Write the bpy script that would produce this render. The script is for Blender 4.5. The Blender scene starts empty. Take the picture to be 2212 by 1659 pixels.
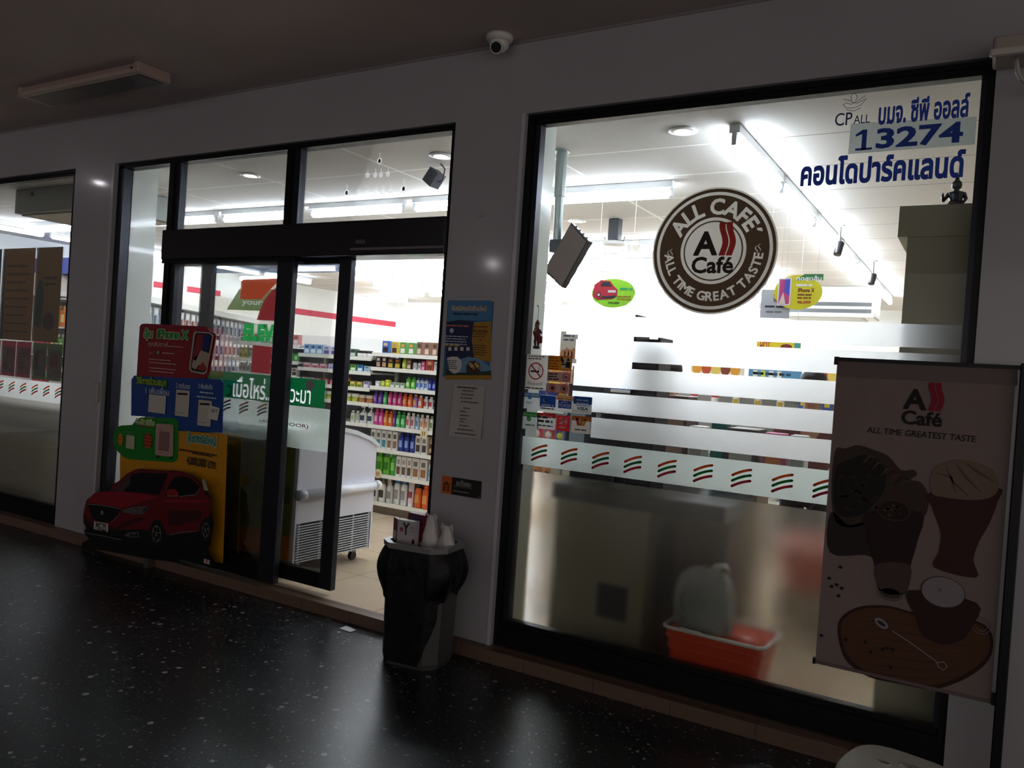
import bpy, bmesh, math, random
import numpy as np
from mathutils import Vector, Matrix
from mathutils.geometry import delaunay_2d_cdt
PI = math.pi
sc = bpy.context.scene
C = sc.collection

# ------------------------------------------------------------------ camera
F_PX, YAW, PITCH, ROLL, DIST, EYE = 1736.8, 0.534902, -0.015016, 0.067602, 3.75, 1.5
def cam_axes():
    f = Vector((-math.sin(YAW)*math.cos(PITCH), math.cos(YAW)*math.cos(PITCH), math.sin(PITCH)))
    r0 = f.cross(Vector((0, 0, 1))).normalized(); u0 = r0.cross(f)
    r = math.cos(ROLL)*r0 + math.sin(ROLL)*u0
    u = -math.sin(ROLL)*r0 + math.cos(ROLL)*u0
    return r, u, f
CR, CU, CF = cam_axes()
EYEPOS = Vector((0, -DIST, EYE))
cam = bpy.data.cameras.new('camera'); camo = bpy.data.objects.new('camera', cam); C.objects.link(camo)
cam.sensor_width = 36; cam.sensor_fit = 'HORIZONTAL'; cam.lens = F_PX/2212*36; cam.clip_start = .02; cam.clip_end = 100
M = Matrix((CR, CU, -CF)).transposed().to_4x4(); M.translation = EYEPOS
camo.matrix_world = M
sc.camera = camo
def ray(px, py):
    return CF + CR*((px-1106)/F_PX) - CU*((py-829.5)/F_PX)
# where a point measured in the photograph lies on a known plane of the building
def on_wall(px, py, y=0.0):
    d = ray(px, py); t = (y-EYEPOS.y)/d.y; p = EYEPOS + d*t; return (p.x, p.z)
def on_level(px, py, z=0.0):
    d = ray(px, py); t = (z-EYEPOS.z)/d.z; p = EYEPOS + d*t; return (p.x, p.y)
def on_side(px, py, x=0.0):
    d = ray(px, py); t = (x-EYEPOS.x)/d.x; p = EYEPOS + d*t; return (p.y, p.z)

# ------------------------------------------------------------------ world, exposure
w = bpy.data.worlds.new('night'); sc.world = w; w.use_nodes = True
bg = w.node_tree.nodes['Background']; bg.inputs[0].default_value = (1.0, .92, .90, 1)
# dim night street; glow added at the right behind the viewer lights the wall
_t = w.node_tree; _g = _t.nodes.new('ShaderNodeTexCoord'); _d = _t.nodes.new('ShaderNodeVectorMath'); _d.operation = 'DOT_PRODUCT'; _d.inputs[1].default_value = (.80, -.60, 0)
_r = _t.nodes.new('ShaderNodeMapRange'); _r.inputs[1].default_value = .1; _r.inputs[2].default_value = 1.0; _r.inputs[3].default_value = .06; _r.inputs[4].default_value = .85
_t.links.new(_g.outputs['Generated'], _d.inputs[0]); _t.links.new(_d.outputs['Value'], _r.inputs[0]); _t.links.new(_r.outputs[0], bg.inputs[1])
sc.view_settings.view_transform = 'Standard'; sc.view_settings.look = 'None'
sc.view_settings.gamma = 1; sc.view_settings.use_curve_mapping = False
sc.view_settings.exposure = 0.0
TUBE = 34.0
sc.cycles.max_bounces = 8; sc.cycles.transmission_bounces = 8; sc.cycles.transparent_max_bounces = 24
sc.cycles.diffuse_bounces = 4; sc.cycles.glossy_bounces = 3
sc.cycles.sample_clamp_indirect = 25; sc.cycles.use_denoising = True
sc.cycles.caustics_reflective = False; sc.cycles.caustics_refractive = True; sc.cycles.blur_glossy = .5

# ------------------------------------------------------------------ materials
def lin(h):
    h = h.lstrip('#'); c = [int(h[i:i+2], 16)/255 for i in (0, 2, 4)]
    return tuple(((v+.055)/1.055)**2.4 if v > .04045 else v/12.92 for v in c) + (1,)
_m = {}
def mat(h, rough=.5, metal=0, emit=0, spec=.5, trans=0, coat=0, alpha=1):
    k = (h, rough, metal, emit, spec, trans, coat, alpha)
    if k in _m: return _m[k]
    m = bpy.data.materials.new('paint_'+h); m.use_nodes = True
    b = m.node_tree.nodes['Principled BSDF']
    b.inputs['Base Color'].default_value = lin(h); b.inputs['Roughness'].default_value = rough
    b.inputs['Metallic'].default_value = metal; b.inputs['Specular IOR Level'].default_value = spec
    b.inputs['Coat Weight'].default_value = coat
    if emit: b.inputs['Emission Color'].default_value = lin(h); b.inputs['Emission Strength'].default_value = emit
    if trans: b.inputs['Transmission Weight'].default_value = trans
    if alpha < 1: b.inputs['Alpha'].default_value = alpha
    _m[k] = m; return m
class NT:
    def __init__(s, name):
        s.m = bpy.data.materials.new(name); s.m.use_nodes = True; s.t = s.m.node_tree
        s.b = s.t.nodes['Principled BSDF']; s.o = s.t.nodes['Material Output']
    def n(s, typ, **k):
        x = s.t.nodes.new(typ)
        for a, v in k.items():
            if a.startswith('i_'):
                key = a[2:]; key = int(key) if key.isdigit() else key.replace('_', ' ')
                x.inputs[key].default_value = v
            else: setattr(x, a, v)
        return x
    def l(s, a, b): s.t.links.new(a, b)
    def mth(s, op, a, b=0, c=None):
        x = s.n('ShaderNodeMath', operation=op)
        for i, v in enumerate((a, b) if c is None else (a, b, c)):
            if isinstance(v, (int, float)): x.inputs[i].default_value = v
            else: s.l(v, x.inputs[i])
        return x.outputs[0]
    def mix(s, f, a, b):
        x = s.n('ShaderNodeMix', data_type='RGBA')
        for i, v in ((0, f), (6, a), (7, b)):
            if isinstance(v, (int, float, tuple)): x.inputs[i].default_value = v
            else: s.l(v, x.inputs[i])
        return x.outputs[2]

def terrazzo():
    g = NT('terrazzo'); co = g.n('ShaderNodeTexCoord').outputs['Object']
    col = lin('1a1e22')
    cur = col
    for sca, thr, c, rnd in ((24, .17, lin('9a9d9d'), .84), (44, .18, lin('838684'), .78), (80, .2, lin('666868'), .68), (60, .22, lin('05070a'), .5), (38, .11, lin('9a9c9c'), .93)):
        dist = g.n('ShaderNodeTexNoise', i_Scale=sca*1.3); g.l(co, dist.inputs['Vector'])
        vm = g.n('ShaderNodeVectorMath', operation='MULTIPLY_ADD'); g.l(dist.outputs['Color'], vm.inputs[0]); vm.inputs[1].default_value = (.014,)*3; g.l(co, vm.inputs[2])
        v = g.n('ShaderNodeTexVoronoi', i_Scale=sca); g.l(vm.outputs[0], v.inputs['Vector'])
        sp = g.n('ShaderNodeSeparateColor'); g.l(v.outputs['Color'], sp.inputs[0])
        a = g.mth('LESS_THAN', v.outputs['Distance'], g.mth('MULTIPLY', sp.outputs[1], thr*2.2))
        b = g.mth('GREATER_THAN', sp.outputs[0], rnd)
        cur = g.mix(g.mth('MULTIPLY', a, b), cur, c)
    # dust film
    nz = g.n('ShaderNodeTexNoise', i_Scale=1.2, i_Detail=1.0); g.l(co, nz.inputs['Vector'])
    g.l(cur, g.b.inputs['Base Color'])
    rr = g.n('ShaderNodeMapRange'); g.l(nz.outputs[0], rr.inputs[0]); rr.inputs[3].default_value = .24; rr.inputs[4].default_value = .36
    g.l(rr.outputs[0], g.b.inputs['Roughness']); g.b.inputs['Specular IOR Level'].default_value = .5
    # slab joints every 1.8 m
    return g.m

def ceiling_tiles():
    g = NT('ceiling_tiles'); co = g.n('ShaderNodeTexCoord').outputs['Object']
    s = g.n('ShaderNodeSeparateXYZ'); g.l(co, s.inputs[0])
    def line(v, off, per, wd):
        a = g.mth('PINGPONG', g.mth('ADD', v, 100*per-off), per/2) if False else g.mth('MODULO', g.mth('ADD', v, 100*per-off+per/2), per)
        return g.mth('LESS_THAN', g.mth('ABSOLUTE', g.mth('SUBTRACT', a, per/2)), wd)
    lx = line(s.outputs[0], -1.30, 1.31, .014); ly = line(s.outputs[1], .99, .66, .011)
    lf = g.mth('MAXIMUM', lx, ly)
    lyr = line(s.outputs[1], .99, .66, .004)
    right = g.mth('GREATER_THAN', s.outputs[0], -1.36)
    nz = g.n('ShaderNodeTexNoise', i_Scale=160.0); g.l(co, nz.inputs['Vector'])
    base = g.mix(g.mth('GREATER_THAN', nz.outputs[0], .56), lin('d2cfca'), lin('bfbcb7'))
    left = g.mix(lf, base, lin('f5f5f2')); rgt = g.mix(lyr, lin('d4d1cc'), lin('55524f'))
    g.l(g.mix(right, left, rgt), g.b.inputs['Base Color']); g.b.inputs['Roughness'].default_value = .8
    return g.m

def floor_tiles():
    g = NT('cream_floor_tiles'); co = g.n('ShaderNodeTexCoord').outputs['Object']
    s = g.n('ShaderNodeSeparateXYZ'); g.l(co, s.inputs[0])
    def line(v, off, per, wd):
        a = g.mth('MODULO', g.mth('ADD', v, 100*per-off+per/2), per)
        return g.mth('LESS_THAN', g.mth('ABSOLUTE', g.mth('SUBTRACT', a, per/2)), wd)
    f = g.mth('MAXIMUM', line(s.outputs[0], 0, .62, .0025), line(s.outputs[1], .6, .62, .0025))
    nz = g.n('ShaderNodeTexNoise', i_Scale=3.0, i_Detail=6.0); g.l(co, nz.inputs['Vector'])
    c = g.mix(nz.outputs[0], lin('dcc6aa'), lin('cdb79c'))
    g.l(g.mix(f, c, lin('8d7a66')), g.b.inputs['Base Color']); g.b.inputs['Roughness'].default_value = .14
    return g.m

def curb_tiles():
    g = NT('brown_curb_tiles'); co = g.n('ShaderNodeTexCoord').outputs['Object']
    s = g.n('ShaderNodeSeparateXYZ'); g.l(co, s.inputs[0])
    a = g.mth('MODULO', g.mth('ADD', s.outputs[0], 100.0), .4)
    f = g.mth('LESS_THAN', a, .004)
    mp = g.n('ShaderNodeMapping'); mp.inputs['Scale'].default_value = (2, 30, 30); g.l(co, mp.inputs[0])
    nz = g.n('ShaderNodeTexNoise', i_Scale=2.0, i_Detail=6.0); g.l(mp.outputs[0], nz.inputs['Vector'])
    c = g.mix(nz.outputs[0], lin('5e4a3e'), lin('78614f'))
    g.l(g.mix(f, c, lin('3d2f28')), g.b.inputs['Base Color']); g.b.inputs['Roughness'].default_value = .45
    return g.m

def wall_panel():
    g = NT('white_wall_panel'); co = g.n('ShaderNodeTexCoord').outputs['Object']
    nz = g.n('ShaderNodeTexNoise', i_Scale=3.0, i_Detail=4.0); g.l(co, nz.inputs['Vector'])
    g.l(g.mix(nz.outputs[0], lin('b0adb0'), lin('a5a2a5')), g.b.inputs['Base Color'])
    g.b.inputs['Roughness'].default_value = .3; g.b.inputs['Coat Weight'].default_value = .6; g.b.inputs['Coat Roughness'].default_value = .09
    bp = g.n('ShaderNodeBump', i_Strength=.06, i_Distance=.01); g.l(nz.outputs[0], bp.inputs['Height']); g.l(bp.outputs[0], g.b.inputs['Normal'])
    return g.m
def plaster(name, a, b, sc_=2.0):
    g = NT(name); co = g.n('ShaderNodeTexCoord').outputs['Object']
    nz = g.n('ShaderNodeTexNoise', i_Scale=sc_, i_Detail=5.0); g.l(co, nz.inputs['Vector'])
    g.l(g.mix(nz.outputs[0], lin(a), lin(b)), g.b.inputs['Base Color']); g.b.inputs['Roughness'].default_value = .85
    return g.m
def clear_glass():
    g = NT('clear_glass'); g.t.nodes.remove(g.b)
    tr = g.n('ShaderNodeBsdfTransparent'); tr.inputs[0].default_value = (.985, .99, .985, 1)
    gl = g.n('ShaderNodeBsdfGlossy'); gl.inputs['Roughness'].default_value = .01
    fr = g.n('ShaderNodeFresnel', i_IOR=1.45); mx = g.n('ShaderNodeMixShader')
    g.l(g.mth('MULTIPLY', fr.outputs[0], .5), mx.inputs[0]); g.l(tr.outputs[0], mx.inputs[1]); g.l(gl.outputs[0], mx.inputs[2]); g.l(mx.outputs[0], g.o.inputs[0])
    return g.m
def frost_face(rough):
    g = NT('frost_refraction'); g.t.nodes.remove(g.b)
    r = g.n('ShaderNodeBsdfRefraction', i_Roughness=rough, i_IOR=1.45); g.l(r.outputs[0], g.o.inputs[0]); return g.m
def frost_back(white, c='e9ecea'):
    g = NT('frost_scatter'); g.t.nodes.remove(g.b)
    tl = g.n('ShaderNodeBsdfTranslucent'); tl.inputs[0].default_value = lin(c)
    tr = g.n('ShaderNodeBsdfTransparent'); mx = g.n('ShaderNodeMixShader', i_0=white)
    g.l(tr.outputs[0], mx.inputs[1]); g.l(tl.outputs[0], mx.inputs[2]); g.l(mx.outputs[0], g.o.inputs[0]); return g.m
def sheer(name, h, tl_w=.5, tr_w=.25, rough=.6):
    """printed film: part opaque ink, part translucent"""
    g = NT(name); g.b.inputs['Base Color'].default_value = lin(h); g.b.inputs['Roughness'].default_value = rough
    tl = g.n('ShaderNodeBsdfTranslucent'); tl.inputs[0].default_value = lin(h)
    tr = g.n('ShaderNodeBsdfTransparent')
    m1 = g.n('ShaderNodeMixShader', i_0=tl_w); m2 = g.n('ShaderNodeMixShader', i_0=tr_w)
    g.l(g.b.outputs[0], m1.inputs[1]); g.l(tl.outputs[0], m1.inputs[2]); g.l(m1.outputs[0], m2.inputs[1]); g.l(tr.outputs[0], m2.inputs[2]); g.l(m2.outputs[0], g.o.inputs[0])
    return g.m
_tl = {}
def film(h, tl=.45, tr=0.0):
    k = (h, tl, tr)
    if k not in _tl: _tl[k] = sheer('film_'+h, h, tl, tr)
    return _tl[k]

# ------------------------------------------------------------------ mesh building
class MB:
    def __init__(s): s.v = []; s.f = []; s.mi = []; s.ms = []; s.sm = []
    def m(s, mt):
        if mt not in s.ms: s.ms.append(mt)
        return s.ms.index(mt)
    def add(s, vs, fs, mt, smooth=False):
        o = len(s.v); k = s.m(mt); s.v += [tuple(x) for x in vs]
        for f in fs: s.f.append([o+i for i in f]); s.mi.append(k); s.sm.append(smooth)
        return s
    def box(s, x0, x1, y0, y1, z0, z1, mt, b=0):
        if x0 > x1: x0, x1 = x1, x0
        if y0 > y1: y0, y1 = y1, y0
        if z0 > z1: z0, z1 = z1, z0
        b = min(b, (x1-x0)*.45, (y1-y0)*.45, (z1-z0)*.45)
        if b <= 0:
            v = [(x, y, z) for z in (z0, z1) for y in (y0, y1) for x in (x0, x1)]
            f = [(0, 2, 3, 1), (4, 5, 7, 6), (0, 1, 5, 4), (2, 6, 7, 3), (0, 4, 6, 2), (1, 3, 7, 5)]
            return s.add(v, f, mt)
        bm = bmesh.new(); bmesh.ops.create_cube(bm, size=1)
        for q in bm.verts: q.co = Vector(((x0+x1)/2+q.co.x*(x1-x0), (y0+y1)/2+q.co.y*(y1-y0), (z0+z1)/2+q.co.z*(z1-z0)))
        bmesh.ops.bevel(bm, geom=list(bm.edges), offset=b, segments=2, affect='EDGES', profile=.5)
        bm.verts.index_update()
        s.add([q.co[:] for q in bm.verts], [[q.index for q in f.verts] for f in bm.faces], mt, False); bm.free(); return s
    def obox(s, c, hx, hy, hz, ax, ay, az, mt):
        c = Vector(c); v = []
        for k in (-1, 1):
            for j in (-1, 1):
                for i in (-1, 1): v.append(c+ax*hx*i+ay*hy*j+az*hz*k)
        return s.add(v, [(0, 2, 3, 1), (4, 5, 7, 6), (0, 1, 5, 4), (2, 6, 7, 3), (0, 4, 6, 2), (1, 3, 7, 5)], mt)
    def cyl(s, a, b, r, mt, n=16, r2=None, caps=True, smooth=True):
        a = Vector(a); b = Vector(b); d = (b-a).normalized(); u = d.orthogonal().normalized(); w_ = d.cross(u)
        r2 = r if r2 is None else r2; v = []
        for p, rr in ((a, r), (b, r2)):
            for i in range(n):
                t = 2*PI*i/n; v.append(p+u*rr*math.cos(t)+w_*rr*math.sin(t))
        f = [(i, (i+1) % n, n+(i+1) % n, n+i) for i in range(n)]
        s.add(v, f, mt, smooth)
        if caps: s.add(v, [tuple(range(n))[::-1], tuple(range(n, 2*n))], mt)
        return s
    def lathe(s, prof, mt, n=20, c=(0, 0, 0), sx=1, sy=1, smooth=True):
        v = []; f = []
        for (r, z) in prof:
            for i in range(n):
                t = 2*PI*i/n; v.append((c[0]+r*sx*math.cos(t), c[1]+r*sy*math.sin(t), c[2]+z))
        for j in range(len(prof)-1):
            for i in range(n): f.append((j*n+i, j*n+(i+1) % n, (j+1)*n+(i+1) % n, (j+1)*n+i))
        f.append(tuple(range(n))[::-1]); f.append(tuple(range((len(prof)-1)*n, len(prof)*n)))
        return s.add(v, f, mt, smooth)
    def tube(s, pts, r, mt, n=8):
        pts = [Vector(p) for p in pts]; rings = []; v = []
        u = None
        for i, p in enumerate(pts):
            d = (pts[min(i+1, len(pts)-1)]-pts[max(i-1, 0)]).normalized()
            if u is None: u = d.orthogonal().normalized()
            u = (u-d*u.dot(d)).normalized(); w_ = d.cross(u)
            rr = r[i] if isinstance(r, (list, tuple)) else r
            for k in range(n): v.append(p+u*rr*math.cos(2*PI*k/n)+w_*rr*math.sin(2*PI*k/n))
        f = [(j*n+i, j*n+(i+1) % n, (j+1)*n+(i+1) % n, (j+1)*n+i) for j in range(len(pts)-1) for i in range(n)]
        f += [tuple(range(n))[::-1], tuple(range((len(pts)-1)*n, len(pts)*n))]
        return s.add(v, f, mt, True)
    def prism(s, pts, y0, y1, mt):
        """outline in (x, z) extruded along y"""
        n = len(pts); v = [(x, y0, z) for x, z in pts]+[(x, y1, z) for x, z in pts]
        return s.add(v, [tuple(range(n)), tuple(range(n, 2*n))[::-1]]+[(i, n+i, n+(i+1) % n, (i+1) % n) for i in range(n)], mt)
    def build(s, name, parent=None, loc=(0, 0, 0), rz=0):
        me = bpy.data.meshes.new(name); me.from_pydata(s.v, [], s.f); me.validate()
        if len(me.polygons) == len(s.mi):
            me.polygons.foreach_set('material_index', s.mi); me.polygons.foreach_set('use_smooth', s.sm)
        for q in s.ms: me.materials.append(q)
        me.update()
        o = bpy.data.objects.new(name, me); C.objects.link(o); o.location = loc; o.rotation_euler = (0, 0, rz)
        if parent: o.parent = parent
        return o
def shift(mb, d):
    mb.v = [(a+d[0], b+d[1], c+d[2]) for a, b, c in mb.v]; return mb
def empty(name, loc=(0, 0, 0), rz=0):
    o = bpy.data.objects.new(name, None); C.objects.link(o); o.location = loc; o.rotation_euler = (0, 0, rz); o.empty_display_size = .1
    return o
def tag(o, label, cat, group=None, kind=None):
    if label: o['label'] = label
    if cat: o['category'] = cat
    if group: o['group'] = group
    if kind: o['kind'] = kind
    return o
def struct(o, label=None):
    o['kind'] = 'structure'
    if label: o['label'] = label
    return o
def copy_tree(o, parent=None):
    c = o.copy(); C.objects.link(c); c.parent = parent
    for ch in list(o.children): copy_tree(ch, c)
    return c
def kids(name, mbs, loc=(0, 0, 0), rz=0):
    e = empty(name, loc, rz)
    for n, m_ in mbs: m_.build(n, e)
    return e

# ------------------------------------------------------------------ lettering
_tc = {}
def glyphs(body, bold=0.0, res=3):
    k = (body, bold, res)
    if k in _tc: return _tc[k]
    cu = bpy.data.curves.new('t', 'FONT'); cu.body = body; cu.fill_mode = 'NONE'; cu.resolution_u = res
    o = bpy.data.objects.new('t', cu); C.objects.link(o)
    me = bpy.data.meshes.new_from_object(o.evaluated_get(bpy.context.evaluated_depsgraph_get()))
    V = np.array([v.co[:2] for v in me.vertices], float).reshape(-1, 2); E = [tuple(e.vertices) for e in me.edges]
    bpy.data.objects.remove(o); bpy.data.curves.remove(cu); bpy.data.meshes.remove(me)
    # split in glyph clusters (connected loops that overlap in x)
    n = len(V); comp = list(range(n))
    def find(a):
        while comp[a] != a: comp[a] = comp[comp[a]]; a = comp[a]
        return a
    for a, b in E: comp[find(a)] = find(b)
    groups = {}
    for i in range(n): groups.setdefault(find(i), []).append(i)
    loops = sorted(groups.values(), key=lambda g: V[g, 0].min())
    clusters = []
    for g in loops:
        lo, hi = V[g, 0].min(), V[g, 0].max()
        if clusters and lo < clusters[-1][1]-1e-4: clusters[-1][0].extend(g); clusters[-1][1] = max(hi, clusters[-1][1])
        else: clusters.append([list(g), hi])
    vs, fs = [], []
    eof = {}
    for e in E: eof.setdefault(find(e[0]), []).append(e)
    for g, _ in clusters:
        idx = {v: i for i, v in enumerate(g)}; roots = {find(v) for v in g}
        ed = [(idx[a], idx[b]) for r in roots for a, b in eof.get(r, [])]
        P = [Vector(V[v]) for v in g]
        Q = []
        if bold:
            for a, b in ed:
                p, q = P[a], P[b]; d = q-p
                if d.length < 1e-6: continue
                d = d.normalized()*bold; n_ = Vector((-d.y, d.x)); d = d*.8; Q.append((p-d-n_, q+d-n_, q+d+n_, p-d+n_))
        P2 = list(P); ed2 = list(ed)
        for t in Q: o_ = len(P2); P2 += list(t); ed2 += [(o_, o_+1), (o_+1, o_+2), (o_+2, o_+3), (o_+3, o_)]
        r = delaunay_2d_cdt(P2, ed2, [], 0, 1e-5)
        ov, of = r[0], r[2]
        if not of: continue
        ov = np.array([v[:] for v in ov]); ctr = np.array([ov[list(f)].mean(0) for f in of])
        A = V[[g[a] for a, b in ed]]; B = V[[g[b] for a, b in ed]]
        wn = np.zeros(len(ctr))
        X = ctr[:, None, 0]; Yc = ctr[:, None, 1]
        up = (A[None, :, 1] <= Yc) & (B[None, :, 1] > Yc); dn = (A[None, :, 1] > Yc) & (B[None, :, 1] <= Yc)
        cr = (B[None, :, 0]-A[None, :, 0])*(Yc-A[None, :, 1])-(X-A[None, :, 0])*(B[None, :, 1]-A[None, :, 1])
        wn = (up & (cr > 0)).sum(1)-(dn & (cr < 0)).sum(1)
        wn = np.abs(wn)
        for t in Q:                       # each quad is convex: inside if left of its four sides
            ins = np.ones(len(ctr), bool)
            for i_ in range(4):
                a_, b_ = t[i_], t[(i_+1) % 4]; ins &= ((b_.x-a_.x)*(ctr[:, 1]-a_.y)-(b_.y-a_.y)*(ctr[:, 0]-a_.x)) > 0
            wn = wn+ins
        o0 = len(vs); vs += [tuple(q) for q in ov]
        fs += [tuple(o0+i for i in f) for f, w_ in zip(of, wn) if w_ != 0]
    _tc[k] = (np.array(vs), fs); return _tc[k]

class Print(MB):
    """flat printing on a vertical plane facing the street; x along the wall, z up"""
    def __init__(s, y, step=.0006): MB.__init__(s); s.y = y; s.st = step; s.tr = (1, 0, 0)
    def crop(s, scale, ox, oy): s.tr = (scale, ox, oy); return s
    def P(s, p): return on_wall(s.tr[1]+p[0]/s.tr[0], s.tr[2]+p[1]/s.tr[0], s.y)
    def yy(s, L): return s.y-L*s.st
    def poly(s, pts, mt, L=1):            # pts: wall coordinates
        s.add([(x, s.yy(L), z) for x, z in pts], [tuple(range(len(pts)))], mt); return s
    def pp(s, pts, mt, L=1): return s.poly([s.P(p) for p in pts], mt, L)
    def ps(s, pts, mt, L=1, k=4):         # rounded closed outline through measured points
        P = [s.P(p) for p in pts]; n = len(P); o = []
        for i in range(n):
            a, b, c, d = (Vector(P[(i+j) % n]) for j in (-1, 0, 1, 2))
            for q in range(k):
                t = q/k; o.append(tuple(.5*((2*b)+(c-a)*t+(2*a-5*b+4*c-d)*t*t+(3*b-a-3*c+d)*t**3)))
        return s.poly(o, mt, L)
    def rect(s, x0, z0, x1, z1, mt, L=1, r=0):
        if not r: return s.poly([(x0, z0), (x1, z0), (x1, z1), (x0, z1)], mt, L)
        x0, x1 = min(x0, x1), max(x0, x1); z0, z1 = min(z0, z1), max(z0, z1)
        p = []
        for cx, cz, a in ((x1-r, z0+r, -90), (x1-r, z1-r, 0), (x0+r, z1-r, 90), (x0+r, z0+r, 180)):
            for k in range(5): t = math.radians(a+k*22.5); p.append((cx+r*math.cos(t), cz+r*math.sin(t)))
        return s.poly(p, mt, L)
    def pr(s, a, b, mt, L=1, r=0):
        (x0, z0), (x1, z1) = s.P(a), s.P(b); return s.rect(x0, min(z0, z1), x1, max(z0, z1), mt, L, r)
    def disc(s, cx, cz, r, mt, L=1, rz=None, n=40, a0=0, a1=360):
        rz = rz or r; return s.poly([(cx+r*math.cos(math.radians(a0+(a1-a0)*i/n)), cz+rz*math.sin(math.radians(a0+(a1-a0)*i/n))) for i in range(n)], mt, L)
    def ring(s, cx, cz, r0, r1, mt, L=1, n=48, a0=0, a1=360):
        v = []
        for i in range(n+1):
            t = math.radians(a0+(a1-a0)*i/n)
            v += [(cx+r0*math.cos(t), s.yy(L), cz+r0*math.sin(t)), (cx+r1*math.cos(t), s.yy(L), cz+r1*math.sin(t))]
        return s.add(v, [(2*i, 2*i+1, 2*i+3, 2*i+2) for i in range(n)], mt)
    def stroke(s, pts, w_, mt, L=1, taper=False):
        P = [Vector(p) for p in pts]; a, b = [], []
        for i, p in enumerate(P):
            d = (P[min(i+1, len(P)-1)]-P[max(i-1, 0)]).normalized(); nn = Vector((-d.y, d.x))*w_/2
            if taper: nn *= math.sin(PI*(i+.3)/(len(P)-.4))
            a.append(p+nn); b.append(p-nn)
        v = [(q.x, s.yy(L), q.y) for q in a+b]; n = len(P)
        return s.add(v, [(i, i+1, n+i+1, n+i) for i in range(n-1)], mt)
    def text(s, body, x0, z0, x1, z1, mt, L=2, bold=0.0, slant=0, keep=False):
        V, Fs = glyphs(body, bold)
        if not len(V): return s
        lo, hi = V.min(0), V.max(0); sx = (x1-x0)/(hi[0]-lo[0]); sz = (z1-z0)/(hi[1]-lo[1])
        if keep: sz = sx
        s.add([(x0+(p[0]-lo[0])*sx+slant*(p[1]-lo[1])*sz, s.yy(L), z0+(p[1]-lo[1])*sz) for p in V], Fs, mt); return s
    def tp(s, body, a, b, mt, L=2, bold=0.0, **k):   # a: lower left, b: upper right, measured in the photograph
        (x0, z0), (x1, z1) = s.P(a), s.P(b); return s.text(body, x0, z0, x1, z1, mt, L, bold, **k)
    def arc_text(s, body, cx, cz, r, size, a_mid, mt, L=2, bold=0.0, up=True, spread=1.0):
        widths = []; tot = 0
        for ch in body:
            if ch == ' ': widths.append(.33*size*spread)
            else:
                V, _ = glyphs(ch, bold); widths.append((V[:, 0].max()-V[:, 0].min()+.12)*size*spread)
        tot = sum(widths); pos = -tot/2
        H = glyphs('E', bold)[0][:, 1].max()
        for ch, wd in zip(body, widths):
            mid = pos+wd/2; pos += wd
            if ch == ' ': continue
            V, Fs = glyphs(ch, bold); c = (V[:, 0].min()+V[:, 0].max())/2
            rm = r
            t = math.radians(a_mid)-(mid/rm if up else -mid/rm)
            rad = Vector((math.cos(t), math.sin(t))); tan = Vector((math.sin(t), -math.cos(t)))
            if not up: rad_ = -rad; tan = -tan
            else: rad_ = rad
            vv = []
            for p in V:
                q = Vector((cx, cz))+rad*r+tan*(p[0]-c)*size+rad_*(p[1]-H/2)*size
                vv.append((q.x, s.yy(L), q.y))
            s.add(vv, Fs, mt)
        return s
    def cut(s, loops, keep, stencil, mt, L=1):
        """area bounded by loops (wall coordinates) minus the shapes already drawn in the Print stencil"""
        tri = [(np.array([(stencil.v[i][0], stencil.v[i][2]) for i in f])) for f in stencil.f]
        cnt = {}; key = lambda p: (round(p[0], 5), round(p[1], 5))
        for t in tri:
            ks = [key(p) for p in t]
            for i in range(len(ks)):
                e = (ks[i], ks[(i+1) % len(ks)]); cnt[tuple(sorted(e))] = cnt.get(tuple(sorted(e)), 0)+1
        P = []; idx = {}; ed = []
        def vid(p):
            if p not in idx: idx[p] = len(P); P.append(Vector(p))
            return idx[p]
        for lp in loops:
            for i in range(len(lp)): ed.append((vid(key(lp[i])), vid(key(lp[(i+1) % len(lp)]))))
        for (a, b), c in cnt.items():
            if c == 1 and a != b: ed.append((vid(a), vid(b)))
        r = delaunay_2d_cdt(P, ed, [], 0, 1e-6); V = np.array([v[:] for v in r[0]]); out = []
        C_ = np.array([V[list(f)].mean(0) for f in r[2]]); ok = np.array([keep(c[0], c[1]) for c in C_])
        for t in tri:
            sg = np.zeros((len(t), len(C_)))
            for i in range(len(t)):
                a, b = t[i], t[(i+1) % len(t)]; sg[i] = (b[0]-a[0])*(C_[:, 1]-a[1])-(b[1]-a[1])*(C_[:, 0]-a[0])
            ok &= ~(np.all(sg > 0, 0) | np.all(sg < 0, 0))
        return s.add([(x, s.yy(L), z) for x, z in V], [f for f, o in zip(r[2], ok) if o], mt)
    def lines(s, x0, x1, z_top, n, h, mt, L=2, gap=1.8, seed=1):
        """rows of unreadably small print as word-like dashes"""
        rr = random.Random(seed); z = z_top
        for i in range(n):
            x = x0; end = x1-rr.random()*(x1-x0)*.25
            while x < end-.3*h:
                wl = h*(1.2+rr.random()*3); s.rect(x, z-h, min(x+wl, end), z-h*.25, mt, L); x += wl+h*.5
            z -= h*gap
        return s

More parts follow.
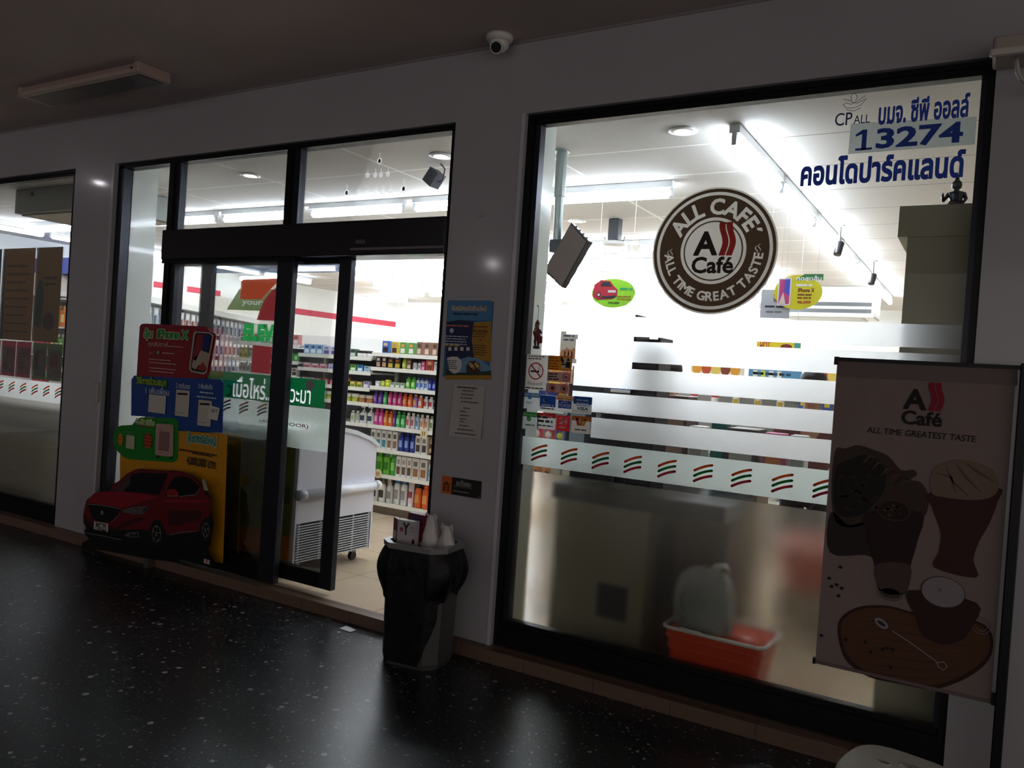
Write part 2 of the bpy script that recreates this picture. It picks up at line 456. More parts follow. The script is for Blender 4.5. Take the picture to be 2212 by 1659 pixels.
# ================================================================== THE SETTING
WP = wall_panel(); BLACK = mat('060608', .4, spec=.3); GLASS = clear_glass()
DARKAL = mat('2b2d36', .32, metal=.5)
XL, XR, YB = -12.0, 3.0, 11.0
ZC = 2.95            # shop ceiling
struct(MB().box(-14, 6, -9, .0, -.13, -.07, terrazzo()).build('floor'))
struct(MB().box(XL, XR, .0, YB, -.06, 0, floor_tiles()).build('floor_shop'))
struct(MB().box(-14, 6, -9, .0, 3.30, 3.42, plaster('arcade_ceiling', 'c2b2ae', 'b4a6a2')).build('ceiling'))
struct(MB().box(XL, XR, .12, YB, ZC, ZC+.06, ceiling_tiles()).build('ceiling_shop'))
struct(MB().box(-14, 6, -.065, 0, -.07, 0.0, curb_tiles()).box(-14, 6, 0, .03, -.07, 0.001, curb_tiles()).build('trim_1'))
wl = MB()
for x0, x1 in ((-14, -9.3), (-6.44, -5.92), (-2.71, -2.25), (-.06, 6)): wl.box(x0, x1, 0, .12, 0, 2.90, WP)
wl.box(-14, 6, 0, .12, 2.90, 3.36, WP)
struct(wl.build('wall_front'))
struct(MB().box(-14, 6, -.006, 0, 3.285, 3.30, mat('8d8587', .6)).build('trim_2'))
IW = plaster('inner_wall', 'f3f4f1', 'eef0ec'); COLW = mat('eef4ee', .16, coat=.5)
struct(MB().box(XL-.1, XL, .12, YB, 0, ZC, IW).build('wall_left'))
struct(MB().box(XL, XR, YB, YB+.1, 0, ZC, IW).build('wall_back'))
struct(MB().box(XR, XR+.1, .12, YB, 0, ZC, IW).build('wall_right'))
for i, (x0, x1, y1) in enumerate(((-6.44, -5.86, .34), (-2.71, -2.19, .25))):
    struct(MB().box(x0, x1, .121, y1, 0, ZC-.001, COLW).build('wall_column'))
for k, x in enumerate((-5.92, -2.25)):
    struct(MB().box(x-.022, x, -.003, 0, 0, 2.90, mat('c4c0c6', .2, coat=.5)).build('trim_%d' % (7+k)))
# red stripe and lettering along the far left wall
st = MB().box(XL, XL+.004, 6.2, YB-.01, 2.36, 2.48, mat('c8324a', .5)); struct(st.build('trim_3'))
st = MB()
for y0, y1 in ((3.3, 4.1), (4.4, 4.55), (4.65, 4.85), (4.95, 5.2), (5.3, 6.0)): st.box(XL, XL+.004, y0, y1, 2.50, 2.60, mat('c8324a', .5))
struct(st.build('trim_4'))
struct(MB().box(XL, XL+.9, 2.4, 6.6, 2.18, 2.42, mat('e4e0d2', .6)).box(XL, XL+.95, 2.4, 6.6, 2.12, 2.18, mat('f5f5f0', .5)).build('trim_5'))

# ---- window and door frames
def frame(name, x0, x1, z0, z1, wx0, wx1, wz0, wz1, parent=None):
    a = MB()
    a.box(x0, x0+wx0*.55, .03, .115, z0, z1, BLACK).box(x1-wx1*.55, x1, .03, .115, z0, z1, BLACK)
    a.box(x0+wx0*.55, x1-wx1*.55, .03, .115, z1-wz1*.5, z1, BLACK).box(x0+wx0*.55, x1-wx1*.55, .03, .115, z0, z0+wz0*.8, BLACK)
    a.box(x0+wx0*.55, x0+wx0, .045, .1, z0+wz0, z1-wz1, DARKAL).box(x1-wx1, x1-wx1*.55, .045, .1, z0+wz0, z1-wz1, DARKAL)
    a.box(x0+wx0*.55, x1-wx1*.55, .045, .1, z1-wz1, z1-wz1*.5, BLACK).box(x0+wx0*.55, x1-wx1*.55, .045, .1, z0+wz0*.8, z0+wz0, BLACK)
    return a.build(name, parent)
w2 = struct(empty('window_2', (0, 0, 0)))
frame('window_frame', -2.25, -.06, 0, 2.905, .075, .05, .145, .06, w2)
MB().box(-2.18, -.10, .062, .068, .14, 2.85, GLASS).build('glass_pane', w2)
w1 = struct(empty('window_1'))
frame('window_frame', -9.3, -6.44, 0, 2.905, .075, .1, .145, .045, w1)
MB().box(-9.23, -6.53, .062, .068, .14, 2.87, GLASS).build('glass_pane', w1)
d1 = struct(empty('door_1'))
f = MB()
f.box(-5.92, -5.885, .035, .115, 0, 2.905, BLACK).box(-5.885, -5.84, .03, .1, 0, 2.88, DARKAL)
f.box(-2.745, -2.71, .02, .115, 0, 2.905, BLACK).box(-5.885, -2.745, .03, .115, 2.865, 2.905, BLACK)
f.box(-5.84, -5.24, .045, .1, .0, .2, BLACK)
f.box(-5.29, -5.235, .03, .115, 0, 2.87, BLACK).box(-5.235, -5.18, .045, .1, 2.36, 2.87, DARKAL).box(-5.235, -5.15, .045, .1, .0, 2.14, DARKAL)
f.box(-4.08, -4.03, .03, .115, 2.36, 2.87, BLACK).box(-4.03, -3.97, .045, .1, 2.36, 2.87, DARKAL)
f.build('door_frame', d1)
h = MB().box(-5.25, -2.715, -.03, .16, 2.145, 2.36, mat('0d0c10', .28, coat=.3), .006)
h.box(-5.245, -3.9, -.022, .15, 2.12, 2.145, BLACK).box(-3.42, -2.72, -.034, .0, 2.176, 2.192, mat('77706f', .4), .004)
hp = Print(-.0305); hp.tp('VINASIA', (767, 527), (790, 517), mat('8d8d92', .4), 1); h.add(hp.v, hp.f, mat('8d8d92', .4))
h.build('header_box', d1)
for k, (x0, x1, z0, z1) in enumerate(((-5.84, -5.29, .2, 2.865), (-5.18, -4.08, 2.36, 2.865), (-3.97, -2.745, 2.36, 2.865))):
    MB().box(x0, x1, .062, .068, z0, z1, GLASS).build('glass_pane', d1)
# fixed leaf (front) and sliding leaf (behind it)
def leaf(name, x0, x1, y0, y1, wl_, wr_, zb=.02, wb=.1, zt=2.145, wt=.03):
    e = struct(empty(name))
    ym = (y0+y1)/2
    a = MB().box(x0, x0+wl_, y0, y1, zb, zt, DARKAL, .003).box(x1-wr_, x1, y0, y1, zb, zt, DARKAL, .003)
    a.box(x0+wl_, x1-wr_, y0, y1, zb, zb+wb, BLACK, .003).box(x0+wl_, x1-wr_, y0, y1, zt-wt, zt, BLACK, .003)
    a.build('leaf_frame', e); MB().box(x0+wl_, x1-wr_, ym-.003, ym+.003, zb+wb, zt-wt, GLASS).build('glass_pane', e)
    return e
leaf('door_2', -5.15, -3.93, .0, .045, .03, .145, .01, .12)
lf = leaf('door_3', -4.93, -3.50, .075, .12, .115, .1, .035, .1)
pr = Print(.094); pr.rect(-4.81, 2.06, -3.60, 2.113, film('2c5a8c', .5, .25), 0); pr.build('blue_film', lf)

# ---- frosted films on the glass
FR = frost_face(.5); FR2 = frost_face(.27); WB = frost_back(.62, 'f6f7f6'); LB = frost_back(.13, 'c9c2b4'); GB = frost_back(.9, 'cdd6d0')
def film_band(x0, x1, z0, z1, y, face, back, label, group=None):
    m_ = MB().box(x0, x1, y, y+.006, z0, z1, face)
    m_.add([(x0, y+.0075, z0), (x1, y+.0075, z0), (x1, y+.0075, z1), (x0, y+.0075, z1)], [(0, 1, 2, 3)], back)
    return tag(m_.build('frosted_band'), label, 'window film', group)
gaps = [1.82, 1.720, 1.696, 1.590, 1.556, 1.452, 1.423, 1.320, 1.292, 1.187]
nm = ['topmost', 'second', 'third', 'fourth', 'fifth']
for i in range(5):
    zt = gaps[2*i]; zb = gaps[2*i+1]
    film_band((-1.95, -1.89, -1.89, -1.89, -1.77)[i], -.115, zb, zt, .07, FR, WB, 'white frosted privacy stripe on the big window, %s of the five stripes' % nm[i], 'frosted stripes across the big window')
film_band(-1.77, -.115, 1.187, 1.2865, .07, FR, WB, 'x') if False else None
def logo(pr, cx, cz, s=1.0, L=1, cols=('e05a1e', '0f7a3a', 'b8202c')):
    for k, c in enumerate(cols):
        pts = []
        for t in range(9):
            u = t/8; x = cx+(-.042+.084*u)*s; z = cz+(.024-.026*k)*s+(-.018+.052*u-.018*u*u)*s
            pts.append((x, z))
        pr.stroke(pts, .0125*s, film(c, .35), L)
        for q in (pts[0], pts[-1]): pr.disc(q[0], q[1], .0062*s, film(c, .35), L, n=10)
def logo_band(x0, x1, z0, z1, y, xs, label, face, back, s=1.0, zc=1.078, yb=None, cols=('e05a1e', '0f7a3a', 'b8202c')):
    e = empty('logo_band', ((x0+x1)/2, y, z0))
    m_ = MB().box(x0, x1, y, y+.006, z0, z1, face)
    m_.add([(x0, y+.0075, z0), (x1, y+.0075, z0), (x1, y+.0075, z1), (x0, y+.0075, z1)], [(0, 1, 2, 3)], back)
    o = m_.build('film', e); o.location = (-e.location.x, -e.location.y, -e.location.z)
    for cx in xs:
        pr = Print((yb if yb is not None else y)-.0005); logo(pr, cx, zc, s, 1, cols); o = pr.build('stripe_logo', e); o.location = (-e.location.x, -e.location.y, -e.location.z)
    return tag(e, label, 'window film')
logo_band(-2.178, -.115, 1.0, 1.155, .07, [-2.059, -1.879, -1.698, -1.52, -1.339, -1.157, -.973, -.786, -.605, -.424, -.243], 'grey-green frosted band with orange, green and red stripe logos across the big window', FR2, GB, yb=.0615)
film_band(-2.178, -.115, .142, .970, .07, FR2, LB, 'large frosted film covering the lower part of the big window, baskets blurred behind it')
# left window
logo_band(-9.2, -6.535, .98, 1.15, .07, [-7.319-.181*3, -7.319-.181*2, -7.319-.181, -7.319, -7.138, -6.957, -6.781, -6.605], 'white band of striped logos on the far left window', FR2, frost_back(.93, 'f2f3ee'), yb=.0615)
film_band(-9.2, -6.535, .142, .975, .07, FR2, LB, 'frosted film covering the lower part of the far left window')

# ---- signs on the sliding leaf
YS = .0965
e = empty('door_sign', (-4.2, YS, 1.175))
def sub(pr, name, par):
    o = pr.build(name, par); o.location = tuple(-q for q in par.location); return o
GRN = film('0f7f48', .3); WHT = film('ffffff', .85); REDF = film('b81c2a', .35)
pr = Print(YS).crop(4.6075, 380, 540)
pr.tp('เมื่อไหร่...', (565, 1460), (975, 1290), WHT, 2, .008); pr.tp('แวะมา', (1080, 1510), (1345, 1400), WHT, 2, .008)
gp = Print(YS); X0_, X1_ = -4.81, -3.675
gp.cut([[(X0_, 1.185), (X1_, 1.185), (X1_, 1.365), (X0_, 1.365)]], lambda x, z: X0_ < x < X1_ and 1.185 < z < 1.365, pr, GRN, 0); sub(gp, 'green_panel', e)
pr.ring(*pr.P((520, 1400)), .028, .042, film('d0593a', .4), 2, a0=-110, a1=110, n=20)
pr.disc(*pr.P((1335, 1345)), .036, film('c9bfc0', .4), 3)
for k in range(5): pr.disc(pr.P((1335, 1345))[0]+.026*math.cos(k*1.25), pr.P((1335, 1345))[1]+.02*math.sin(k*1.25), .018, film('cdc4c6', .4), 2)
sub(pr, 'lettering', e)
tag(e, 'green sticker band with white Thai lettering across the sliding door', 'sign')
e = empty('store_logo', (-4.25, YS, 1.37))
pr = Print(YS).crop(4.6075, 380, 540)
pr.pp([(650, 293), (1180, 275), (1120, 300), (1000, 330), (930, 400), (850, 490), (640, 490)], film('e0501a', .4), 1)
pr.pp([(650, 293), (1025, 285), (955, 345), (900, 410), (845, 490), (640, 490)], film('e0501a', .4), 1) if False else None
sub(pr, 'orange_bar', e)
pr = Print(YS).crop(4.6075, 380, 540)
pr.v = []; pr.f = []; pr.mi = []; pr.sm = []
pr.pp([(805, 695), (835, 600), (885, 490), (960, 400), (1070, 330), (1190, 290), (1190, 430), (1110, 490), (1040, 590), (990, 705)], REDF, 1)
pr.pp([(765, 945), (955, 965), (935, 1235), (745, 1215)], REDF, 1)
sub(pr, 'red_stem', e)
pr = Print(YS).crop(4.6075, 380, 540); pr.tp('ELEVEN', (665, 905), (1165, 745), film('12b455', .65), 2, .075); sub(pr, 'green_lettering', e)
tag(e, 'large orange and red logo with green lettering on the sliding door', 'logo')
e = logo_band(-4.81, -3.61, .90, 1.18, .1005, [-4.6, -4.42, -4.24], 'grey frosted band with small striped logos and door lettering on the sliding door', FR2, frost_back(.75, '9aa39b'), yb=.0965, zc=1.13, s=.95, cols=('8a3a2a', '23402c', '6a1c20'))
pr = Print(.0965); pr.text('(AUTO DOOR)', -4.26, 1.035, -3.80, 1.065, mat('4a1420', .5), 2, .01); sub(pr, 'door_lettering', e)
film_band(-4.81, -3.99, .14, .895, .1005, FR2, frost_back(.35, '77847a'), 'dark grey-green frosted film on the lower part of the glass door')

# ================================================================== LIGHTS OF THE SHOP
TL = mat('eaf4ff', .3, emit=TUBE); HOUS = mat('d9dcdf', .5)
def batten():
    e = empty('fluorescent_light')
    MB().box(-.56, .56, -.03, .03, .045, .095, HOUS, .004).build('housing', e)
    t = MB().cyl((-.52, 0, 0), (.52, 0, 0), 0.03, TL, 10, caps=True); t.build('tube', e)
    for s in (-1, 1): MB().box(s*.525, s*.558, -.013, .013, -.02, .05, mat('b9bcc0', .5)).build('socket', e)
    return e
b0 = batten(); first = True
def put(x, y, rz, label, group):
    global first
    o = b0 if first else copy_tree(b0); first = False
    o.location = (x, y, ZC-.096); o.rotation_euler = (0, 0, rz); tag(o, label, 'ceiling light', group)
for r, (y, wd) in enumerate(((1.78, 'nearest the shopfront'), (4.05, 'second from the shopfront'), (6.3, 'third from the shopfront'), (8.6, 'fifth from the shopfront'), (5.2, 'added between the third and fourth for extra light'), (7.45, 'added sixth from the shopfront for extra light'), (9.8, 'added farthest from the shopfront for extra light'))):  # last three rows are added to brighten the back of the shop
    for k in range(8):
        x = -2.6-(0, .05, .15, 0, .3, .4, .1)[r]-1.225*k
        if x < XL+.6 or abs(x+10.6) < .62: continue
        put(x, y, 0, 'white fluorescent batten in the ceiling row %s' % wd, 'fluorescent row %s' % wd)
for k in range(7): put(-1.30, 1.22+1.19*k, PI/2, 'white fluorescent batten in the line running straight back behind the café window', 'fluorescent line behind the café window')
for k in range(5): put(-10.6, 1.5+1.19*k, PI/2, 'white fluorescent batten in the line running back at the far left of the shop', 'fluorescent line at the far left')
dl = kids('downlight', [('ring', MB().lathe([(.075, 0), (.085, -.008), (.06, -.012)], mat('f2f2f0', .4), 24)), ('lamp', MB().lathe([(.001, -.006), (.055, -.006), (.05, -.013), (.001, -.02)], mat('fff4e0', .4, emit=6), 20))])
for k, (x, y, lb) in enumerate(((-5.246, .73, 'above the left transom pane'), (-3.329, .71, 'beside the grey speaker'), (-1.604, .686, 'above the café roundel'), (-3.402, 2.972, 'beside the hanging pipe'), (-3.9, 4.9, 'in front of the second tube row'))):
    o = dl if k == 0 else copy_tree(dl); o.location = (x, y, ZC); tag(o, 'round recessed downlight in the shop ceiling '+lb, 'downlight')
# lamps of the arcade behind the viewer, mirrored in the glossy wall panels
for k, (x, y) in enumerate(((-8.14, -1.25), (-6.87, -7.0))):
    z = 3.2
    e = kids('arcade_lamp', [('housing', MB().lathe([(.06, .1), (.07, 0), (.055, -.01)], mat('cfcfcf', .4), 20)), ('bulb', MB().lathe([(.001, -.008), (.048, -.008), (.03, -.03), (.001, -.036)], mat('fdf6ff', .3, emit=220 if k else 40), 16))], (x, y, z))
    tag(e, 'small round spot lamp under the arcade ceiling, %s' % ('far behind the viewer' if k else 'left of the viewer'), 'lamp')

# ================================================================== SHOP FURNITURE
random.seed(4)
WMET = mat('e9e8e2', .4); GREYP = mat('8b8a88', .6); DKG = mat('45464a', .6)
YG = 2.5
# one long shelving run; bays with their own shelves
def shelf_bay(x0, x1, zs, depth, label, top=1.60, back='6c6b6b'):
    e = empty('shelf_unit', ((x0+x1)/2, YG+.45, 0))
    ox, oy = e.location.x, e.location.y
    MB().box(x0-ox, x1-ox, YG+.43-oy, YG+.47-oy, 0, top, mat(back, .7)).build('back_panel', e)
    MB().box(x0-ox, x1-ox, YG+.02-oy, YG+.43-oy, 0, .085, mat('6f6156', .5)).build('plinth', e)
    for i, z in enumerate(zs):
        dp = depth[i] if isinstance(depth, (list, tuple)) else depth
        MB().box(x0+.004-ox, x1-.004-ox, YG-oy+dp, YG+.43-oy, z-.02, z, WMET).box(x0+.004-ox, x1-.004-ox, YG-.012-oy+dp, YG-oy+dp, z-.032, z+.006, mat('f2efe2', .35)).build('shelf', e)
    for s in (x0, x1-.02): MB().box(s-ox, s+.02-ox, YG+.40-oy, YG+.47-oy, 0, top+.02, WMET).build('upright', e)
    tag(e, label, 'shelving unit', 'shelving run inside the shop'); return e
ZM = [.113, .392, .642, .874, 1.084, 1.262, 1.452, 1.598]
ZB2 = [.113, .392, .642, .874, 1.084, 1.235, 1.398, 1.545]
ZB3 = [.113, .392, .642, .86, 1.07, 1.294, 1.452, 1.632]
shelf_bay(-5.36, -4.05, ZM, 0, 'white and grey shelving unit full of shampoo bottles, seen through the open doorway')
shelf_bay(-6.38, -5.36, ZB2, 0, 'shelving unit of small boxes left of the shampoo unit, behind the open door leaf')
shelf_bay(-7.42, -6.38, ZB3, 0, 'shelving unit behind the green lettering of the door')
# white header boards above the run
struct(MB().box(-7.42, -4.05, YG+.44, YG+.47, 1.625, 1.76, mat('f2f0ea', .5)).build('trim_6'))

_proto = {}
def proto(kind, c1, c2, lc, w_, h, d):
    k = (kind, c1, c2, lc, w_, h, d)
    if k in _proto: return copy_tree(_proto[k])
    a, b = mat(c1, .3), mat(c2, .35); L_ = mat(lc, .45)
    nm_ = {'bottle': 'plastic_bottle', 'pump': 'pump_bottle', 'box': 'carton', 'tub': 'jar', 'tube': 'squeeze_tube', 'bag': 'snack_bag', 'card': 'blister_pack', 'can': 'drink_can'}[kind]
    e = empty(nm_)
    if kind == 'bottle':
        B = MB().lathe([(.38, 0), (.5, .012), (.5, .70), (.44, .80), (.24, .845)], a, 14, sx=1, sy=1); B.v = [(x*w_, y*d, z*h if z > .02 else z) for x, y, z in B.v]; B.build('body', e)
        B = MB().lathe([(.30, .845), (.30, .985), (.26, 1.0)], b, 12); B.v = [(x*w_, y*d, z*h) for x, y, z in B.v]; B.build('cap', e)
        MB().box(-w_*.3, w_*.3, -d*.53, -d*.40, h*.22, h*.58, L_, .002).build('label_patch', e)
    elif kind == 'pump':
        B = MB().lathe([(.40, 0), (.5, .012), (.5, .58), (.40, .68), (.16, .72)], a, 14); B.v = [(x*w_, y*d, z*h) for x, y, z in B.v]; B.build('body', e)
        B = MB().cyl((0, 0, h*.72), (0, 0, h*.80), w_*.2, b, 10).cyl((0, 0, h*.8), (0, 0, h*.95), w_*.07, b, 8).box(-w_*.45, w_*.2, -d*.12, d*.12, h*.94, h, b, .003); B.build('pump_head', e)
        MB().box(-w_*.3, w_*.3, -d*.53, -d*.40, h*.18, h*.48, L_, .002).build('label_patch', e)
    elif kind == 'box':
        MB().box(-w_/2, w_/2, -d/2, d/2, 0, h, a).build('carton_body', e)
        MB().box(-w_*.36, w_*.36, -d/2-.0015, -d/2, h*.12, h*.5, b).box(-w_*.3, w_*.25, -d/2-.0015, -d/2, h*.62, h*.85, L_).build('printed_panel', e)
    elif kind == 'tub':
        B = MB().lathe([(.45, 0), (.5, .05), (.5, .6)], a, 16); B.v = [(x*w_, y*d, z*h) for x, y, z in B.v]; B.build('body', e)
        B = MB().lathe([(.52, .6), (.52, .95), (.46, 1.0)], b, 16); B.v = [(x*w_, y*d, z*h) for x, y, z in B.v]; B.build('lid', e)
    elif kind == 'tube':
        n_ = 12; v = []
        for z, rx, ry in ((.14, .4, .42), (.2, .46, .46), (1.0, .5, .06)):
            for i in range(n_): t = 2*PI*i/n_; v.append((rx*w_*math.cos(t), ry*d*math.sin(t), z*h))
        MB().add(v, [(j*n_+i, j*n_+(i+1) % n_, (j+1)*n_+(i+1) % n_, (j+1)*n_+i) for j in range(2) for i in range(n_)]+[tuple(range(2*n_, 3*n_))], a, True).build('body', e)
        MB().cyl((0, 0, 0), (0, 0, h*.15), w_*.38, b, 12).build('cap', e)
        MB().box(-w_*.28, w_*.28, -d*.36, -d*.18, h*.35, h*.62, L_, .002).build('label_patch', e)
    elif kind == 'bag':
        bm = bmesh.new(); bmesh.ops.create_grid(bm, x_segments=6, y_segments=8, size=.5)
        v = []; f = []
        for sgn in (-1, 1):
            for j in range(9):
                for i in range(7):
                    x = i/6-.5; z = j/8; bul = (1-(2*x)**2)**.5*math.sin(PI*z)**.6 if 0 < j < 8 and 0 < i < 6 else 0
                    v.append((x*w_*(1-.08*math.sin(PI*z)), sgn*(.5*d*bul+.0005), z*h))
        bm.free()
        for s_ in range(2):
            for j in range(8):
                for i in range(6):
                    q = s_*63+j*7+i; t = (q, q+1, q+8, q+7); f.append(t if s_ == 0 else t[::-1])
        MB().add(v, f, a, True).build('body', e)
        MB().lathe([(.001, -.002), (.3*w_, -.001), (.001, .002)], b, 12, c=(0, 0, 0)).build('printed_panel', e)
        e.children[-1].rotation_euler = (PI/2, 0, 0); e.children[-1].location = (0, -d*.5, h*.5)
    elif kind == 'card':
        MB().box(-w_/2, w_/2, -.002, .002, 0, h, a).build('card', e)
        MB().box(-w_*.32, w_*.32, -d, -.002, h*.12, h*.62, b, .004).build('blister', e)
        MB().box(-w_*.4, w_*.4, -.004, -.002, h*.72, h*.9, L_).build('header_print', e)
    elif kind == 'can':
        B = MB().lathe([(.40, 0), (.5, .06), (.5, .9), (.4, 1.0)], a, 14); B.v = [(x*w_, y*d, z*h) for x, y, z in B.v]; B.build('body', e)
        B = MB().lathe([(.505, .3), (.505, .7)], b, 14); B.v = [(x*w_, y*d, z*h) for x, y, z in B.v]; B.build('wrap', e)
    _proto[k] = e; return e
CN = {}
def stock(x, y, z, rec, where, rz=0, pad=.004, sc_=1.0):
    """one product; rec = (kind, body colour, cap colour, patch colour, width, height, depth, words)"""
    kind, c1, c2, lc, w_, h, d, words = rec
    o = proto(kind, c1, c2, lc, w_, h, d); o.location = (x, y, z); o.rotation_euler = (0, 0, rz)
    lb = '%s %s' % (words, where)
    tag(o, lb, {'bottle': 'bottle', 'pump': 'bottle', 'box': 'box', 'tub': 'jar', 'tube': 'tube', 'bag': 'bag', 'card': 'packet', 'can': 'can'}[kind], lb.replace(',', ''))
    return o
def row(x0, y, z, recs, where, gap=.006, x1=None):
    tot = sum(r[0][4]*r[1]+gap*r[1] for r in recs)
    s = 1.0
    x = x0
    for rec, n in recs:
        for k in range(n):
            x += rec[4]/2+gap/2
            if x1 is not None and x+rec[4]/2 > x1: return x
            stock(x, y, z+.0005, rec, where); x += rec[4]/2+gap/2
    return x
def R_(kind, c1, c2, lc, w_, h, d, words): return (kind, c1, c2, lc, w_, h, d, words)
def fill(x0, x1, y, z, recs, where, gap=.005):
    tot = sum((r[4]+gap)*n for r, n in recs); g = gap+max(-.003, ((x1-x0)-tot)/max(1, sum(n for _, n in recs)))
    x = x0
    for rec, n in recs:
        for k in range(n): x += (rec[4]+g)/2; stock(x, y, z+.0005, rec, where); x += (rec[4]+g)/2
YF = YG+.055
S = 'on the %s shelf of the shampoo unit'
fill(-5.30, -4.10, YF, ZM[0], [
 (R_('pump', 'ece8e0', 'b08a5a', '3a2f2a', .085, .25, .06, 'white pump bottle with brown cap'), 2),
 (R_('pump', 'e8e6df', 'efe3c8', '8f8a80', .08, .25, .06, 'white pump bottle with cream pump'), 1),
 (R_('bottle', 'eceae6', '3f78b0', '9a9a9a', .075, .25, .055, 'white bottle with blue cap'), 2),
 (R_('tube', 'f0d8da', 'f4f2ee', 'b03a52', .075, .24, .055, 'pale pink squeeze tube'), 1),
 (R_('bottle', 'e86a22', '1c1512', 'f09a50', .08, .235, .06, 'orange bottle with black cap'), 1),
 (R_('bottle', 'e86a22', 'e8602a', 'f2a45c', .08, .235, .06, 'orange bottle with orange cap'), 2),
 (R_('box', 'd63f8f', 'f0c0d8', 'f6e8f0', .085, .19, .05, 'pink carton with white print'), 3),
 (R_('bottle', 'e8e6e0', 'c8c8c8', '6a6a6a', .075, .22, .055, 'white bottle with grey cap'), 1)], S % 'lowest')
fill(-5.26, -4.10, YF, ZM[1], [
 (R_('bottle', '6cc030', '4fa028', '2f7a1c', .085, .212, .06, 'green bottle with pale print'), 2),
 (R_('bottle', '54b440', '3f9a30', '8fd070', .07, .22, .055, 'darker green bottle'), 1),
 (R_('box', 'ece8e2', '6a4a38', 'b0a8a0', .058, .20, .05, 'white carton with a brown picture'), 3),
 (R_('box', 'e2ddd2', 'a06a44', '7a7670', .085, .20, .05, 'cream carton with tan picture'), 2),
 (R_('bottle', 'e9ecec', '3a7fae', '8fb8d0', .062, .20, .05, 'small white bottle with blue cap'), 3),
 (R_('tube', 'eeeeea', 'dcdcd6', '7a7a7a', .065, .21, .05, 'white squeeze tube'), 4)], S % 'second lowest')
fill(-5.34, -4.10, YF, ZM[2], [
 (R_('box', 'ece9e4', '3a8a90', '777470', .06, .185, .05, 'white carton with teal picture'), 3),
 (R_('box', 'ece7de', '8a6a50', '5a5450', .06, .185, .05, 'white carton with brown picture'), 2),
 (R_('bottle', '24378f', '1c2c78', '8fa4e0', .062, .19, .05, 'dark blue bottle'), 3),
 (R_('box', 'e8e2d6', '4a3a34', '8a8278', .065, .175, .05, 'beige carton with a dark picture'), 2),
 (R_('tube', 'd8b88a', '5a3222', '6a3a28', .065, .175, .05, 'tan squeeze tube with brown cap'), 2),
 (R_('pump', 'dfe4ee', '22305e', '34446e', .085, .165, .055, 'white bottle with navy pump'), 1),
 (R_('bottle', 'eceaf0', 'd03a6a', 'b08aa0', .06, .17, .05, 'white bottle with red cap'), 4)], S % 'third lowest')
fill(-5.64, -4.10, YF, ZM[3], [
 (R_('bottle', 'e4e6dc', 'eef0ea', 'a8b090', .055, .12, .045, 'small pale bottle'), 2),
 (R_('pump', 'eef0ee', 'f4f4f2', '3c4654', .088, .17, .06, 'white pump bottle with leaf print'), 2),
 (R_('bottle', 'e04898', 'd03a88', 'f6b0d4', .052, .165, .045, 'pink shampoo bottle'), 2),
 (R_('bottle', 'ee7a24', 'e2661c', 'f8c080', .052, .155, .045, 'orange shampoo bottle'), 2),
 (R_('bottle', '7a3aa8', '6a2c98', 'b080d0', .03, .155, .04, 'slim purple bottle'), 1),
 (R_('bottle', '4cc060', '3fae50', 'a8ecb0', .052, .155, .045, 'green shampoo bottle'), 2),
 (R_('bottle', 'f2dfe0', 'e9e4e2', 'c05a6a', .05, .155, .045, 'white and pink shampoo bottle'), 2),
 (R_('bottle', 'b8d4e8', 'e8eef2', '6a90b0', .045, .15, .045, 'light blue bottle'), 1),
 (R_('bottle', 'f2ddd2', 'efe6e0', 'd08a5a', .05, .15, .045, 'peach coloured bottle'), 2),
 (R_('bottle', 'e8ece0', '8fb88a', '6a8a5a', .048, .145, .045, 'white bottle with green cap'), 2),
 (R_('box', 'b8682c', 'd88a40', 'e8c090', .06, .14, .045, 'brown-orange carton'), 1),
 (R_('box', 'd03a4a', 'e87a80', 'f0c8c8', .05, .14, .045, 'red carton'), 6)], S % 'fourth lowest')
fill(-5.74, -4.10, YF, ZM[4], [
 (R_('tub', 'c8cc4a', 'f0f0e4', 'ffffff', .085, .085, .06, 'yellow jar with white lid'), 2),
 (R_('tub', 'c07a48', 'e8d8c0', 'ffffff', .085, .08, .06, 'brown jar with cream lid'), 2),
 (R_('bottle', '6a38a0', '58288c', 'a880d0', .05, .13, .04, 'purple bottle'), 2),
 (R_('bottle', '3fae58', '359a4c', 'a0e0a8', .05, .13, .04, 'green bottle beside the purple ones'), 1),
 (R_('bottle', 'd83a84', 'c83078', 'f4a8cc', .05, .135, .04, 'magenta bottle'), 3),
 (R_('bottle', 'e8682a', 'dc5a22', 'f8b080', .052, .13, .04, 'orange bottle'), 2),
 (R_('bottle', 'a87ac0', 'f09a50', 'f0a868', .052, .13, .04, 'lilac bottle with orange cap'), 1),
 (R_('bottle', 'e87a58', 'e8d0c0', 'f6d8c8', .052, .125, .04, 'salmon bottle'), 1),
 (R_('bottle', 'efebe6', 'f2f0ec', 'c83a48', .05, .12, .04, 'white bottle with red dot'), 2),
 (R_('bottle', 'eeeceb', 'e8e6e4', '2a2426', .05, .12, .04, 'white bottle with black dot'), 2),
 (R_('bottle', 'e6dfe6', 'dcd6dc', '9a8aa0', .05, .12, .04, 'pale lilac bottle'), 6)], S % 'fifth lowest')
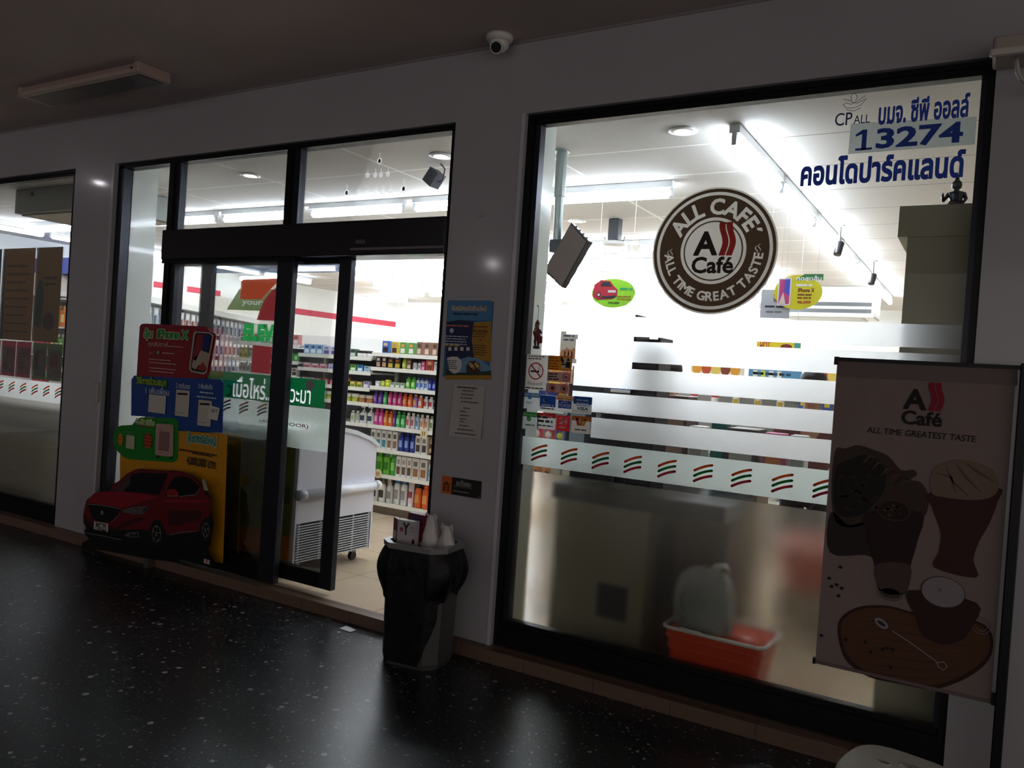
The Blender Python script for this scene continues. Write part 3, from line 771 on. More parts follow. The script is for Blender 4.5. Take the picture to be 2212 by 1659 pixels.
fill(-5.34, -4.10, YF, ZM[5], [
 (R_('tub', 'e6e8e2', 'd8dad4', '888888', .06, .055, .05, 'white jar'), 1),
 (R_('tub', 'a8b84a', 'c0cc60', '888888', .055, .06, .05, 'olive jar'), 1),
 (R_('tub', 'd4d030', 'e8e04a', '888888', .065, .075, .05, 'yellow jar'), 1),
 (R_('box', 'aab8a0', 'e8ece0', '6a7a60', .055, .055, .045, 'grey-green little carton'), 3),
 (R_('bottle', '5cb83a', '3f9a2c', 'c8e8a0', .055, .12, .04, 'green spray bottle'), 2),
 (R_('bottle', 'dfe8f2', '3a5ab0', '4a70c0', .042, .115, .04, 'white and blue roll-on bottle'), 3),
 (R_('bottle', '2c3f9c', '243488', '90a0e0', .042, .12, .04, 'blue roll-on bottle'), 2),
 (R_('bottle', 'eceef0', 'e4e6e8', '6a8ab0', .045, .12, .04, 'white roll-on bottle'), 9)], S % 'sixth lowest')
fill(-5.34, -4.10, YF, ZM[6], [
 (R_('box', '4a342c', 'c8a080', 'e8e0d0', .062, .115, .045, 'brown hair colour carton'), 2),
 (R_('box', '2c2420', 'd8c040', 'b0682c', .075, .105, .045, 'black carton with yellow stripe'), 2),
 (R_('bottle', 'b8c838', '8a9a28', 'e8ec90', .055, .115, .045, 'lime green bottle'), 1),
 (R_('box', '6a4a3c', 'e0c8b0', 'c09878', .05, .105, .045, 'tan hair colour carton'), 1),
 (R_('bottle', 'ecebea', '2a2628', 'b8b4b4', .045, .09, .04, 'white bottle with black cap'), 2),
 (R_('box', 'd8387c', 'f0a8c8', 'f6e0ec', .04, .09, .045, 'pink little carton'), 1),
 (R_('box', 'd8582c', '7a3420', 'f0b890', .085, .105, .045, 'orange carton with dark window'), 1),
 (R_('box', 'e8e6ea', 'c8c4d0', 'a0a0b0', .06, .095, .045, 'white carton'), 7)], S % 'seventh lowest')
fill(-5.28, -4.10, YF, ZM[7], [
 (R_('box', '3a6ab8', '2c2422', 'e8c8a8', .085, .125, .045, 'blue hair colour carton'), 1),
 (R_('box', 'd8b838', '3a2a22', 'c89a78', .075, .12, .045, 'yellow hair colour carton'), 1),
 (R_('box', '5a9a48', 'ece6da', 'e89a58', .07, .12, .045, 'green hair colour carton'), 2),
 (R_('box', '8a6450', 'e0c0a8', '5a3a30', .06, .13, .045, 'brown hair colour carton with a portrait'), 8)], S % 'top')
S = 'on the %s shelf behind the open door leaf'
fill(-6.34, -5.40, YF, ZB2[7], [
 (R_('box', '8ab8dc', 'e8f0f6', '2c4a8a', .085, .105, .06, 'sky blue packet'), 3), (R_('box', 'dfe2ee', '5a4a90', '8a8ab8', .1, .10, .06, 'white carton with violet rim'), 2),
 (R_('box', 'e8682c', 'f09a60', 'f0d0b0', .06, .085, .05, 'orange carton'), 1), (R_('box', '4a6a54', 'c8d0c0', '2a3a30', .085, .08, .05, 'dark green carton'), 2), (R_('tub', 'e0dcd8', '3a3030', '222222', .06, .07, .05, 'white jar with black lid'), 3)], S % 'top')
fill(-6.34, -5.40, YF, ZB2[6], [
 (R_('box', 'd8a8b0', 'b05068', 'f0e0e4', .10, .055, .06, 'pale pink flat carton'), 3), (R_('box', 'dfe0f0', '8a90c8', 'b8b8d8', .085, .06, .05, 'white-blue flat carton'), 2),
 (R_('box', '7ab84a', 'e8f4d8', '3f8a2c', .075, .07, .05, 'lime green carton'), 2), (R_('box', '58a8d8', 'e8f2f8', '2c70a8', .075, .07, .05, 'light blue carton'), 1), (R_('box', 'dde8f0', '90b8d8', '5a8ab0', .07, .06, .05, 'white carton'), 1)], S % 'second')
fill(-6.34, -5.40, YF, ZB2[5], [
 (R_('box', 'e0d8d0', '3a2c28', '6a9a3a', .07, .06, .05, 'white carton with green corner'), 2), (R_('box', 'b02c3c', 'e8b0b8', 'f0d8d8', .085, .06, .05, 'dark red carton'), 3),
 (R_('tub', '3a2a24', 'c89a48', '222222', .07, .09, .05, 'black jar with gold lid'), 2), (R_('box', 'd8c04a', '6a8a3a', 'f0e8b0', .07, .06, .05, 'yellow carton'), 2), (R_('box', 'c8b8d8', 'f0eef4', '8a78a8', .07, .07, .05, 'lilac carton'), 1)], S % 'third')
fill(-6.34, -5.80, YF, ZB2[4], [(R_('tub', 'b8a8d0', 'e8e4f0', '222222', .08, .08, .05, 'lilac jar'), 3), (R_('tub', 'c8cc4a', 'f0f0e4', '222222', .085, .085, .06, 'yellow jar'), 3)], S % 'fourth')
S = 'on the %s shelf behind the door logo'
fill(-7.36, -6.42, YF, ZB3[7], [(R_('box', 'e4e4e0', '2f9a58', 'c83a3a', .09, .11, .05, 'white carton with green print'), 3), (R_('card', '2f9a58', 'eceeea', 'f0e0a0', .09, .115, .02, 'green blister pack'), 3), (R_('box', 'e8602a', 'e8b0a0', 'f8d8c8', .085, .11, .05, 'orange carton'), 2), (R_('box', 'd88a8a', 'f0e0e0', 'b04a4a', .085, .11, .05, 'pink carton'), 1)], S % 'top')
fill(-7.36, -6.42, YF, ZB3[6], [(R_('box', 'd8c860', '6a6a3a', 'f0ecd0', .06, .12, .05, 'straw yellow carton'), 2), (R_('bottle', 'e0e6e0', '8fa8a0', '6a8a80', .05, .12, .045, 'pale green bottle'), 5), (R_('box', 'c8a0a0', '6a3a40', 'e8d8d8', .06, .12, .05, 'dusty pink carton'), 3), (R_('bottle', '58b848', '3f9a38', 'a8e0a0', .06, .10, .05, 'bright green bottle'), 3)], S % 'second')
fill(-7.36, -6.42, YF, ZB3[5], [(R_('bottle', 'd8dcd0', 'b8a868', '8a8a70', .05, .11, .045, 'beige bottle with gold cap'), 6), (R_('tub', 'dcdcd4', '8a8a80', '222222', .07, .08, .05, 'grey jar'), 4), (R_('box', 'e0d0c8', '4a3a38', 'a04a4a', .075, .09, .05, 'cream carton'), 2)], S % 'third')
# round price talkers clipped to the shelf lip
for k, (x, z, lb) in enumerate(((-4.63, .852, 'under the red cartons at the right'), (-5.16, .40, 'beside the freezer'))):
    e = empty('price_talker', (x, YG-.02, z)); MB().cyl((0, -.012, 0), (0, -.008, 0), .045, mat('e6ddb8', .5), 24).build('disc', e)
    MB().box(-.02, -.008, -.0145, -.012, -.02, .02, mat('a8782c', .5)).build('print', e); MB().box(.004, .016, -.0145, -.012, -.02, .02, mat('a8782c', .5)).build('print', e)
    MB().box(-.012, .012, -.008, -.0, -.004, .008, mat('dddddd', .4)).build('clip', e)
    tag(e, 'round cream price talker on the shelf edge '+lb, 'price tag')

# ---- hanging packs on the slanting pegboard
pa, pb = Vector((-6.95, 1.0, 0)), Vector((-8.9, 4.1, 0)); pd = (pb-pa).normalized(); pl = (pb-pa).length; pn = Vector((pd.y, -pd.x, 0)); ang = math.atan2(pd.y, pd.x)
e = empty('pegboard_display', (pa.x, pa.y, 0), ang)
# local x runs from pb to pa (negative along pd)
MB().box(0, pl, .10, .14, 0, 1.93, mat('9aa0a2', .6)).build('back_panel', e)
MB().box(0, pl, -.05, .14, 1.93, 1.99, mat('f0f0ea', .4)).build('canopy', e)
MB().box(0, pl, -.15, .10, 0, .3, mat('c8c6c0', .5)).build('base', e)
for k in range(4): MB().box(pl*k/3-.015, pl*k/3+.015, .06, .10, 0, 1.93, mat('70767a', .5)).build('upright', e)
tag(e, 'slanting grey pegboard display of hanging packets behind the left door glass', 'display rack')
packc = [('c8ccd0', '8a98a8', 'e8e8e8'), ('a8b4c0', '5a6a80', 'e0e4e8'), ('d8d0cc', 'a86a60', 'f0f0f0'), ('b8c8cc', '4a5a68', 'f0e8d8'), ('98a4b0', '3c4a5c', 'd8dce0')]
for r, z in enumerate((1.70, 1.45, 1.20, .95)):
    for k in range(22):
        u = .08+k*(pl-.16)/21
        c = packc[(k//3+r*2) % 5]
        P_ = pa+pd*(-u)
        pos = Vector((pa.x, pa.y, 0))+Matrix.Rotation(ang, 3, 'Z') @ Vector((u, .03, 0))
        o = proto('card', c[0], c[1], c[2], .11, .2, .02); o.location = (pos.x, pos.y, z); o.rotation_euler = (0, 0, ang)
        wd = ['silver-grey', 'blue-grey', 'pale rose', 'light teal', 'slate grey'][(k//3+r*2) % 5]
        lb = '%s blister packet hanging in the %s row of the slanting pegboard' % (wd, ['top', 'second', 'third', 'bottom'][r])
        tag(o, lb, 'packet', lb)
# green board above the pegboard
e = empty('overhead_sign', (-8.0, 3.55, 2.05), math.radians(6))
MB().add([(-.75, 0, .02), (.35, 0, .02), (.35, 0, .30), (-.55, 0, .30), (-.75, .02, .02), (.35, .02, .02), (.35, .02, .30), (-.55, .02, .30)], [(0, 1, 2, 3), (7, 6, 5, 4), (0, 4, 5, 1), (1, 5, 6, 2), (2, 6, 7, 3), (3, 7, 4, 0)], mat('7f9a52', .5)).build('board', e)
pr = Print(-.001); pr.text('Thai for', -.5, .20, -.1, .26, mat('d8dcc8', .5), 1); pr.text('your Senses', -.5, .07, .35, .17, mat('eef0e4', .5), 1, .02, slant=.2); pr.build('lettering', e)
for x in (-.4, .3): MB().cyl((x, .01, .30), (x, .01, .90), .004, mat('bbbbbb', .4), 6).build('hanger', e)
tag(e, 'olive green hanging sign with handwritten white lettering behind the orange bar of the logo', 'sign')

# ---- chest freezer
e = empty('chest_freezer', (-4.75, .6, 0)); WF = mat('f0f0f8', .28, coat=.3); WL = mat('eceef2', .25)
def side_prof(y0, y1, zb): return [(y0, zb), (y1, zb), (y1, .88), (.92, .93), (.75, .99), (.56, 1.025), (.38, 1.03), (y0, 1.0)]
def xprism(pts, x0, x1, mt, m_=None):
    m_ = m_ or MB(); n = len(pts)
    m_.add([(x0, y, z) for y, z in pts]+[(x1, y, z) for y, z in pts], [tuple(range(n)), tuple(range(n, 2*n))[::-1]]+[(i, n+i, n+(i+1) % n, (i+1) % n) for i in range(n)], mt); return m_
def at0(m_): return shift(m_, (4.75, -.6, 0))
B = xprism([(.20, .37), (1.0, .37), (1.0, .865), (.92, .91), (.75, .965), (.56, .998), (.38, 1.0), (.20, .975)], -4.98, -3.97, WF)
B.box(-4.98, -3.99, .22, .985, .10, .37, mat('3a3c42', .6)); B.box(-4.98, -3.97, .985, 1.0, .09, .37, WF).box(-4.98, -3.97, .20, .215, .09, .37, WF)
at0(B).build('body', e)
B = xprism([(.185, .97), (.38, 1.0), (.56, .998), (.75, .965), (.92, .91), (1.015, .855), (1.015, .885), (.92, .94), (.75, .995), (.56, 1.03), (.38, 1.035), (.185, 1.01)], -5.0, -3.955, WL)
at0(B).build('lid_rim', e)
at0(MB().tube([(-3.945, .19, .572), (-3.945, 1.01, .572)], .033, mat('e6e9ee', .25), 14).tube([(-3.945, .185, .572), (-3.945, .25, .572)], .036, mat('b8bcc4', .3), 14).tube([(-3.945, .97, .572), (-3.945, 1.02, .572)], .036, mat('dfe2e6', .3), 14)).build('bumper', e)
g_ = MB()
for k in range(15): g_.box(-3.968, -3.958, .215, .955, .105+k*.0175, .110+k*.0175, mat('dfe3e8', .35))
for y in (.235, .44, .62, .78, .95): g_.box(-3.971, -3.961, y-.003, y+.003, .095, .37, mat('cfd3d8', .35))
at0(g_).build('grille', e)
at0(MB().box(-4.97, -4.0, .193, .199, .12, .93, mat('8a8a30', .5))).build('front_panel', e)
pr = MB().box(-4.5, -4.0, .189, .193, .12, .28, mat('e8861c', .5)).box(-4.4, -4.02, .189, .193, .5, .62, mat('5a6a28', .5)).box(-4.3, -4.1, .188, .193, .36, .46, mat('6a3020', .5)); at0(pr).build('front_print', e)
for x in (-4.06, -4.9):
    for y in (.32, .90):
        at0(MB().cyl((x-.015, y, .032), (x+.015, y, .032), .032, mat('1c1a1c', .5), 16).box(x-.02, x+.02, y-.02, y+.02, .06, .10, mat('8a8c90', .4))).build('castor', e)
tag(e, 'white chest freezer with curved lid and wire grille standing just inside the doorway', 'freezer')

# ================================================================== STREET SIDE
def printed(name, prints, label, cat, loc=None, group=None):
    e = empty(name, loc or (0, 0, 0))
    for n, p in prints:
        o = p.build(n, e); o.location = (-e.location.x, -e.location.y, -e.location.z)
    return tag(e, label, cat, group)
def ctr(pr, a, b):
    (x0, z0), (x1, z1) = pr.P(a), pr.P(b); return ((x0+x1)/2, pr.y, min(z0, z1))
INK = mat('1a1416', .5); WHI = mat('d8d4d0', .5)
# ---- café roundel on the big window
YR_ = .0605
cx, cz, Rr = -1.186, 2.147, .306
e = empty('cafe_roundel', (cx, YR_, cz-Rr))
BR = film('5e4b38', .14); CRM = film('d2cabc', .32); LGT = film('d4d2ce', .34); RED2 = film('b5342c', .25); DK = film('2c1f18', .05)
CRM = film('cbc5ba', .5); BR = film('6e5a46', .2)
pr = Print(YR_); pr.disc(cx, cz, Rr, CRM, 0, n=72); sub(pr, 'disc', e)
circ = lambda r, n=72: [(cx+r*math.cos(2*PI*i/n), cz+r*math.sin(2*PI*i/n)) for i in range(n)]
st = Print(YR_)
st.arc_text('ALL CAFE\u00b4', cx, cz, Rr*.70, .102, 88, CRM, 4, .035, True, .90)
st.arc_text('ALL TIME GREAT TASTE', cx, cz, Rr*.715, .061, 270, CRM, 4, .03, False, .86)
for s_, a in ((-1, 182), (1, 2)):
    bx, bz = cx+Rr*.70*math.cos(math.radians(a)), cz+Rr*.70*math.sin(math.radians(a))
    for q in (-.007, .007): st.stroke([(bx+q+.006*math.sin(t*.9), bz-.02+t*.005+(q*.6)) for t in range(9)], .004, CRM, 4, True)
pr = Print(YR_); pr.cut([circ(Rr*.875), circ(Rr*.525)], lambda x, z: Rr*.525 < math.hypot(x-cx, z-cz) < Rr*.874, st, BR, 3); sub(pr, 'ring_lettering', e)
pr = Print(YR_); pr.ring(cx, cz, Rr*.925, Rr*.975, BR, 3, n=72); sub(pr, 'outer_ring', e)
pr = Print(YR_); pr.ring(cx, cz, Rr*.452, Rr*.475, BR, 3, n=64); sub(pr, 'inner_ring', e)
def cafe_mark(pr, x0, z0, s, dark, red, L):
    """A and two flames over the word Café; s = width of the word"""
    pr.text('A', x0+s*.02, z0+s*.42, x0+s*.60, z0+s*1.0, dark, L, .035)
    for q in (0, .17):
        a = []; b = []
        for t in range(11):
            u = t/10; xo = .66+q+.045*math.sin((u-.15)*2*PI)-.02*u+.02
            a.append((x0+s*(xo-.01), z0+s*(.42+.78*u))); b.append((x0+s*(xo+.135), z0+s*(.42+.78*u)))
        pr.poly(a+b[::-1], red, L)
    pr.text('Caf\u00e9', x0, z0, x0+s, z0+s*.40, dark, L, .03)
pr = Print(YR_); cafe_mark(pr, cx-.100, cz-.110, .205, DK, RED2, 8); sub(pr, 'cafe_mark', e)
tag(e, 'round brown and cream café sticker on the upper part of the big window', 'logo')

# ---- company lettering in the upper right corner
NAVY = film('1c3f9a', .12); NV2 = film('1f2c5a', .1)
e = empty('branch_number_sticker', (-.38, .0605, 2.5))
pr = Print(.0605); pr.poly([pr.P(q) for q in ((1838, 267), (2110, 252), (2106, 312), (1832, 333))], film('a9b2ae', .45, .1), 0); sub(pr, 'backing', e)
pr = Print(.0605); (xa, za), (xb, zb) = pr.P((1845, 328)), pr.P((2083, 258)); h_ = zb-.006-za-.004; zq = za+.004
pr.text('3274', xa+.085, zq, xb, zq+h_, NAVY, 2, .035)
pr.rect(xa+.028, zq, xa+.048, zq+h_, NAVY, 2); pr.poly([(xa+.030, zq+h_), (xa+.002, zq+h_*.80), (xa+.002, zq+h_*.68), (xa+.030, zq+h_*.80)], NAVY, 2); pr.rect(xa+.004, zq, xa+.072, zq+h_*.11, NAVY, 2); sub(pr, 'digits', e)
tag(e, 'grey sticker with large blue number 13274 at the top right of the big window', 'sign')
e = empty('company_lettering', (-.5, .0605, 2.7))
pr = Print(.0605); (xa, za), (xb, zb) = pr.P((1898, 248)), pr.P((2090, 210)); pr.text('บมจ. ซีพี ออลล์', xa, 2.682, -.148, 2.788, NAVY, 2, .035); sub(pr, 'thai_lettering', e)
pr = Print(.0605); pr.text('CP', -.672, 2.695, -.60, 2.752, NV2, 2, .005); pr.text('ALL', -.594, 2.697, -.527, 2.735, NV2, 2, .005); sub(pr, 'latin_lettering', e)
pr = Print(.0605)
fx, fz = -.598, 2.80
for a_ in ([(-.045, -.012), (-.03, -.028), (0, -.032), (.03, -.022), (.05, .006), (.03, -.004), (.012, -.012), (0, -.006), (-.012, -.014), (-.03, -.006), (-.045, -.012)], [(-.045, .012), (-.02, .005), (0, -.01), (.02, .002), (.045, .018)], [(-.008, .0), (-.014, .022), (0, .036), (.012, .018), (.006, .0)], [(-.03, -.035), (.0, -.045), (.03, -.034)]):
    pr.stroke([(fx+x, fz+z) for x, z in a_], .0022, NV2, 2)
sub(pr, 'flower_emblem', e)
tag(e, 'small blue company lettering with a leaf emblem above the 13274 sticker', 'sign')
pr = Print(.0605); pr.text('คอนโดปาร์คแลนด์', -.803, 2.432, -.148, 2.562, NAVY, 2, .04)
printed('condo_lettering', [('thai_lettering', pr)], 'line of blue Thai lettering under the 13274 sticker on the big window', 'sign', (-.48, .0605, 2.44))

# ---- small notices on the big window (left edge)
def wp(): return Print(.0605).crop(5.53, 1100, 640)
BG = film('ddd6cc', .35); RD = film('c03430', .25); BK = film('1c1a1a', .1); YL = film('e6c01e', .4)
pr = wp(); pr.pr((195, 690), (465, 1130), BG, 0); a = wp(); c_ = a.P((320, 893)); a.ring(c_[0], c_[1], .040, .0465, RD, 3); a.stroke([(c_[0]-.032, c_[1]+.032), (c_[0]+.032, c_[1]-.032)], .008, RD, 3)
a.rect(c_[0]-.033, c_[1]-.007, c_[0]+.022, c_[1]+.003, BK, 2); a.stroke([(c_[0]+.01, c_[1]+.012), (c_[0]+.028, c_[1]+.008), (c_[0]+.015, c_[1]+.022), (c_[0]+.03, c_[1]+.028), (c_[0]+.014, c_[1]+.036)], .004, BK, 2)
t_ = wp(); t_.tp('ห้ามสูบบุหรี่', (218, 1065), (400, 1025), BK, 2); t_.lines(t_.P((190, 0))[0]+.004, t_.P((420, 1095))[0], t_.P((300, 1085))[1], 1, .009, BK, 2); t_.lines(t_.P((230, 700))[0], t_.P((440, 700))[0], t_.P((300, 708))[1], 2, .007, BK, 2, seed=4)
printed('no_smoking_notice', [('paper', pr), ('pictogram', a), ('lettering', t_)], 'cream notice with a crossed-out cigarette at the left edge of the big window', 'notice', (-2.115, .0605, 1.4))
def notice(name, rc, bgm, fn, label, edge=None):
    pr = wp(); (x0, z0), (x1, z1) = pr.P(rc[0]), pr.P(rc[1]); zl, zh = min(z0, z1), max(z0, z1)
    if edge: pr.rect(x0, zl, x1, zh, edge, 0); pr.rect(x0+.003, zl+.003, x1-.003, zh-.003, bgm, 1)
    else: pr.rect(x0, zl, x1, zh, bgm, 0, r=.006)
    a = wp(); fn(a, x0, zl, x1, zh)
    printed(name, [('paper', pr), ('print', a)], label, 'sticker', ((x0+x1)/2, .0605, zl))
def f1(a, x0, z0, x1, z1):
    a.lines(x0+.008, x0+(x1-x0)*.5, z1-.008, 5, .008, RD, 3, seed=2); a.rect(x0+(x1-x0)*.56, z0+.012, x1-.008, z1-.01, film('e6e2d0', .4), 2)
    mx = x0+(x1-x0)*.84; a.disc(mx, z0+.058, .008, BK, 3); a.poly([(mx-.014, z0+.016), (mx+.014, z0+.016), (mx+.013, z0+.048), (mx-.013, z0+.048)], BK, 3); a.rect(mx-.04, z0+.03, mx-.01, z0+.036, BK, 3)
    for q in range(3): a.rect(mx-.045+q*.006, z0+.05-q*.008, mx-.038+q*.006, z0+.075-q*.008, BK, 3)
notice('warning_sticker', ((470, 705), (745, 895)), YL, f1, 'yellow warning sticker with a black figure beside the no-smoking notice', RD)
def ban(a, cx_, cz_, r): a.ring(cx_, cz_, r*.84, r, RD, 5, n=28); a.stroke([(cx_-r*.62, cz_+r*.62), (cx_+r*.62, cz_-r*.62)], r*.14, RD, 5)
def dog(a, cx_, cz_, s): a.poly([(cx_-s*.5, cz_-s*.1), (cx_+s*.3, cz_-s*.1), (cx_+s*.55, cz_+s*.35), (cx_+s*.25, cz_+s*.3), (cx_-s*.4, cz_+s*.2), (cx_-s*.65, cz_+s*.4)], BK, 4); [a.rect(cx_+q*s, cz_-s*.5, cx_+(q+.12)*s, cz_, BK, 4) for q in (-.48, .14)]
def f2(a, x0, z0, x1, z1): a.lines(x0+.006, x0+(x1-x0)*.5, z1-.006, 3, .009, BK, 3, 1.5, 5); ban(a, x1-.026, (z0+z1)/2, .020); dog(a, x1-.026, (z0+z1)/2, .018)
notice('no_dogs_sticker', ((462, 898), (730, 1032)), BG, f2, 'cream sticker banning dogs under the yellow warning sticker', RD)
def f3(a, x0, z0, x1, z1):
    for q in (.28, .76): ban(a, x0+(x1-x0)*q, (z0+z1)/2, .021); a.disc(x0+(x1-x0)*q, (z0+z1)/2, .012, BK, 4, n=7 if q < .5 else 5)
notice('no_helmet_sticker', ((445, 1036), (720, 1165)), BG, f3, 'cream sticker with two red prohibition circles below the dog sticker', RD)
def simple(top, body_, words, wcol, sub_=None, scol=None, size=.4):
    def f(a, x0, z0, x1, z1):
        h = z1-z0; w_ = x1-x0
        if top: a.rect(x0, z1-h*.28, x1, z1, film(top, .4), 1); a.lines(x0+w_*.12, x1-w_*.05, z1-h*.08, 1, h*.09, film('e8e8e8', .4), 2)
        if words: a.text(words, x0+w_*.14, z0+h*(.30 if sub_ is None else .4), x1-w_*.14, z0+h*(.30+size if sub_ is None else .4+size), film(wcol, .25), 3, .02)
        if sub_ is not None: a.lines(x0+w_*.12, x1-w_*.12, z0+h*.28, 2, h*.07, film(scol or '555555', .2), 3, 1.8)
    return f
def f4(a, x0, z0, x1, z1):
    simple('6f9cc4', None, None, None)(a, x0, z0, x1, z1); a.rect(x0+.032, z0+.052, x0+.056, z0+.076, film('5aa0d8', .3), 3, r=.005); a.text('PAY', x0+.026, z0+.026, x0+.062, z0+.04, film('4a5a6a', .2), 3, .01)
notice('payment_sticker', ((168, 1145), (365, 1355)), film('dde2e0', .4), f4, 'pale blue payment sticker, first in the upper sticker row')
def f5(a, x0, z0, x1, z1):
    a.rect(x0+.002, z0+(z1-z0)*.22, x1-.004, z1-.002, film('1c4fa8', .35), 1, r=.006); a.disc(x0+.03, z1-.028, .010, film('f0e8a0', .5), 2); a.disc(x0+.035, z1-.026, .009, film('1c4fa8', .35), 3)
    a.lines(x0+.012, x1-.010, z1-.045, 2, .014, film('eef0f4', .5), 3, 1.3, 8); a.lines(x0+.008, x1-.006, z0+.014, 1, .008, BK, 3)
notice('night_banking_sticker', ((372, 1175), (556, 1370)), film('dde0dc', .4), f5, 'blue sticker with a yellow crescent moon, second in the upper sticker row')
def f6(a, x0, z0, x1, z1):
    a.rect(x0, z1-(z1-z0)*.28, x1, z1, film('d8a070', .4), 1); a.text('WELCOME', x0+.012, z1-.032, x1-.01, z1-.014, film('8a5a3a', .2), 2, .01)
    a.rect(x0+.014, z0+.02, x1-.012, z0+.062, film('2c4f9a', .3), 1); a.text('PURSE', x0+.018, z0+.026, x1-.016, z0+.044, film('eef0f4', .5), 3, .02); a.stroke([(x0+.03, z0+.048), (x0+.05, z0+.056), (x0+.07, z0+.05)], .004, film('eef0f4', .5), 3)
notice('welcome_sticker', ((565, 1178), (762, 1395)), film('dcdeda', .4), f6, 'WELCOME sticker with orange top, third in the upper sticker row')
def f7(a, x0, z0, x1, z1):
    h = z1-z0; a.rect(x0, z1-h*.45, x1, z1, film('1f57a4', .35), 1, r=.006); a.lines(x0+.018, x1-.016, z1-.014, 2, .009, film('e0e8f4', .5), 3)
    a.rect(x0+.012, z0+h*.46, x1-.012, z0+h*.50, film('2c50a0', .3), 2); a.text('VISA', x0+.022, z0+h*.2, x1-.02, z0+h*.4, film('26324a', .1), 3, .03, slant=.2); a.rect(x0+.01, z0+h*.1, x1-.012, z0+h*.13, film('c8a040', .3), 2)
notice('card_sticker', ((772, 1190), (980, 1415)), film('dcdeda', .4), f7, 'card payment sticker with dark blue top, last in the upper sticker row')
def f8(a, x0, z0, x1, z1):
    a.rect(x0, z1-(z1-z0)*.28, x1, z1, film('3fa04e', .4), 1); a.lines(x0+.01, x1-.01, z1-.01, 1, .009, film('a8e0a8', .4), 2); a.disc((x0+x1)/2-.004, z0+.058, .014, film('35a050', .3), 2)
    a.stroke([((x0+x1)/2-.012, z0+.06), ((x0+x1)/2-.005, z0+.052), ((x0+x1)/2+.006, z0+.066)], .004, film('eef4ee', .5), 3); a.lines(x0+.03, x1-.02, z0+.03, 1, .010, film('6a8a6a', .2), 2)
notice('green_payment_sticker', ((145, 1372), (340, 1600)), film('d8dedb', .4), f8, 'sticker with green top and round green tick, first in the lower sticker row')
def f9(a, x0, z0, x1, z1):
    a.rect(x0, z1-(z1-z0)*.28, x1, z1, film('c4262c', .35), 1); a.text('บริการ', x0+.016, z1-.032, x1-.018, z1-.008, film('f0e8e8', .5), 2, .01)
    a.lines(x0+.003, x0+(x1-x0)*.62, z0+.070, 1, .012, BK, 2, seed=7); a.lines(x0+.004, x1-.006, z0+.052, 1, .016, BK, 2, seed=9); a.lines(x0+.004, x1-.01, z0+.024, 1, .009, BK, 2, seed=3)
notice('service_sticker', ((343, 1385), (548, 1600)), film('dad8d4', .4), f9, 'sticker with red top reading บริการ, second in the lower sticker row')
def f10(a, x0, z0, x1, z1):
    a.text('24', x0+.016, z0+.036, x1-.016, z0+.072, film('f4f0ee', .5), 2, .03); a.lines(x0+.018, x1-.02, z0+.026, 1, .010, film('f0dcd8', .4), 2); a.ring((x0+x1)/2, z1-.014, .011, .014, film('e8b0a8', .4), 2, n=14, a0=180, a1=360)
notice('shopping_bag_sticker', ((570, 1420), (720, 1620)), film('c92a2c', .35), f10, 'red shopping bag sticker reading 24 in the lower sticker row')
def f11(a, x0, z0, x1, z1):
    a.rect(x0, z1-(z1-z0)*.28, x1, z1, film('c8682a', .35), 1, r=.004); a.lines(x0+.014, x1-.012, z1-.010, 1, .011, film('f0c898', .4), 2)
    m = (x0+x1)/2; z = z0+.04
    a.poly([(m-.036, z+.042), (m-.018, z+.042), (m-.008, z+.008), (m-.002, z+.026), (m-.010, z+.0), (m-.022, z+.0)], film('b8482a', .3), 2); a.poly([(m, z+.042), (m+.016, z+.042), (m+.004, z+.0), (m-.010, z+.0)], film('c87a2a', .3), 3); a.poly([(m+.018, z+.042), (m+.034, z+.042), (m+.020, z+.0), (m+.006, z+.0)], film('d8a02c', .3), 2)
    a.lines(x0+.02, x1-.02, z0+.024, 1, .009, film('6a5048', .2), 2)
notice('delivery_sticker', ((752, 1422), (965, 1650)), film('ddd6ca', .4), f11, 'sticker with orange top and an orange W mark, last in the lower sticker row')

# ---- papers on the pillar
pr = Print(-.003, .0003); pr.box(-2.682, -2.372, -.003, -.0005, 1.447, 1.878, mat('2c6a98', .4))
a = Print(-.0035, .0003).crop(3.456, 940, 620)
BL = mat('2b6fae', .4); BLN = mat('121a48', .4); YE = mat('a87c18', .4)
a.pp([(95, 100), (422, 100), (422, 245), (90, 255)], mat('447ca6', .4), 0)
a.pp([(85, 262), (180, 245), (290, 255), (272, 400), (290, 530), (80, 540)], BLN, 1)
a.pp([(285, 265), (418, 255), (418, 560), (350, 550), (290, 525), (275, 400)], YE, 1)
a.pp([(78, 650), (150, 550), (250, 520), (330, 535), (415, 600), (415, 655)], mat('6a98b8', .4), 2)
a.pp([(76, 655), (420, 655), (420, 690), (74, 690)], YE, 3); a.pp([(78, 610), (190, 640), (418, 625), (418, 658), (78, 658)], mat('1c3a2c', .4), 3)
a.pp([(88, 530), (120, 520), (165, 520), (195, 545), (200, 590), (180, 635), (140, 648), (105, 620), (98, 570)], WHI, 4)
a.pp([(235, 640), (232, 590), (255, 555), (300, 550), (335, 575), (340, 620), (320, 645)], mat('3a2a18', .4), 4)
for k in range(6): a.disc(a.P((262+14*k, 585))[0], a.P((262+14*k, 575+(k % 3)*14))[1], .010, mat(('c8a068', 'e0c070', 'a87a48')[k % 3], .4), 5)
t_ = Print(-.0035, .0003).crop(3.456, 940, 620)
t_.tp('รับสมัครเปิดร้านใหม่', (125, 175), (385, 138), mat('e8c890', .4), 7, .02); t_.lines(t_.P((150, 0))[0], t_.P((350, 0))[0], t_.P((0, 183))[1], 1, .016, mat('16305e', .4), 7)
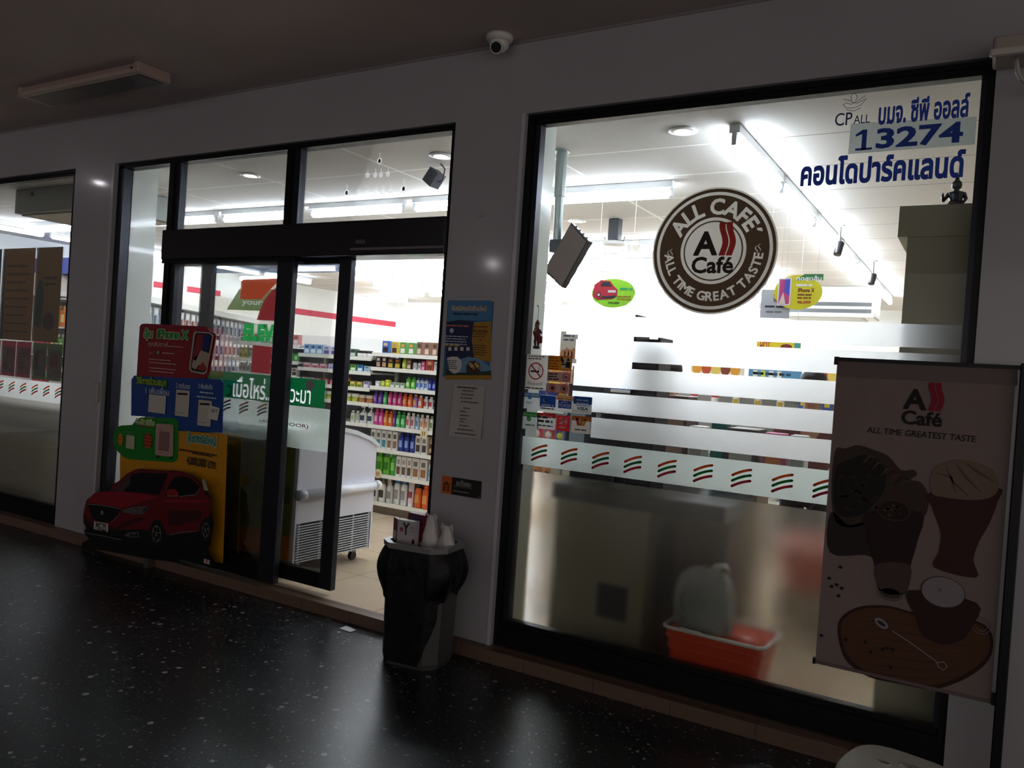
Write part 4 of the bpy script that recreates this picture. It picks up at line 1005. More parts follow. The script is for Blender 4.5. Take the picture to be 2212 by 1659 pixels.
for (xa, xb, ya, n_, h_, c) in ((100, 258, 278, 1, .011, 'd86a6a'), (100, 250, 360, 4, .008, 'b8c0d8'), (100, 190, 425, 1, .010, 'd8b850'), (300, 405, 285, 2, .012, '7a3a14'), (305, 395, 330, 3, .007, '5a3a14'), (310, 400, 430, 5, .007, '5a3a14'), (112, 185, 545, 5, .006, '333333')):
    t_.lines(t_.P((xa, 0))[0]+.0, t_.P((xb, 400))[0], t_.P((xa, ya))[1], n_, h_, mat(c, .4), 6, seed=xa)
for k in range(4): t_.pr((100+45*k, 448), (122+45*k, 476), WHI, 6)
t_.disc(*t_.P((125, 325)), .014, mat('b8c8dc', .4), 6); t_.disc(*t_.P((340, 395)), .008, mat('b02c2c', .4), 6)
printed('recruitment_poster', [('paper', pr), ('artwork', a), ('lettering', t_)], 'blue and yellow poster at the top of the grey pillar', 'poster', (-2.53, -.003, 1.447))
# crumpled white notice
e = empty('paper_notice', (-2.493, -.004, 1.11))
v = []; f = []; nx, nz = 8, 12; tl, tr_, bl, br = on_wall(982, 829), on_wall(1049, 835), on_wall(972, 941), on_wall(1042, 949)
rr = random.Random(3)
for j in range(nz+1):
    for i in range(nx+1):
        u, q = i/nx, j/nz
        x = (bl[0]*(1-u)+br[0]*u)*(1-q)+(tl[0]*(1-u)+tr_[0]*u)*q; z = (bl[1]*(1-u)+br[1]*u)*(1-q)+(tl[1]*(1-u)+tr_[1]*u)*q
        v.append((x+2.493, .004-.004-.012*(1-q)**3*abs(2*u-1)-rr.random()*.0025, z-1.11))
for j in range(nz):
    for i in range(nx): q = j*(nx+1)+i; f.append((q, q+1, q+nx+2, q+nx+1))
MB().add(v, f, mat('b9b4ae', .7), True).build('paper', e)
t_ = Print(-.022, .0003).crop(3.456, 940, 620)
t_.v = []
for k, (xa, xb, y_) in enumerate(((165, 355, 745), (205, 290, 775), (195, 315, 802), (190, 280, 828), (195, 325, 856), (210, 265, 905), (185, 240, 930), (185, 258, 958), (182, 232, 985), (182, 215, 1005), (182, 260, 1035), (165, 300, 1062), (145, 325, 1090))):
    t_.lines(t_.P((xa, y_))[0], t_.P((xb, y_))[0], t_.P((xa, y_-8))[1], 1, .007 if k else .010, mat('4a4446', .6), 1, seed=k)
sub(t_, 'print', e); tag(e, 'curling white paper with lines of print taped under the blue poster on the pillar', 'notice')
# orange and black plate
e = empty('rest_area_plate', (-2.505, -.006, .785))
at = lambda m_: shift(m_, (2.505, .006, -.785))
at(MB().box(-2.637, -2.57, -.006, 0, .787, .885, mat('c8601e', .4))).build('orange_panel', e); at(MB().box(-2.566, -2.372, -.006, 0, .787, .885, mat('15110f', .35))).build('black_panel', e)
a = Print(-.0066).crop(3.456, 940, 620)
a.tp('จุดทิ้งขยะ', (155, 1492), (272, 1452), mat('b8b2aa', .5), 1, .005); a.lines(-2.555, -2.39, .842, 1, .007, mat('6a625a', .5), 1, seed=2); a.lines(-2.555, -2.43, .815, 1, .008, mat('8a8278', .5), 1, seed=5); a.rect(-2.385, .792, -2.378, .799, mat('aaaaaa', .5), 1)
a.poly([(-2.63, .835), (-2.603, .86), (-2.577, .835)], mat('5a2a10', .5), 1); a.rect(-2.625, .80, -2.61, .832, mat('5a2a10', .5), 1); a.rect(-2.598, .80, -2.583, .832, mat('5a2a10', .5), 1)
sub(a, 'print', e); tag(e, 'orange and black plate low on the pillar beside the bin', 'sign')
tag(MB().box(-2.515, -2.463, -.006, 0, 2.352, 2.376, mat('a8a4a2', .5), .002).build('blank_plate'), 'tiny grey plate high on the pillar between door and window', 'plate')
tag(MB().box(-2.515, -2.463, -.006, 0, 2.352, 2.376, mat('a8a4a2', .5), .002).build('x'), 'x', 'x') if False else None

# ---- baubles stuck on the right transom pane
bp = []
for k, (x, z, s) in enumerate(((-3.311, 2.752, 1.25), (-3.40, 2.668, 1), (-3.337, 2.664, 1), (-3.292, 2.661, 1), (-3.238, 2.663, 1), (-3.564, 2.571, 1.3), (-3.468, 2.571, 1), (-3.396, 2.567, 1), (-3.331, 2.558, 1), (-3.273, 2.56, 1), (-3.211, 2.557, 1), (-3.108, 2.57, 1.45))):
    e = empty('bauble_decal', (x, .0605, z-.03*s)); WD = film('fafaf6', .7, .08)
    pr = Print(.0605); pr.ring(x, z-.010*s, .010*s, .015*s, WD, 1, n=18); pr.stroke([(x, z+.005*s), (x+.002, z+.018*s), (x-.001, z+.03*s)], .003*s, WD, 1); pr.disc(x, z-.010*s, .005*s, WD, 1, n=10)
    sub(pr, 'outline', e)
    if s > 1.2:
        pr = Print(.0605); pr.poly([(x-.009, z-.024), (x+.010, z-.024), (x+.008, z-.002), (x-.002, z+.002), (x-.008, z-.006)], film('3a3028', .1), 2); sub(pr, 'dark_figure', e)
        lb = ('white bauble decal with dark figure at the top of the cluster on the transom pane', 'white bauble decal with dark figure, leftmost in the lower row on the transom pane', 'largest white bauble decal with dark figure, rightmost in the lower row')[0 if k == 0 else 1 if k == 5 else 2]; tag(e, lb, 'decal')
    else:
        g = 'upper' if k < 5 else 'lower'; tag(e, 'small white bauble decal in the %s row on the right transom pane' % g, 'decal', 'plain bauble decals %s row' % g)

# ---- dome camera, ceiling fixture, bracket
e = empty('dome_camera', (-2.386, -.10, 3.3)); CW = mat('d8d2ca', .4)
MB().lathe([(.072, 0), (.075, -.014), (.066, -.03), (.058, -.034)], CW, 28).build('base', e)
B = MB(); n_ = 20; pf = [(.055*math.cos(t), -.034-.06*math.sin(t)) for t in [k*PI/2/8 for k in range(9)]]; pf[-1] = (.001, pf[-1][1]); B.lathe(pf, CW, 26); B.build('dome', e)
dv = Vector((.25, -.80, -.42)).normalized(); c0 = Vector((0, 0, -.055))
MB().cyl(c0+dv*.030, c0+dv*.062, .034, CW, 24).build('lens_collar', e); MB().cyl(c0+dv*.055, c0+dv*.0645, .028, mat('040406', .12, coat=1), 24).build('lens', e)
tag(e, 'small white dome security camera under the arcade ceiling above the pillar', 'camera')
e = empty('ceiling_fixture', (-5.45, -.50, 3.3)); FX = mat('a58f86', .45)
at = lambda m_: shift(m_, (5.45, .50, -3.3))
at(MB().box(-6.11, -4.75, -.62, -.42, 3.25, 3.2999, FX, .006)).build('housing', e)
at(MB().box(-6.09, -4.80, -.585, -.405, 3.236, 3.251, mat('2c140e', .3), .003)).build('diffuser', e)
at(MB().box(-4.78, -4.735, -.635, -.40, 3.232, 3.2995, mat('b09890', .45), .005)).build('end_cap', e); at(MB().box(-6.13, -6.085, -.635, -.40, 3.232, 3.2995, mat('b09890', .45), .005)).build('end_cap', e)
at(MB().box(-6.10, -4.77, -.635, -.585, 3.236, 3.262, mat('b5a093', .45), .004)).build('side_rail', e)
at(MB().cyl((-4.80, -.641, 3.262), (-4.80, -.634, 3.262), .007, mat('140e0c', .5), 10)).build('screw', e)
tag(e, 'unlit long fluorescent fixture on the arcade ceiling at the upper left', 'ceiling light')
e = empty('wall_lamp', (.06, -.08, 2.86))
MB().box(-.135, .22, -.10, .08, -.02, .055, mat('a89c90', .5), .012).build('housing', e); MB().box(-.145, .22, -.115, -.085, -.028, .0, mat('c8c0b4', .5), .008).build('front_lip', e)
pts = [(-.055+.0*t, -.03, -.02-.1*math.sin(t)) for t in (0,)]+[(-.05+.09*(1-math.cos(t)), -.03, -.05-.09*math.sin(t)) for t in [k*PI/10 for k in range(0, 8)]]+[(.20, -.03, -.12)]
MB().tube(pts, .008, mat('b4aca4', .45), 10).build('conduit', e)
tag(e, 'beige wall-mounted fitting with curved conduit at the upper right corner', 'fitting')

# ---- café banner on its pole
YBN = -.085
e = empty('cafe_banner', (.10, -.10, -.07))
CL = NT('banner_cloth'); co = CL.n('ShaderNodeTexCoord').outputs['Object']; nz = CL.n('ShaderNodeTexNoise', i_Scale=9.0, i_Detail=5.0)
mp = CL.n('ShaderNodeMapping'); mp.inputs['Scale'].default_value = (1, 1, .25); CL.l(co, mp.inputs[0]); CL.l(mp.outputs[0], nz.inputs['Vector'])
CL.l(CL.mix(nz.outputs[0], lin('8c7c76'), lin('7b6c67')), CL.b.inputs['Base Color']); CL.b.inputs['Roughness'].default_value = .8
tlc, trc, blc, brc = [on_wall(*q, YBN) for q in ((1805, 776), (2197, 800), (1765, 1430), (2150, 1512))]
x0, x1, z0, z1 = (tlc[0]+blc[0])/2, (trc[0]+brc[0])/2-.008, (blc[1]+brc[1])/2, (tlc[1]+trc[1])/2
B = MB(); v = []; nx = 16
for q in (0, 1):
    for i in range(nx+1):
        for z in (z0, z1): v.append((x0+(x1-x0)*i/nx, YBN+.003*q, z))
f = []
for i in range(nx): a_ = 2*i; f += [(a_, a_+2, a_+3, a_+1), (a_+2*(nx+1), a_+1+2*(nx+1), a_+3+2*(nx+1), a_+2+2*(nx+1))]
B.add(v, f, CL.m); sb = B.build('cloth', e); sb.location = (-.10, .10, .07)
def bsub(pr, n_): o = pr.build(n_, e); o.location = (-.10, .10, .07); return o
bsub(MB().box(x0-.012, .115, YBN-.006, YBN+.010, z1-.002, z1+.014, BLACK).box(x0-.012, x0+.006, YBN-.008, YBN+.012, z1-.018, z1+.016, BLACK), 'top_rod')
bsub(MB().box(x0-.006, .115, YBN-.004, YBN+.008, z0-.012, z0+.002, mat('6a5c58', .6)).box(x0-.010, x0+.002, YBN-.008, YBN+.010, z0-.014, z0+.012, BLACK).box(.085, .105, YBN-.010, YBN+.012, z0-.014, z0+.03, BLACK), 'bottom_rod')
bsub(MB().box(.098, .134, -.115, -.07, -.068, 1.665, BLACK, .004), 'pole')
bsub(MB().box(-.03, .26, -.22, .0-.004, -.07, -.058, BLACK, .004), 'foot_plate')
def bp_(): return Print(YBN-.0005, .0006).crop(1.8454, 1740, 760)
def Mx(c, r=.8): return mat(c, r)
BX = bp_
# hem
pr = BX(); pr.pp([(127, 28), (845, 72), (845, 135), (127, 100)], Mx('6f625e'), 0); bsub(pr, 'hem')
pr = BX(); dk_, rd_ = Mx('17100f'), Mx('8c1426')
(xa, za), (xb, zb) = pr.P((380, 288)), pr.P((543, 300)); cafe_mark(pr, xa, min(za, zb)+.0, xb-xa, dk_, rd_, 3); bsub(pr, 'cafe_mark')
pr = BX(); pr.text('ALL TIME GREATEST TASTE', pr.P((244, 330))[0], pr.P((244, 322))[1], pr.P((678, 350))[0], pr.P((678, 338))[1]+.003, dk_, 3, .01, slant=.1); bsub(pr, 'slogan')
# artwork: fabric pile, three coffees, board, spoon, beans
pr = BX(); pr.ps([(118, 395), (160, 385), (210, 372), (270, 390), (330, 415), (380, 470), (430, 470), (445, 490), (420, 510), (460, 520), (490, 570), (488, 625), (470, 660), (420, 700), (300, 720), (240, 690), (180, 700), (120, 675), (103, 560)], Mx('3c2c24'), 1)
pr.ps([(120, 470), (170, 430), (240, 410), (300, 440), (322, 500), (310, 560), (260, 620), (220, 650), (160, 660), (115, 620)], Mx('17110f'), 2)
for k in range(46):
    rr_ = random.Random(k); q = pr.P((130+rr_.random()*165, 460+rr_.random()*170)); pr.disc(q[0], q[1], .010, Mx(('231a17', '0e0a09', '2e221d')[k % 3]), 3, rz=.007, n=8)
for k in range(9):
    q0 = (250+k*18, 395+k*12); pr.stroke([pr.P((q0[0]-20, q0[1]+50)), pr.P((q0[0]+5, q0[1]+20)), pr.P((q0[0]+30, q0[1]+30))], .012, Mx(('4c3a30', '2a1e19')[k % 2]), 3, True)
pr.ps([(100, 640), (170, 690), (240, 680), (300, 720), (290, 830), (240, 810), (97, 800)], Mx('2a1f1a'), 1)
bsub(pr, 'coffee_sack_picture')
pr = BX(); pr.ps([(128, 1100), (150, 1050), (220, 1015), (330, 1012), (440, 1040), (600, 1060), (700, 1080), (745, 1130), (740, 1210), (690, 1270), (600, 1320), (500, 1345), (380, 1325), (250, 1295), (170, 1240), (140, 1180)], Mx('2e1510'), 1)
pr.ps([(140, 1100), (160, 1058), (225, 1025), (330, 1022), (440, 1050), (600, 1070), (695, 1090), (733, 1135), (728, 1200), (680, 1255), (590, 1305), (500, 1328), (385, 1308), (260, 1280), (185, 1230), (152, 1175)], Mx('553420'), 2)
for k in range(7): pr.stroke([pr.P((160+20*k, 1080+34*k)), pr.P((300, 1070+36*k)), pr.P((480, 1100+34*k)), pr.P((700-10*k, 1110+30*k))], .006, Mx('47291a'), 3, True)
bsub(pr, 'wooden_board_picture')
pr = BX()   # iced coffee glass
pr.ps([(240, 640), (460, 640), (445, 760), (420, 850), (400, 960), (300, 960), (275, 850), (255, 760)], Mx('24120e'), 4)
pr.ps([(280, 850), (415, 850), (398, 955), (305, 955)], Mx('4c3a34'), 5)
c_ = pr.P((352, 632)); pr.disc(c_[0], c_[1], .0625, Mx('4a2a22'), 5, rz=.044); pr.disc(c_[0], c_[1], .057, Mx('200f0c'), 6, rz=.038)
for k in range(14):
    rr_ = random.Random(k+9); t = rr_.random()*6.28; q = rr_.random()*.042; pr.poly([(c_[0]+q*math.cos(t)+.009*math.cos(a_+t), c_[1]+.7*q*math.sin(t)+.007*math.sin(a_+t)) for a_ in (0, 1.6, 3.1, 4.7)], Mx(('5a3a32', '3a201a')[k % 2]), 7)
c_ = pr.P((338, 965)); pr.disc(c_[0], c_[1], .048, Mx('6a5a56'), 4, rz=.030); pr.disc(c_[0], c_[1]+.003, .038, Mx('42332f'), 5, rz=.020)
bsub(pr, 'iced_coffee_picture')
pr = BX()   # frappe
pr.ps([(498, 560), (505, 620), (530, 690), (540, 740), (530, 800), (515, 860), (680, 900), (670, 830), (690, 760), (730, 690), (765, 600), (765, 540)], Mx('3c1c16'), 4)
pr.ps([(498, 510), (515, 465), (560, 440), (620, 430), (680, 440), (740, 465), (770, 515), (762, 560), (720, 585), (640, 590), (560, 580), (505, 565)], Mx('776254'), 5)
for a_, b_, c3 in (((520, 480), (580, 500), (600, 560)), ((600, 445), (640, 500), (700, 560)), ((640, 445), (690, 480), (755, 520)), ((560, 460), (590, 520), (650, 575))): pr.stroke([pr.P(a_), pr.P(b_), pr.P(c3)], .009, Mx('55433a'), 6, True)
bsub(pr, 'frappe_picture')
pr = BX()   # latte cup
pr.ps([(412, 950), (440, 1060), (470, 1130), (540, 1165), (620, 1150), (660, 1100), (683, 1000)], Mx('2c1410'), 6)
c_ = pr.P((548, 958)); pr.disc(c_[0], c_[1], .0785, Mx('3a2a26'), 7, rz=.0625); pr.disc(c_[0], c_[1]+.001, .0755, Mx('8d8285'), 8, rz=.0590); pr.disc(c_[0]-.012, c_[1]+.008, .008, Mx('7a6a66'), 9)
cc = pr.P((700, 1090)); 
for q, r_ in ((0, .030), (1, .019)): pr.v, pr.f; pr.ring(cc[0], cc[1], r_, r_+.0035, Mx('75686a'), 9, n=24, a0=-150, a1=110)
bsub(pr, 'latte_cup_picture')
pr = BX(); q = pr.P((303, 1082)); pr.poly([(q[0]+.026*math.cos(t)*1.0+.004*math.sin(t), q[1]+.017*math.sin(t)-.012*math.cos(t)) for t in [k*PI/10 for k in range(20)]], Mx('8a8488'), 5)
pr.poly([(q[0]+.016*math.cos(t), q[1]+.008*math.sin(t)-.007*math.cos(t)) for t in [k*PI/8 for k in range(16)]], Mx('26201f'), 6)
pr.stroke([pr.P((345, 1110)), pr.P((420, 1160)), pr.P((520, 1232)), pr.P((530, 1255)), pr.P((550, 1268)), pr.P((566, 1255)), pr.P((552, 1235)), pr.P((520, 1238))], .0032, Mx('a09a9c'), 6); bsub(pr, 'spoon_picture')
pr = BX()
for x, y in ((95, 902), (105, 935), (125, 928), (145, 942), (132, 972), (140, 858), (64, 1130), (162, 1146), (240, 1156), (260, 1196), (308, 1186), (346, 1186), (340, 1258), (325, 1180)): q = pr.P((x, y)); pr.disc(q[0], q[1], .0078, Mx('140b0a'), 5, rz=.0068, n=14)
bsub(pr, 'coffee_bean_picture')
tag(e, 'tall cloth café banner with coffee glasses hanging from a black pole at the right', 'banner')

# ---- litter bin with black bag
CX, CY = -2.535, -.275; GB_ = mat('4a4844', .45); RIM = mat('8a8888', .3, metal=.3)
def octo(hx, hy, ch): return [(-hx+ch, -hy), (hx-ch, -hy), (hx, -hy+ch), (hx, hy-ch), (hx-ch, hy), (-hx+ch, hy), (-hx, hy-ch), (-hx, -hy+ch)]
e = empty('litter_bin', (CX, CY, -.07), math.radians(8))
def stackp(levels, mt, m_=None, cap=True, smooth=False):
    m_ = m_ or MB(); n_ = len(levels[0][0]); v = []
    for pts, z in levels: v += [(x, y, z) for x, y in pts]
    f = [(j*n_+i, j*n_+(i+1) % n_, (j+1)*n_+(i+1) % n_, (j+1)*n_+i) for j in range(len(levels)-1) for i in range(n_)]
    if cap: f.append(tuple(range(n_))[::-1])
    return m_.add(v, f, mt, smooth)
HB = .64
stackp([(octo(.158, .132, .055), 0), (octo(.166, .140, .058), .03), (octo(.176, .150, .062), HB-.02)], GB_).build('body', e)
m_ = MB(); stackp([(octo(.184, .158, .064), HB-.032), (octo(.190, .164, .066), HB-.028), (octo(.192, .166, .067), HB), (octo(.164, .140, .058), HB), (octo(.164, .140, .058), HB-.03)], RIM, m_, False); m_.build('rim', e)
BAGM = NT('black_bin_bag'); BAGM.b.inputs['Base Color'].default_value = lin('09090a'); BAGM.b.inputs['Roughness'].default_value = .45; BAGM.b.inputs['Specular IOR Level'].default_value = .25
nz = BAGM.n('ShaderNodeTexNoise', i_Scale=11.0, i_Detail=3.0); co = BAGM.n('ShaderNodeTexCoord').outputs['Object']; BAGM.l(co, nz.inputs['Vector']); bp2 = BAGM.n('ShaderNodeBump', i_Strength=.35, i_Distance=.02); BAGM.l(nz.outputs[0], bp2.inputs['Height']); BAGM.l(bp2.outputs[0], BAGM.b.inputs['Normal'])
N_ = 120
def ring_o(hx, hy, ch, n_):
    P = octo(hx, hy, ch); L = [math.dist(P[i], P[(i+1) % 8]) for i in range(8)]; T = sum(L); out = []
    for k in range(n_):
        d = T*k/n_; i = 0
        while d > L[i]: d -= L[i]; i += 1
        a_, b_ = P[i], P[(i+1) % 8]; u = d/L[i]; out.append((a_[0]+(b_[0]-a_[0])*u, a_[1]+(b_[1]-a_[1])*u))
    return out
base = ring_o(1, 1, .36, N_); v = []; f = []; lv = 16
for j in range(lv+1):
    for i in range(N_):
        q = j/lv; bx, by = base[i]; t = 2*PI*i/N_
        drop = .25+.02*math.sin(5*t)
        if by < -.2:      # street side: two points and a shallow arch between them
            drop = .25-.075*math.exp(-((bx-.05)/.35)**2)+.045*math.exp(-((bx+.75)/.22)**2)+.05*math.exp(-((bx-.72)/.22)**2)
        z = HB-.026-drop*q
        side = max(0, abs(bx)-.55)/.45
        bulge = .004+.010*math.sin(PI*q)+side*.030*math.sin(PI*min(1, q*1.1))+.004*math.sin(9*t+5*q)*q+.003*math.sin(21*t-3*q)*q
        v.append((bx*(.178-.01*q+bulge), by*(.152-.008*q+bulge*.8), z))
for j in range(lv):
    for i in range(N_): f.append((j*N_+i, j*N_+(i+1) % N_, (j+1)*N_+(i+1) % N_, (j+1)*N_+i))
MB().add(v, f, BAGM.m, True).build('bin_bag', e)
# long tail of the bag down the front of the bin
v = []; f = []; nu, nv = 14, 16
for j in range(nv+1):
    q = j/nv; z = .52-.50*q; hx = .167+.012*z/.62; hy = .141+.012*z/.62
    xl = -hx+.05; xr = hx-.012-.085*max(0, q-.5)**1.2*2
    for i in range(nu+1):
        u = i/nu; x = xl+(xr-xl)*u; edge = hx-.056
        y = -hy-.007 if x < edge else -hy-.007+(x-edge)
        v.append((x, y-.003*math.sin(PI*u)*math.sin(5*q), z))
for j in range(nv):
    for i in range(nu): a_ = j*(nu+1)+i; f.append((a_, a_+nu+1, a_+nu+2, a_+1))
MB().add(v, f, BAGM.m, True).build('bag_tail', e)
# dark panel on the front of the bin, inner liner
stackp([(octo(.150, .126, .052), HB-.30), (octo(.160, .136, .056), HB-.012)], BAGM.m).build('liner', e)
tag(e, 'grey eight-sided litter bin with a black bag folded over its rim', 'litter bin')
# rubbish sticking out
def blob_bag(name, c, r, h, m_, label, seed):
    rr = random.Random(seed); n_, l_ = 20, 10; v = []; f = []
    for j in range(l_+1):
        q = j/l_; rad = r*(1-.72*q**1.15)*(1 if j < l_ else .3)+.003
        for i in range(n_):
            t = 2*PI*i/n_; k_ = 1+.14*math.sin(5*t+seed+4*q)+.10*math.sin(9*t-3*q)+(rr.random()-.5)*.16; v.append((c[0]+rad*k_*math.cos(t), c[1]+rad*k_*math.sin(t)*.8, c[2]+h*q))
    for j in range(l_):
        for i in range(n_): f.append((j*n_+i, j*n_+(i+1) % n_, (j+1)*n_+(i+1) % n_, (j+1)*n_+i))
    e_ = empty(name, c); B = MB().add(v, f, m_, True); shift(B, tuple(-q for q in c)); B.build('bag_body', e_)
    top = h*.97
    for sd in (-1, 1):
        B = MB(); B.tube([(sd*.004, 0, top-.03), (sd*.018, -.004, top-.004), (sd*.030, -.006, top+.010), (sd*.036, -.004, top-.006), (sd*.030, 0, top-.03)], [.010, .008, .006, .005, .003], m_, 8); B.build('handle', e_)
    return tag(e_, label, 'plastic bag')
PLB = NT('thin_white_plastic'); PLB.b.inputs['Base Color'].default_value = lin('e0dad6'); PLB.b.inputs['Roughness'].default_value = .35; PLB.b.inputs['Transmission Weight'].default_value = .25
zt = -.07+HB
blob_bag('plastic_bag', (-2.515, -.255, zt-.03), .060, .170, PLB.m, 'taller crumpled white plastic bag behind the carton in the bin', 2)
blob_bag('plastic_bag', (-2.41, -.25, zt-.03), .050, .125, PLB.m, 'small knotted white plastic bag at the right side of the bin', 7)
blob_bag('plastic_bag', (-2.635, -.20, zt-.04), .045, .10, PLB.m, 'white plastic loop at the left rear corner of the bin', 11)
e = empty('food_carton', (-2.605, -.34, zt-.045), math.radians(6))
MB().box(-.055, .055, -.012, .03, 0, .15, mat('b4aead', .5)).build('carton_body', e)
pr = Print(-.0125, .0004); pr.text('Y', -.022, .075, .020, .140, mat('1c1616', .5), 1, .03); pr.disc(-.028, .10, .0115, mat('7a1a38', .5), 1); pr.text('hot', -.035, .096, -.021, .104, mat('d8c0c4', .5), 2); pr.text('SPIN', .026, .112, .052, .122, mat('6a6464', .5), 1); pr.text('2018', .026, .092, .052, .105, mat('8a8484', .5), 1); pr.disc(.047, .045, .009, mat('151213', .5), 1, rz=.014); pr.build('print', e)
tag(e, 'white carton printed with a large black Y sticking out of the bin', 'carton')
e = empty('crushed_box', (-2.60, -.285, zt-.03), math.radians(-4))
MB().box(-.05, .065, .0, .045, 0, .165, mat('6a1238', .45)).build('box_body', e); MB().box(-.03, .05, -.004, .0, .115, .155, mat('3c2a4a', .5)).build('print', e)
tag(e, 'crumpled maroon box behind the white carton in the bin', 'box')
e = empty('maroon_packet', (-2.688, -.33, zt-.04), math.radians(-35))
MB().box(-.035, .035, -.006, .006, 0, .145, mat('701440', .4)).build('packet_body', e); MB().box(-.02, .02, -.009, -.006, .03, .08, mat('d0c4c8', .5)).build('print', e)
tag(e, 'maroon and white packet leaning over the left corner of the bin', 'packet')

# ---- scrap of paper, white stool top
q = on_level(752, 1360, -.07)
B = MB(); pts = [on_level(*p_, -.069) for p_ in ((733, 1357), (748, 1353), (770, 1361), (757, 1367))]
B.add([(x-q[0], y-q[1], .001+.004*(i % 2)) for i, (x, y) in enumerate(pts)], [(0, 1, 2, 3)], mat('d8dade', .6)); o = B.build('paper_scrap', None, (q[0], q[1], -.07)); tag(o, 'small white scrap of paper on the terrazzo in front of the doorway', 'paper')
SZ = .42
c_ = on_level(1945, 1668, SZ+.0)
e = empty('plastic_stool', (c_[0], c_[1], -.07), math.radians(-12)); PW = mat('c2bfb0', .4)
h0 = SZ+.07; N_ = 40
def sq(r, p_=3.2): return [((abs(math.cos(t))**(2/p_))*r*(1 if math.cos(t) > 0 else -1), (abs(math.sin(t))**(2/p_))*r*(1 if math.sin(t) > 0 else -1)) for t in [2*PI*i/N_ for i in range(N_)]]
def oval(cx_, cy_, a_, b_): return [(cx_+a_*math.cos(2*PI*i/16), cy_+b_*math.sin(2*PI*i/16)) for i in range(16)]
# seat top with two oval holes
outer = sq(.150); holes = [oval(.015, .055, .030, .014), oval(-.055, .02, .020, .010)]
P = [Vector(p_) for p_ in outer+holes[0]+holes[1]]
ed = [(i, (i+1) % N_) for i in range(N_)]+[(N_+i, N_+(i+1) % 16) for i in range(16)]+[(N_+16+i, N_+16+(i+1) % 16) for i in range(16)]
r_ = delaunay_2d_cdt(P, ed, [], 0, 1e-6)
def inside(pt, poly):
    c__ = False
    for i in range(len(poly)):
        (xa, ya), (xb, yb) = poly[i], poly[i-1]
        if (ya > pt[1]) != (yb > pt[1]) and pt[0] < (xb-xa)*(pt[1]-ya)/(yb-ya)+xa: c__ = not c__
    return c__
tris = [t for t in r_[2] if not any(inside((sum(r_[0][i][0] for i in t)/len(t), sum(r_[0][i][1] for i in t)/len(t)), h_) for h_ in holes)]
B = MB(); B.add([(p_[0], p_[1], h0) for p_ in r_[0]], tris, PW)
stackp([(sq(.150), h0), (sq(.158), h0-.008), (sq(.163), h0-.03), (sq(.165), h0-.06)], PW, B, False, True)
for h_ in holes: stackp([(h_, h0), ([(x, y) for x, y in h_], h0-.012)], PW, B, False, True)
B.build('seat', e)
B = MB()
for h_ in holes: 
    n_ = len(h_); cxh = sum(p_[0] for p_ in h_)/n_; cyh = sum(p_[1] for p_ in h_)/n_; o_ = [(cxh+(x-cxh)*1.22, cyh+(y-cyh)*1.35) for x, y in h_]
    v = [(x, y, h0+.0035) for x, y in h_]+[(x, y, h0+.0002) for x, y in o_]; B.add(v, [(i, n_+i, n_+(i+1) % n_, (i+1) % n_) for i in range(n_)], PW, True)
B.build('hole_rim', e)
for sx in (-1, 1):
    for sy in (-1, 1):
        B = MB(); a_, b_ = (.13*sx, .13*sy), (.175*sx, .175*sy)
        v = [(a_[0]-.03*sx, a_[1], h0-.05), (a_[0], a_[1], h0-.05), (a_[0], a_[1]-.03*sy, h0-.05), (b_[0]-.04*sx, b_[1], 0), (b_[0], b_[1], 0), (b_[0], b_[1]-.04*sy, 0)]
        B.add(v, [(0, 1, 4, 3), (1, 2, 5, 4), (2, 0, 3, 5), (0, 2, 1), (3, 4, 5)], PW); B.build('leg', e)
tag(e, 'cream plastic stool with two oval holes in its seat at the bottom right', 'stool')

# ---- promotion standee by the door
YA, YC = -.035, -.13
e = empty('promotion_standee', (-4.9, YC, -.07))
def es(m_, n_): o = m_.build(n_, e); o.location = (4.9, -YC, .07); return o
def rrect(pts, r=.02): return pts
CT = (5.925, 160, 680)
def A3(y=YA): return Print(y-.004, .0007).crop(*CT)
def A4(y=YA): return Print(y-.004, .0007).crop(4.88, 160, 900)
def board(p, pts, mt, y=YA, th=.004): P_ = [p.P(q) for q in pts]; m_ = MB(); m_.prism(P_, y-th, y, mt); return m_
BRD = .35
redp = [(840, 150), (860, 120), (900, 112), (1690, 150), (1720, 190), (1735, 210), (1800, 235), (1815, 270), (1730, 760), (1690, 800), (1500, 815), (800, 780)]
p = A3(); m_ = board(p, redp, mat('8c1626', BRD)); es(m_, 'red_board')
bluep = [(735, 830), (770, 778), (1000, 790), (1880, 830), (1915, 880), (1895, 1510), (1320, 1480), (1300, 1330), (730, 1290)]
p = A3(YA-.004); m_ = board(p, bluep, mat('16438c', BRD), YA-.004); es(m_, 'blue_board')
p4 = A4(); m_ = board(p4, [(485, 360), (1100, 150), (1590, 185), (1612, 220), (1565, 1545), (1480, 1530), (480, 1300)], mat('c98a12', BRD), YA); es(m_, 'yellow_board')
p4 = A4(YA-.006); m_ = board(p4, [(418, 170), (440, 120), (500, 92), (610, 88), (650, 40), (700, 8), (1040, 14), (1085, 35), (1098, 80), (1090, 420), (1075, 465), (1030, 482), (580, 448), (520, 425), (480, 385), (440, 350), (415, 290), (408, 220)], mat('0f7f22', BRD), YA-.006); es(m_, 'green_board')
p = A3(YA-.0042); GR, CRm = mat('2f8f3a', .4), mat('c4d0a8', .4)
def outl(p, body, a, b, c1, c2, L, bold):
    d = 9; p.tp(body, (a[0]-d, a[1]+d), (b[0]+d, b[1]-d), c2, L, bold+.07); p.tp(body, a, b, c1, L+2, bold)
outl(p, 'ลุ้น', (890, 320), (1012, 175), GR, CRm, 1, .03); outl(p, 'iPhone X', (1062, 300), (1468, 200), GR, CRm, 1, .04)
